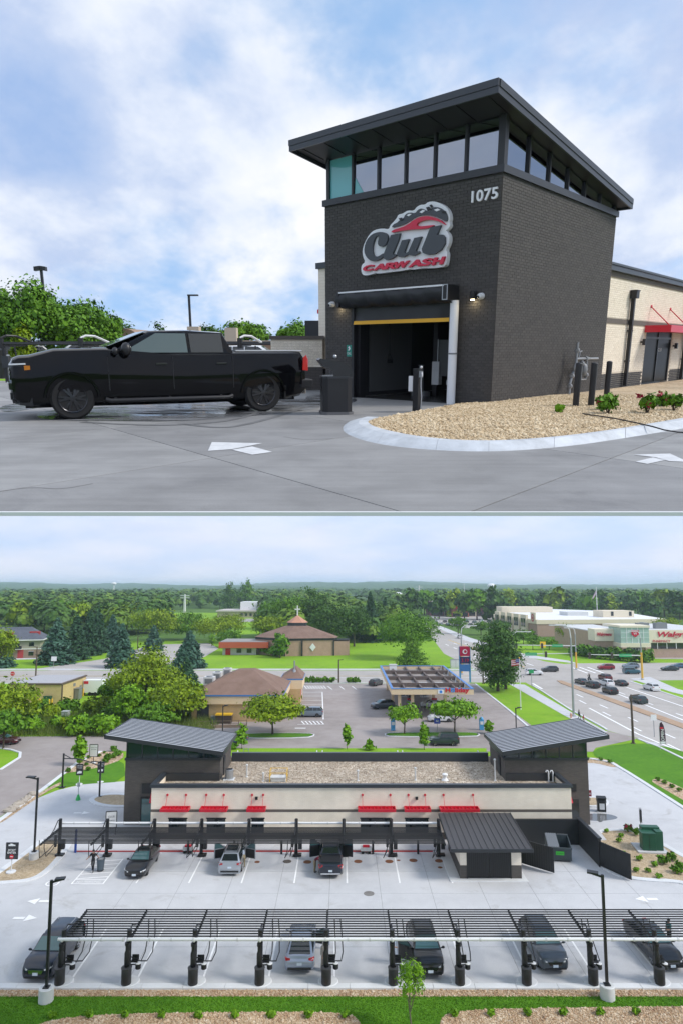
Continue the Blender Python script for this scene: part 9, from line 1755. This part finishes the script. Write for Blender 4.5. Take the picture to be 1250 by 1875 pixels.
for k, (x, lb) in enumerate(((1150, 'dark square downpipe with a collector box on the cream wall, left of the red awning'), (1252, 'dark downpipe at the right edge beyond the red awning'))):
 xx = wr(x, 640, WY - 0.12)[0]; t = thing('downpipe', lb, 'downpipe', tl(xx, WY - 0.12, 0.08), BE, 'dark downpipes on the cream wall'); zt_ = wr(x, 530, WY - 0.12)[1] - 0.1 if k == 0 else 3.3
 SP((-0.065, -0.065, 0), (0.065, 0.06, zt_ - 0.25)).build('pipe', BLK, t); SP((-0.15, -0.15, zt_ - 0.25), (0.15, 0.085, zt_)).build('collector', BLK, t, bevel=0.01); SP((-0.17, -0.17, zt_), (0.17, 0.085, zt_ + 0.04)).build('collector_rim', BLK, t)
 for z_ in (0.9, 2.0): SP((-0.09, -0.07, z_), (0.09, 0.085, z_ + 0.05)).build('strap', BLK, t)
for k, (x, y) in enumerate(((1172, 626), (1231, 633))):
 q = wr(x, y, WY); t = thing('wall_lamp', f'black square wall lamp {["left", "right"][k]} of the glass door under the red awning', 'wall lamp', tl(q[0], WY, q[1]), BE, 'wall lamps beside the glass door'); SP((-0.06, -0.2, -0.12), (0.06, -0.09, 0.12)).build('shade', BLK, t); SP((-0.05, -0.09, -0.03), (0.05, -0.013, 0.03)).build('arm', BLK, t)
lw_ = thing('cream_wing', 'cream brick return with dark coping showing left of the dark tower', 'building', C0, BE)
xq = 2.4; ya_ = wl(583.5, 600, xq)[0]; zt_ = wl(586, 492, xq)[1]
for a, b, m, nm in (((xq, LY + 0.01, 0), (xq + 6, ya_, 0.75), DBRICK, 'wall_base'), ((xq, LY + 0.01, 0.75), (xq + 6, ya_, zt_), CREAM, 'wall'), ((xq - 0.08, LY + 0.01, zt_), (xq + 6, ya_ + 0.06, zt_ + 0.2), NAVYM, 'parapet_cap')): SP(a, b).build(nm, m, lw_)
yw, zw = wl(592, 566, xq); EX([(xq + 0.5, ya_ + 0.01, zw + 0.12), (xq + 0.5, ya_ + 0.55, zw + 0.04), (xq + 0.5, ya_ + 0.55, zw - 0.1), (xq + 0.5, ya_ + 0.01, zw - 0.1)], (1.6, 0, 0)).build('awning', RED, lw_)
p0, p1 = ga(498, 714), ga(592, 712); yy = p0.y; ht = atYa(540, 621, yy).z; hb = atYa(540, 672, yy).z
ew = thing('low_cream_wall', 'low cream block wall with dark base standing between truck and tower', 'wall', (p0.x, yy, 0)); w_ = p1.x - p0.x
SP((0, 0, 0), (w_, 3, hb)).build('wall_base', DBRICK, ew); SP((0, 0, hb), (w_, 3, ht)).build('upper_wall', MORTC, ew); SP((-0.05, -0.06, ht), (w_ + .05, 3.05, ht + 0.12)).build('coping', TAUPE, ew)
brick_face('y', 0, w_, hb, ht, [], BRKC, ew, 0, None, 0.0, 0.09, 0.30)
q = atYa(572, 598, yy + 1); t = thing('dark_panel', 'dark sign panel standing above the low cream wall', 'panel', (q.x, yy + 1, 0)); SP((-0.28, 0, q.z - 0.38), (0.28, 0.08, q.z - 0.02 + 0.24)).build('board', CHAR, t); BA((0, 0.12, 0), (0, 0.12, q.z), 0.08).build('post', BLK, t)
fw_, rw2 = ga(137, 768), ga(483, 753.5); hd = (fw_ - rw2); hd.z = 0; WB = hd.length; hd.normalize(); side = Vector((hd.y, -hd.x, 0))   # points to the far side
tp_black = mat('truck_black', (0.003, 0.003, 0.004), 0.06, spec=0.26)
FOH = 1.10; L_ = WB + FOH + 1.15; W_ = 2.06; org = fw_ - hd * (L_ / 2 - FOH) + side * (W_ / 2 - 0.03)
tk = car('black_pickup_truck', 'glossy black crew cab pickup truck standing on the wet drive before the wash tower', 'pickup truck', 'pickup', tp_black, org, math.atan2(hd.y, hd.x), L=L_, W=W_, H=1.87, wb=WB, r=0.44, front_glass=mat('side_glass_teal', (0.045, 0.08, 0.085), 0.04, spec=0.9), nose=1.14, h0=1.30, h1=1.45, belt=1.33, tail=1.37, cab=(1.86, 2.78, 4.42, 4.60), foh=FOH, cover=mat('bed_cover_sky_sheen', (0.55, 0.56, 0.58), 0.3))  # pale cover colour holds the sky reflection of a dark bed cover
for o in children_of(tk):
 if o.name.startswith(('taillight', 'headlight')): bpy.data.objects.remove(o)
 elif o.name.startswith('wheel'):
  for r_ in children_of(o): r_.material_slots[0].link = 'OBJECT'; r_.material_slots[0].material = mat('truck_rim', (0.06, 0.06, 0.065), 0.2, 0.9)
for o in children_of(tk):
 if o.name.startswith('windscreen'): o.data.materials[0] = mat('sky_toned_windscreen', (0.16, 0.20, 0.22), 0.03, spec=1.0)  # paler glass colour holds the sky mirrored in the windscreen
hw = W_ / 2; nx = L_ / 2
def tkp(name, mb, m, smooth=None, bev=0.0, par=None): return mb.build(name, m, par or tk, smooth=smooth, bevel=bev)
for s in (1, -1):
 # door seams, handles, sill step, flares
 for x in (nx - 1.85, nx - 3.2, nx - 4.55): tkp('door_seam', BA((x, s * (hw + 0.001), 0.58), (x, s * (hw - 0.012), 1.27), 0.012, 0.01), BLK)
 for x in (nx - 3.05, nx - 4.38): tkp('door_handle', SP((x - 0.02, s * (hw - 0.01), 1.10), (x + 0.22, s * (hw + 0.035), 1.145)), BLKG, None, 0.01)
 tkp('side_step', TU([(nx - 1.75, s * (hw + 0.03), 0.40), (nx - 1.85, s * (hw + 0.06), 0.37), (nx - 4.4, s * (hw + 0.06), 0.37), (nx - 4.5, s * (hw + 0.03), 0.40)], 0.05, 8), BLK, 60)
 for x in (nx - 1.95, nx - 3.1, nx - 4.25): tkp('step_bracket', BA((x, s * (hw - 0.25), 0.48), (x, s * (hw + 0.05), 0.38), 0.05), BLK)
 for xc in (nx - FOH, nx - FOH - WB):
  pts = [(xc + 0.525 * math.cos(a), s * (hw - 0.005), 0.43 + 0.525 * math.sin(a)) for a in [math.pi * (0.02 + 0.96 * k / 16) for k in range(17)]]; tkp('wheel_flare', TU(pts, 0.032, 6), tp_black, 60)
 tkp('mud_flap', SP((nx - FOH - WB - 0.56, s * (hw - 0.26), 0.28), (nx - FOH - WB - 0.53, s * (hw - 0.02), 0.62)), RUB)
 tkp('amber_marker', EX([(nx - 0.25, s * (hw * 0.94), 1.02), (nx - 0.36, s * (hw * 0.965), 1.03), (nx - 0.36, s * (hw * 0.985), 1.11), (nx - 0.25, s * (hw * 0.975), 1.11)], (0.0, s * 0.035, 0)), AMBER)
 tkp('light_bar', BA((nx + 0.01, s * hw * 0.60, 1.13), (nx - 0.02, s * hw * 0.93, 1.135), 0.03).bar((nx - 0.02, s * hw * 0.93, 1.135), (nx - 0.28, s * hw * 1.0, 1.145), 0.03), mat('drl_white', (0.7, 0.72, 0.75), 0.2))
 tkp('fog_lamp', MB().ball((nx - 0.10, s * hw * 0.83, 0.62), 0.05, 5), LAMPW, 60); tkp('bumper_recess', MB().ball((nx - 0.19, s * hw * 0.87, 0.84), 0.10, 6, sq=(1.0, 0.5, 0.55)), mat('recess_grey', (0.22, 0.23, 0.24), 0.4), 60)
 tkp('mirror_housing', MB().ball((nx - 2.22, s * (hw + 0.14), 1.43), 0.15, 6, sq=(0.75, 1.0, 0.95)), BLK, 60); tkp('mirror_arm', BA((nx - 2.2, s * (hw - 0.08), 1.34), (nx - 2.2, s * (hw + 0.1), 1.38), 0.07), BLK)
 tkp('tow_hook', SP((nx - 0.03, s * 0.55 - 0.03, 0.42), (nx + 0.06, s * 0.55 + 0.03, 0.56)), BLK)
 tkp('window_trim', BA((nx - 2.0, s * hw * 0.935, 1.315), (nx - 4.5, s * hw * 0.935, 1.315), 0.025), BLK)
tkp('front_bumper', EX([(nx - 0.32, -hw * 0.96, 0.62), (nx - 0.10, -hw * 0.90, 0.62), (nx + 0.07, -hw * 0.62, 0.62), (nx + 0.10, 0, 0.62), (nx + 0.07, hw * 0.62, 0.62), (nx - 0.10, hw * 0.90, 0.62), (nx - 0.32, hw * 0.96, 0.62)], (0, 0, 0.15)), tp_black, None, 0.02)
for k in range(4): tkp('grille_bar', SP((nx - 0.03, -hw * 0.6, 0.82 + k * 0.09), (nx + 0.035, hw * 0.6, 0.855 + k * 0.09)), GREYM if k == 3 else BLKG)
tkp('air_dam', EX([(nx - 0.34, -hw * 0.93, 0.30), (nx - 0.10, -hw * 0.84, 0.32), (nx + 0.03, -hw * 0.55, 0.36), (nx + 0.05, 0, 0.38), (nx + 0.03, hw * 0.55, 0.36), (nx - 0.10, hw * 0.84, 0.32), (nx - 0.34, hw * 0.93, 0.30)], (0, 0, 0.25)), BLK)
tkp('hood_scoop', EX([(nx - 0.55, -0.55, 1.31), (nx - 1.6, -0.62, 1.43), (nx - 1.6, 0.62, 1.43), (nx - 0.55, 0.55, 1.31)], (0, 0, 0.05)), tp_black, None, 0.03)
for s in (-1, 1): tkp('hood_vent', EX([(nx - 1.0, s * 0.3, 1.41), (nx - 1.38, s * 0.34, 1.465), (nx - 1.38, s * 0.55, 1.465), (nx - 1.0, s * 0.5, 1.41)], (0, 0, 0.02)), BLK)
tkp('rear_step_bumper', SP((-nx - 0.14, -hw * 0.93, 0.52), (-nx + 0.16, hw * 0.93, 0.73)), BLK, None, 0.025); tkp('hitch', SP((-nx - 0.22, -0.06, 0.40), (-nx + 0.1, 0.06, 0.49)), BLK); tkp('tow_chain', TU([(-nx - 0.05, 0.3, 0.46), (-nx - 0.12, 0.32, 0.34), (-nx - 0.06, 0.38, 0.45)], 0.012, 5), STEEL)
for s in (1, -1): tkp('tail_lamp_face', EX([(-nx + 0.015, s * (hw * 0.955), 0.93), (-nx + 0.16, s * (hw * 0.985), 0.95), (-nx + 0.14, s * (hw * 0.982), 1.24), (-nx + 0.06, s * (hw * 0.965), 1.30), (-nx + 0.0, s * (hw * 0.945), 1.18)], (0, s * 0.03, 0)), LAMPR)
for k, (x, y, s, f, lb) in enumerate(((1112, 748, 1.35, 5, 'dark green rose bush with two red blooms, left of the row on the gravel'), (1103, 741, 1.1, 2, 'rose bush half behind the left one by the bollards'), (1184, 747, 1.35, 4, 'rose bush with crimson blooms in the middle of the gravel'), (1210, 735, 1.2, 1, 'rounded green bush before the glass door'), (1233, 742, 1.25, 5, 'rose bush with small red flowers at the right end of the row'), (1023, 746, 0.55, 0, 'tiny green seedling on the gravel at the foot of the tower'))):
 p0 = ga(x, y + 10, 0.09); shrub(lb, 0.30 * s, 0.15 * s, 380, 0.045, LEAF_A if s > 0.6 else LEAF_C, 700 + k, p0, 'bushes on the river stones' if s > 0.6 else None, 'rose_bush' if f else 'bush', 'bush', 5, (f + 1) // 2)
pts = [ga(x, y, z) for x, y, z in ((1066, 757, 0.13), (1085, 760, 0.13), (1120, 765, 0.14), (1160, 773, 0.14), (1195, 781, 0.13), (1215, 787, 0.07), (1240, 791, 0.02), (1290, 795, 0.02))]
cb_ = TU([Vector(p) for p in pts], 0.013, 6).build('cable', HOSEM, smooth=60); tag(cb_, 'thin black hose running from the gravel over the kerb to the right', 'hose')
yc = 34.0; x0_, x1_ = ga(-60, 690).x, 0
vc = thing('vacuum_canopy', 'low black vacuum canopy seen edge-on behind the pickup truck', 'canopy', (0, yc, 0))
XA, XB = atYa(-40, 640, yc).x, atYa(500, 640, yc).x; z_ = atYa(100, 630, yc).z
for k in range(8): TU([(XA, 0.5 * k, z_ + 0.02 * k), (XB, 0.5 * k, z_ + 0.02 * k)], 0.05, 6).build('slat', BLK, vc)
for k in range(5):
 x = XA + 1.2 + k * 4.0; TU([(x, 0, 0), (x, 0, z_ + 0.3)], 0.14, 8).build('post', BLK, vc); BA((x, 0, z_ - 0.08), (x, 3.9, z_), 0.12).build('arm', BLK, vc); TU([(x, 0, z_ + 0.3), (x + .2, 0.2, z_ + 0.42), (x + 0.5, 0.6, z_ + 0.4), (x + 0.9, 1.5, z_ + 0.1)], 0.06, 6).build('brace_hose', WHT2 if k % 2 else BLK, vc)
 t = thing('vacuum_station', f'black vacuum station under the low canopy behind the truck, {ORD[k]} from the left', 'vacuum', (x, yc - 0.3, 0), 0, 'vacuum stations behind the truck'); LA([(0.2, 0.0), (0.2, 0.7), (0.26, 0.75), (0.26, 1.4), (0.15, 1.5)], 12).build('turbine', BLK, t, smooth=40); MB().box((-0.35, 0, 0.9), (0.3, 0.3, 0.8)).build('filter_case', BLK, t, bevel=0.03); TU([(0.2, -0.1, 1.3), (0.55, -0.2, 0.5), (0.9, -0.1, 0.9), (0.8, 0, 1.6)], 0.04, 6).build('hose', HOSEM, t, smooth=60)
yb2 = 44.0
ab = thing('brown_arch_building', 'low brown building with an arched gable far behind the truck', 'building', (0, yb2, 0)); BRN = mat('brown_stucco', (0.30, 0.20, 0.14), 0.8, var=0.08)
def q_(x, y): p = atYa(x, y, yb2); return p.x, p.z
P = [q_(188, 640), q_(254, 640)] + [q_(221 + 34 * math.cos(a), 622 - 22 * math.sin(a)) for a in [math.pi * k / 10 for k in range(11)]]; P = [(x, z if k > 1 else 0) for k, (x, z) in enumerate(P)]
EX([(x, 0, z) for x, z in P], (0, 5, 0)).build('gable', BRN, ab); xa = q_(100, 640)[0]; xb = q_(560, 640)[0]
SP((xa, 0.6, 0), (xb, 6, q_(0, 628)[1])).build('wall', BRN, ab); SP((xa, 0.4, q_(0, 628)[1]), (xb, 6.1, q_(0, 623)[1])).build('coping', mat('beige_coping', (0.5, 0.42, 0.33), 0.8), ab)
for a, b, tpx in ((345, 366, 598), (413, 434, 600)): xa_, xb_ = q_(a, 600)[0], q_(b, 600)[0]; SP((xa_, -0.4, 0), (xb_, 0.39, q_(0, tpx)[1])).build('pier', MATS['beige_coping'], ab)
SP((q_(214, 606)[0], -0.1, q_(0, 618)[1]), (q_(222, 606)[0], -0.01, q_(0, 609)[1])).build('sign_panel', SIGNW, ab)
def deck_tree(label, x, ytop, wpx, Y, leaf, n, seed, trunk=0.12, xb=None):
 top = atYa(x, ytop, Y); r = wpx / 2 / 1200 * Y; broadleaf(label, top.z, r, int(n * 2.2), max(0.10, 0.62 * math.sqrt(r * top.z * 3.4 / n)), leaf, seed, (top.x, Y, 0), None, seed, trunk, 'round', dens=max(10, n // 240))
for k, (lb, x, yt, w_, Y, lf, n) in enumerate((('tall leafy tree at the left edge above the truck hood', 40, 508, 130, 39, LEAF_A, 6500), ('spreading tree right of the tallest one, behind the truck hood', 130, 542, 130, 42, LEAF_A, 5200), ('lower tree between the hood and the arched gable', 185, 568, 80, 43, LEAF_A, 2800), ('small pale round tree at the left edge behind the canopy', 36, 592, 40, 37, LEAF_B, 1200), ('tree at the far left edge of the forecourt', -30, 520, 110, 41, LEAF_A, 3600), ('distant dark tree left of the tall thin lamp', 230, 585, 60, 49, LEAF_D, 1500), ('small distant tree left of the thin lamp', 288, 588, 46, 49, LEAF_D, 1100), ('rounded distant tree above the pickup bed', 440, 586, 110, 48, LEAF_A, 3000), ('distant tree between the thin lamp and the beige piers', 385, 592, 50, 49, LEAF_D, 1100), ('distant tree beside the tower left edge', 548, 585, 80, 47, LEAF_A, 2400), ('low distant bush tree near the tower edge', 520, 600, 40, 49, LEAF_D, 800))):
 deck_tree(lb, x, yt, w_, Y, lf, n, 720 + k)
for (lb, x, yt, Y, hd_) in (('dark floodlight pole rising from the trees at the left', 75, 490, 43, 2), ('thin dark lamp pole with a flat head behind the truck cab', 346, 541, 46, 1)):
 p_ = atYa(x, yt, Y); t = thing('lamp_post', lb, 'lamp post', (p_.x, Y, 0), 0, 'dark lamp poles behind the truck'); BA((0, 0, 0), (0, 0, p_.z), 0.14).build('pole', BLK, t)
 if hd_ == 1: SP((-0.08, -0.15, p_.z - 0.02), (0.62, 0.15, p_.z + 0.07)).build('lamp_head', BLK, t)
 else:
  for s in (-1, 1): EX([(s * 0.02, -0.2, p_.z + 0.1), (s * 0.36, -0.25, p_.z + 0.05), (s * 0.36, -0.25, p_.z - 0.2), (s * 0.02, -0.2, p_.z - 0.14)], (0, 0.3, 0)).build('floodlight', BLK, t)
 MB().box((0, 0, 0.04), (0.35, 0.35, 0.08)).build('base_plate', BLK, t)
ln = sheet('lawn', [(-28, 31.2), (-9, 31.2), (-8.5, 33.2), (-28, 33.2)], 0.012, GRASSB)
for k, (lb, kd, p_, x, Y, rz) in enumerate((('white parked car at the left edge behind the vacuum canopy', 'suv', white, 20, 38.5, R(200)), ('white parked van roof glimpsed right of the hood behind the canopy', 'bigsuv', white, 150, 39, R(185)), ('white truck roof glimpsed above the bed of the black pickup', 'suv', white, 470, 40, R(0)))):
 q = atYa(x, 640, Y); car('parked_car', lb, 'car', kd, p_, (q.x, Y, 0), rz, group='cars parked behind the canopy', small=True)
t = thing('safety_post', 'slim dark post with a box at the left edge beside the truck nose', 'post', ga(14, 700)); BA((0, 0, 0), (0, 0, 1.5), 0.12).build('post', BLK, t); MB().box((0.1, -0.1, 0.9), (0.3, 0.25, 0.5)).build('box', CHAR, t)
ON_DECK = False
for o in DECK: o.matrix_basis = MA @ o.matrix_basis
# ================================================================== the air: one closed box round everything below the sky
hm, t, p = newmat('summer_haze'); t.nodes.remove(p); out = [n for n in t.nodes if n.type == 'OUTPUT_MATERIAL'][0]
pv = N(t, 'ShaderNodeVolumePrincipled'); pv.inputs['Color'].default_value = (0.70, 0.85, 1.0, 1); pv.inputs['Density'].default_value = 0.00017; pv.inputs['Anisotropy'].default_value = 0.2
t.links.new(pv.outputs[0], out.inputs['Volume'])
hz_ = SP((-7000, -100, -1.2), (7000, 9500, 72.0)).build('haze', hm); tag(hz_, kind='stuff')
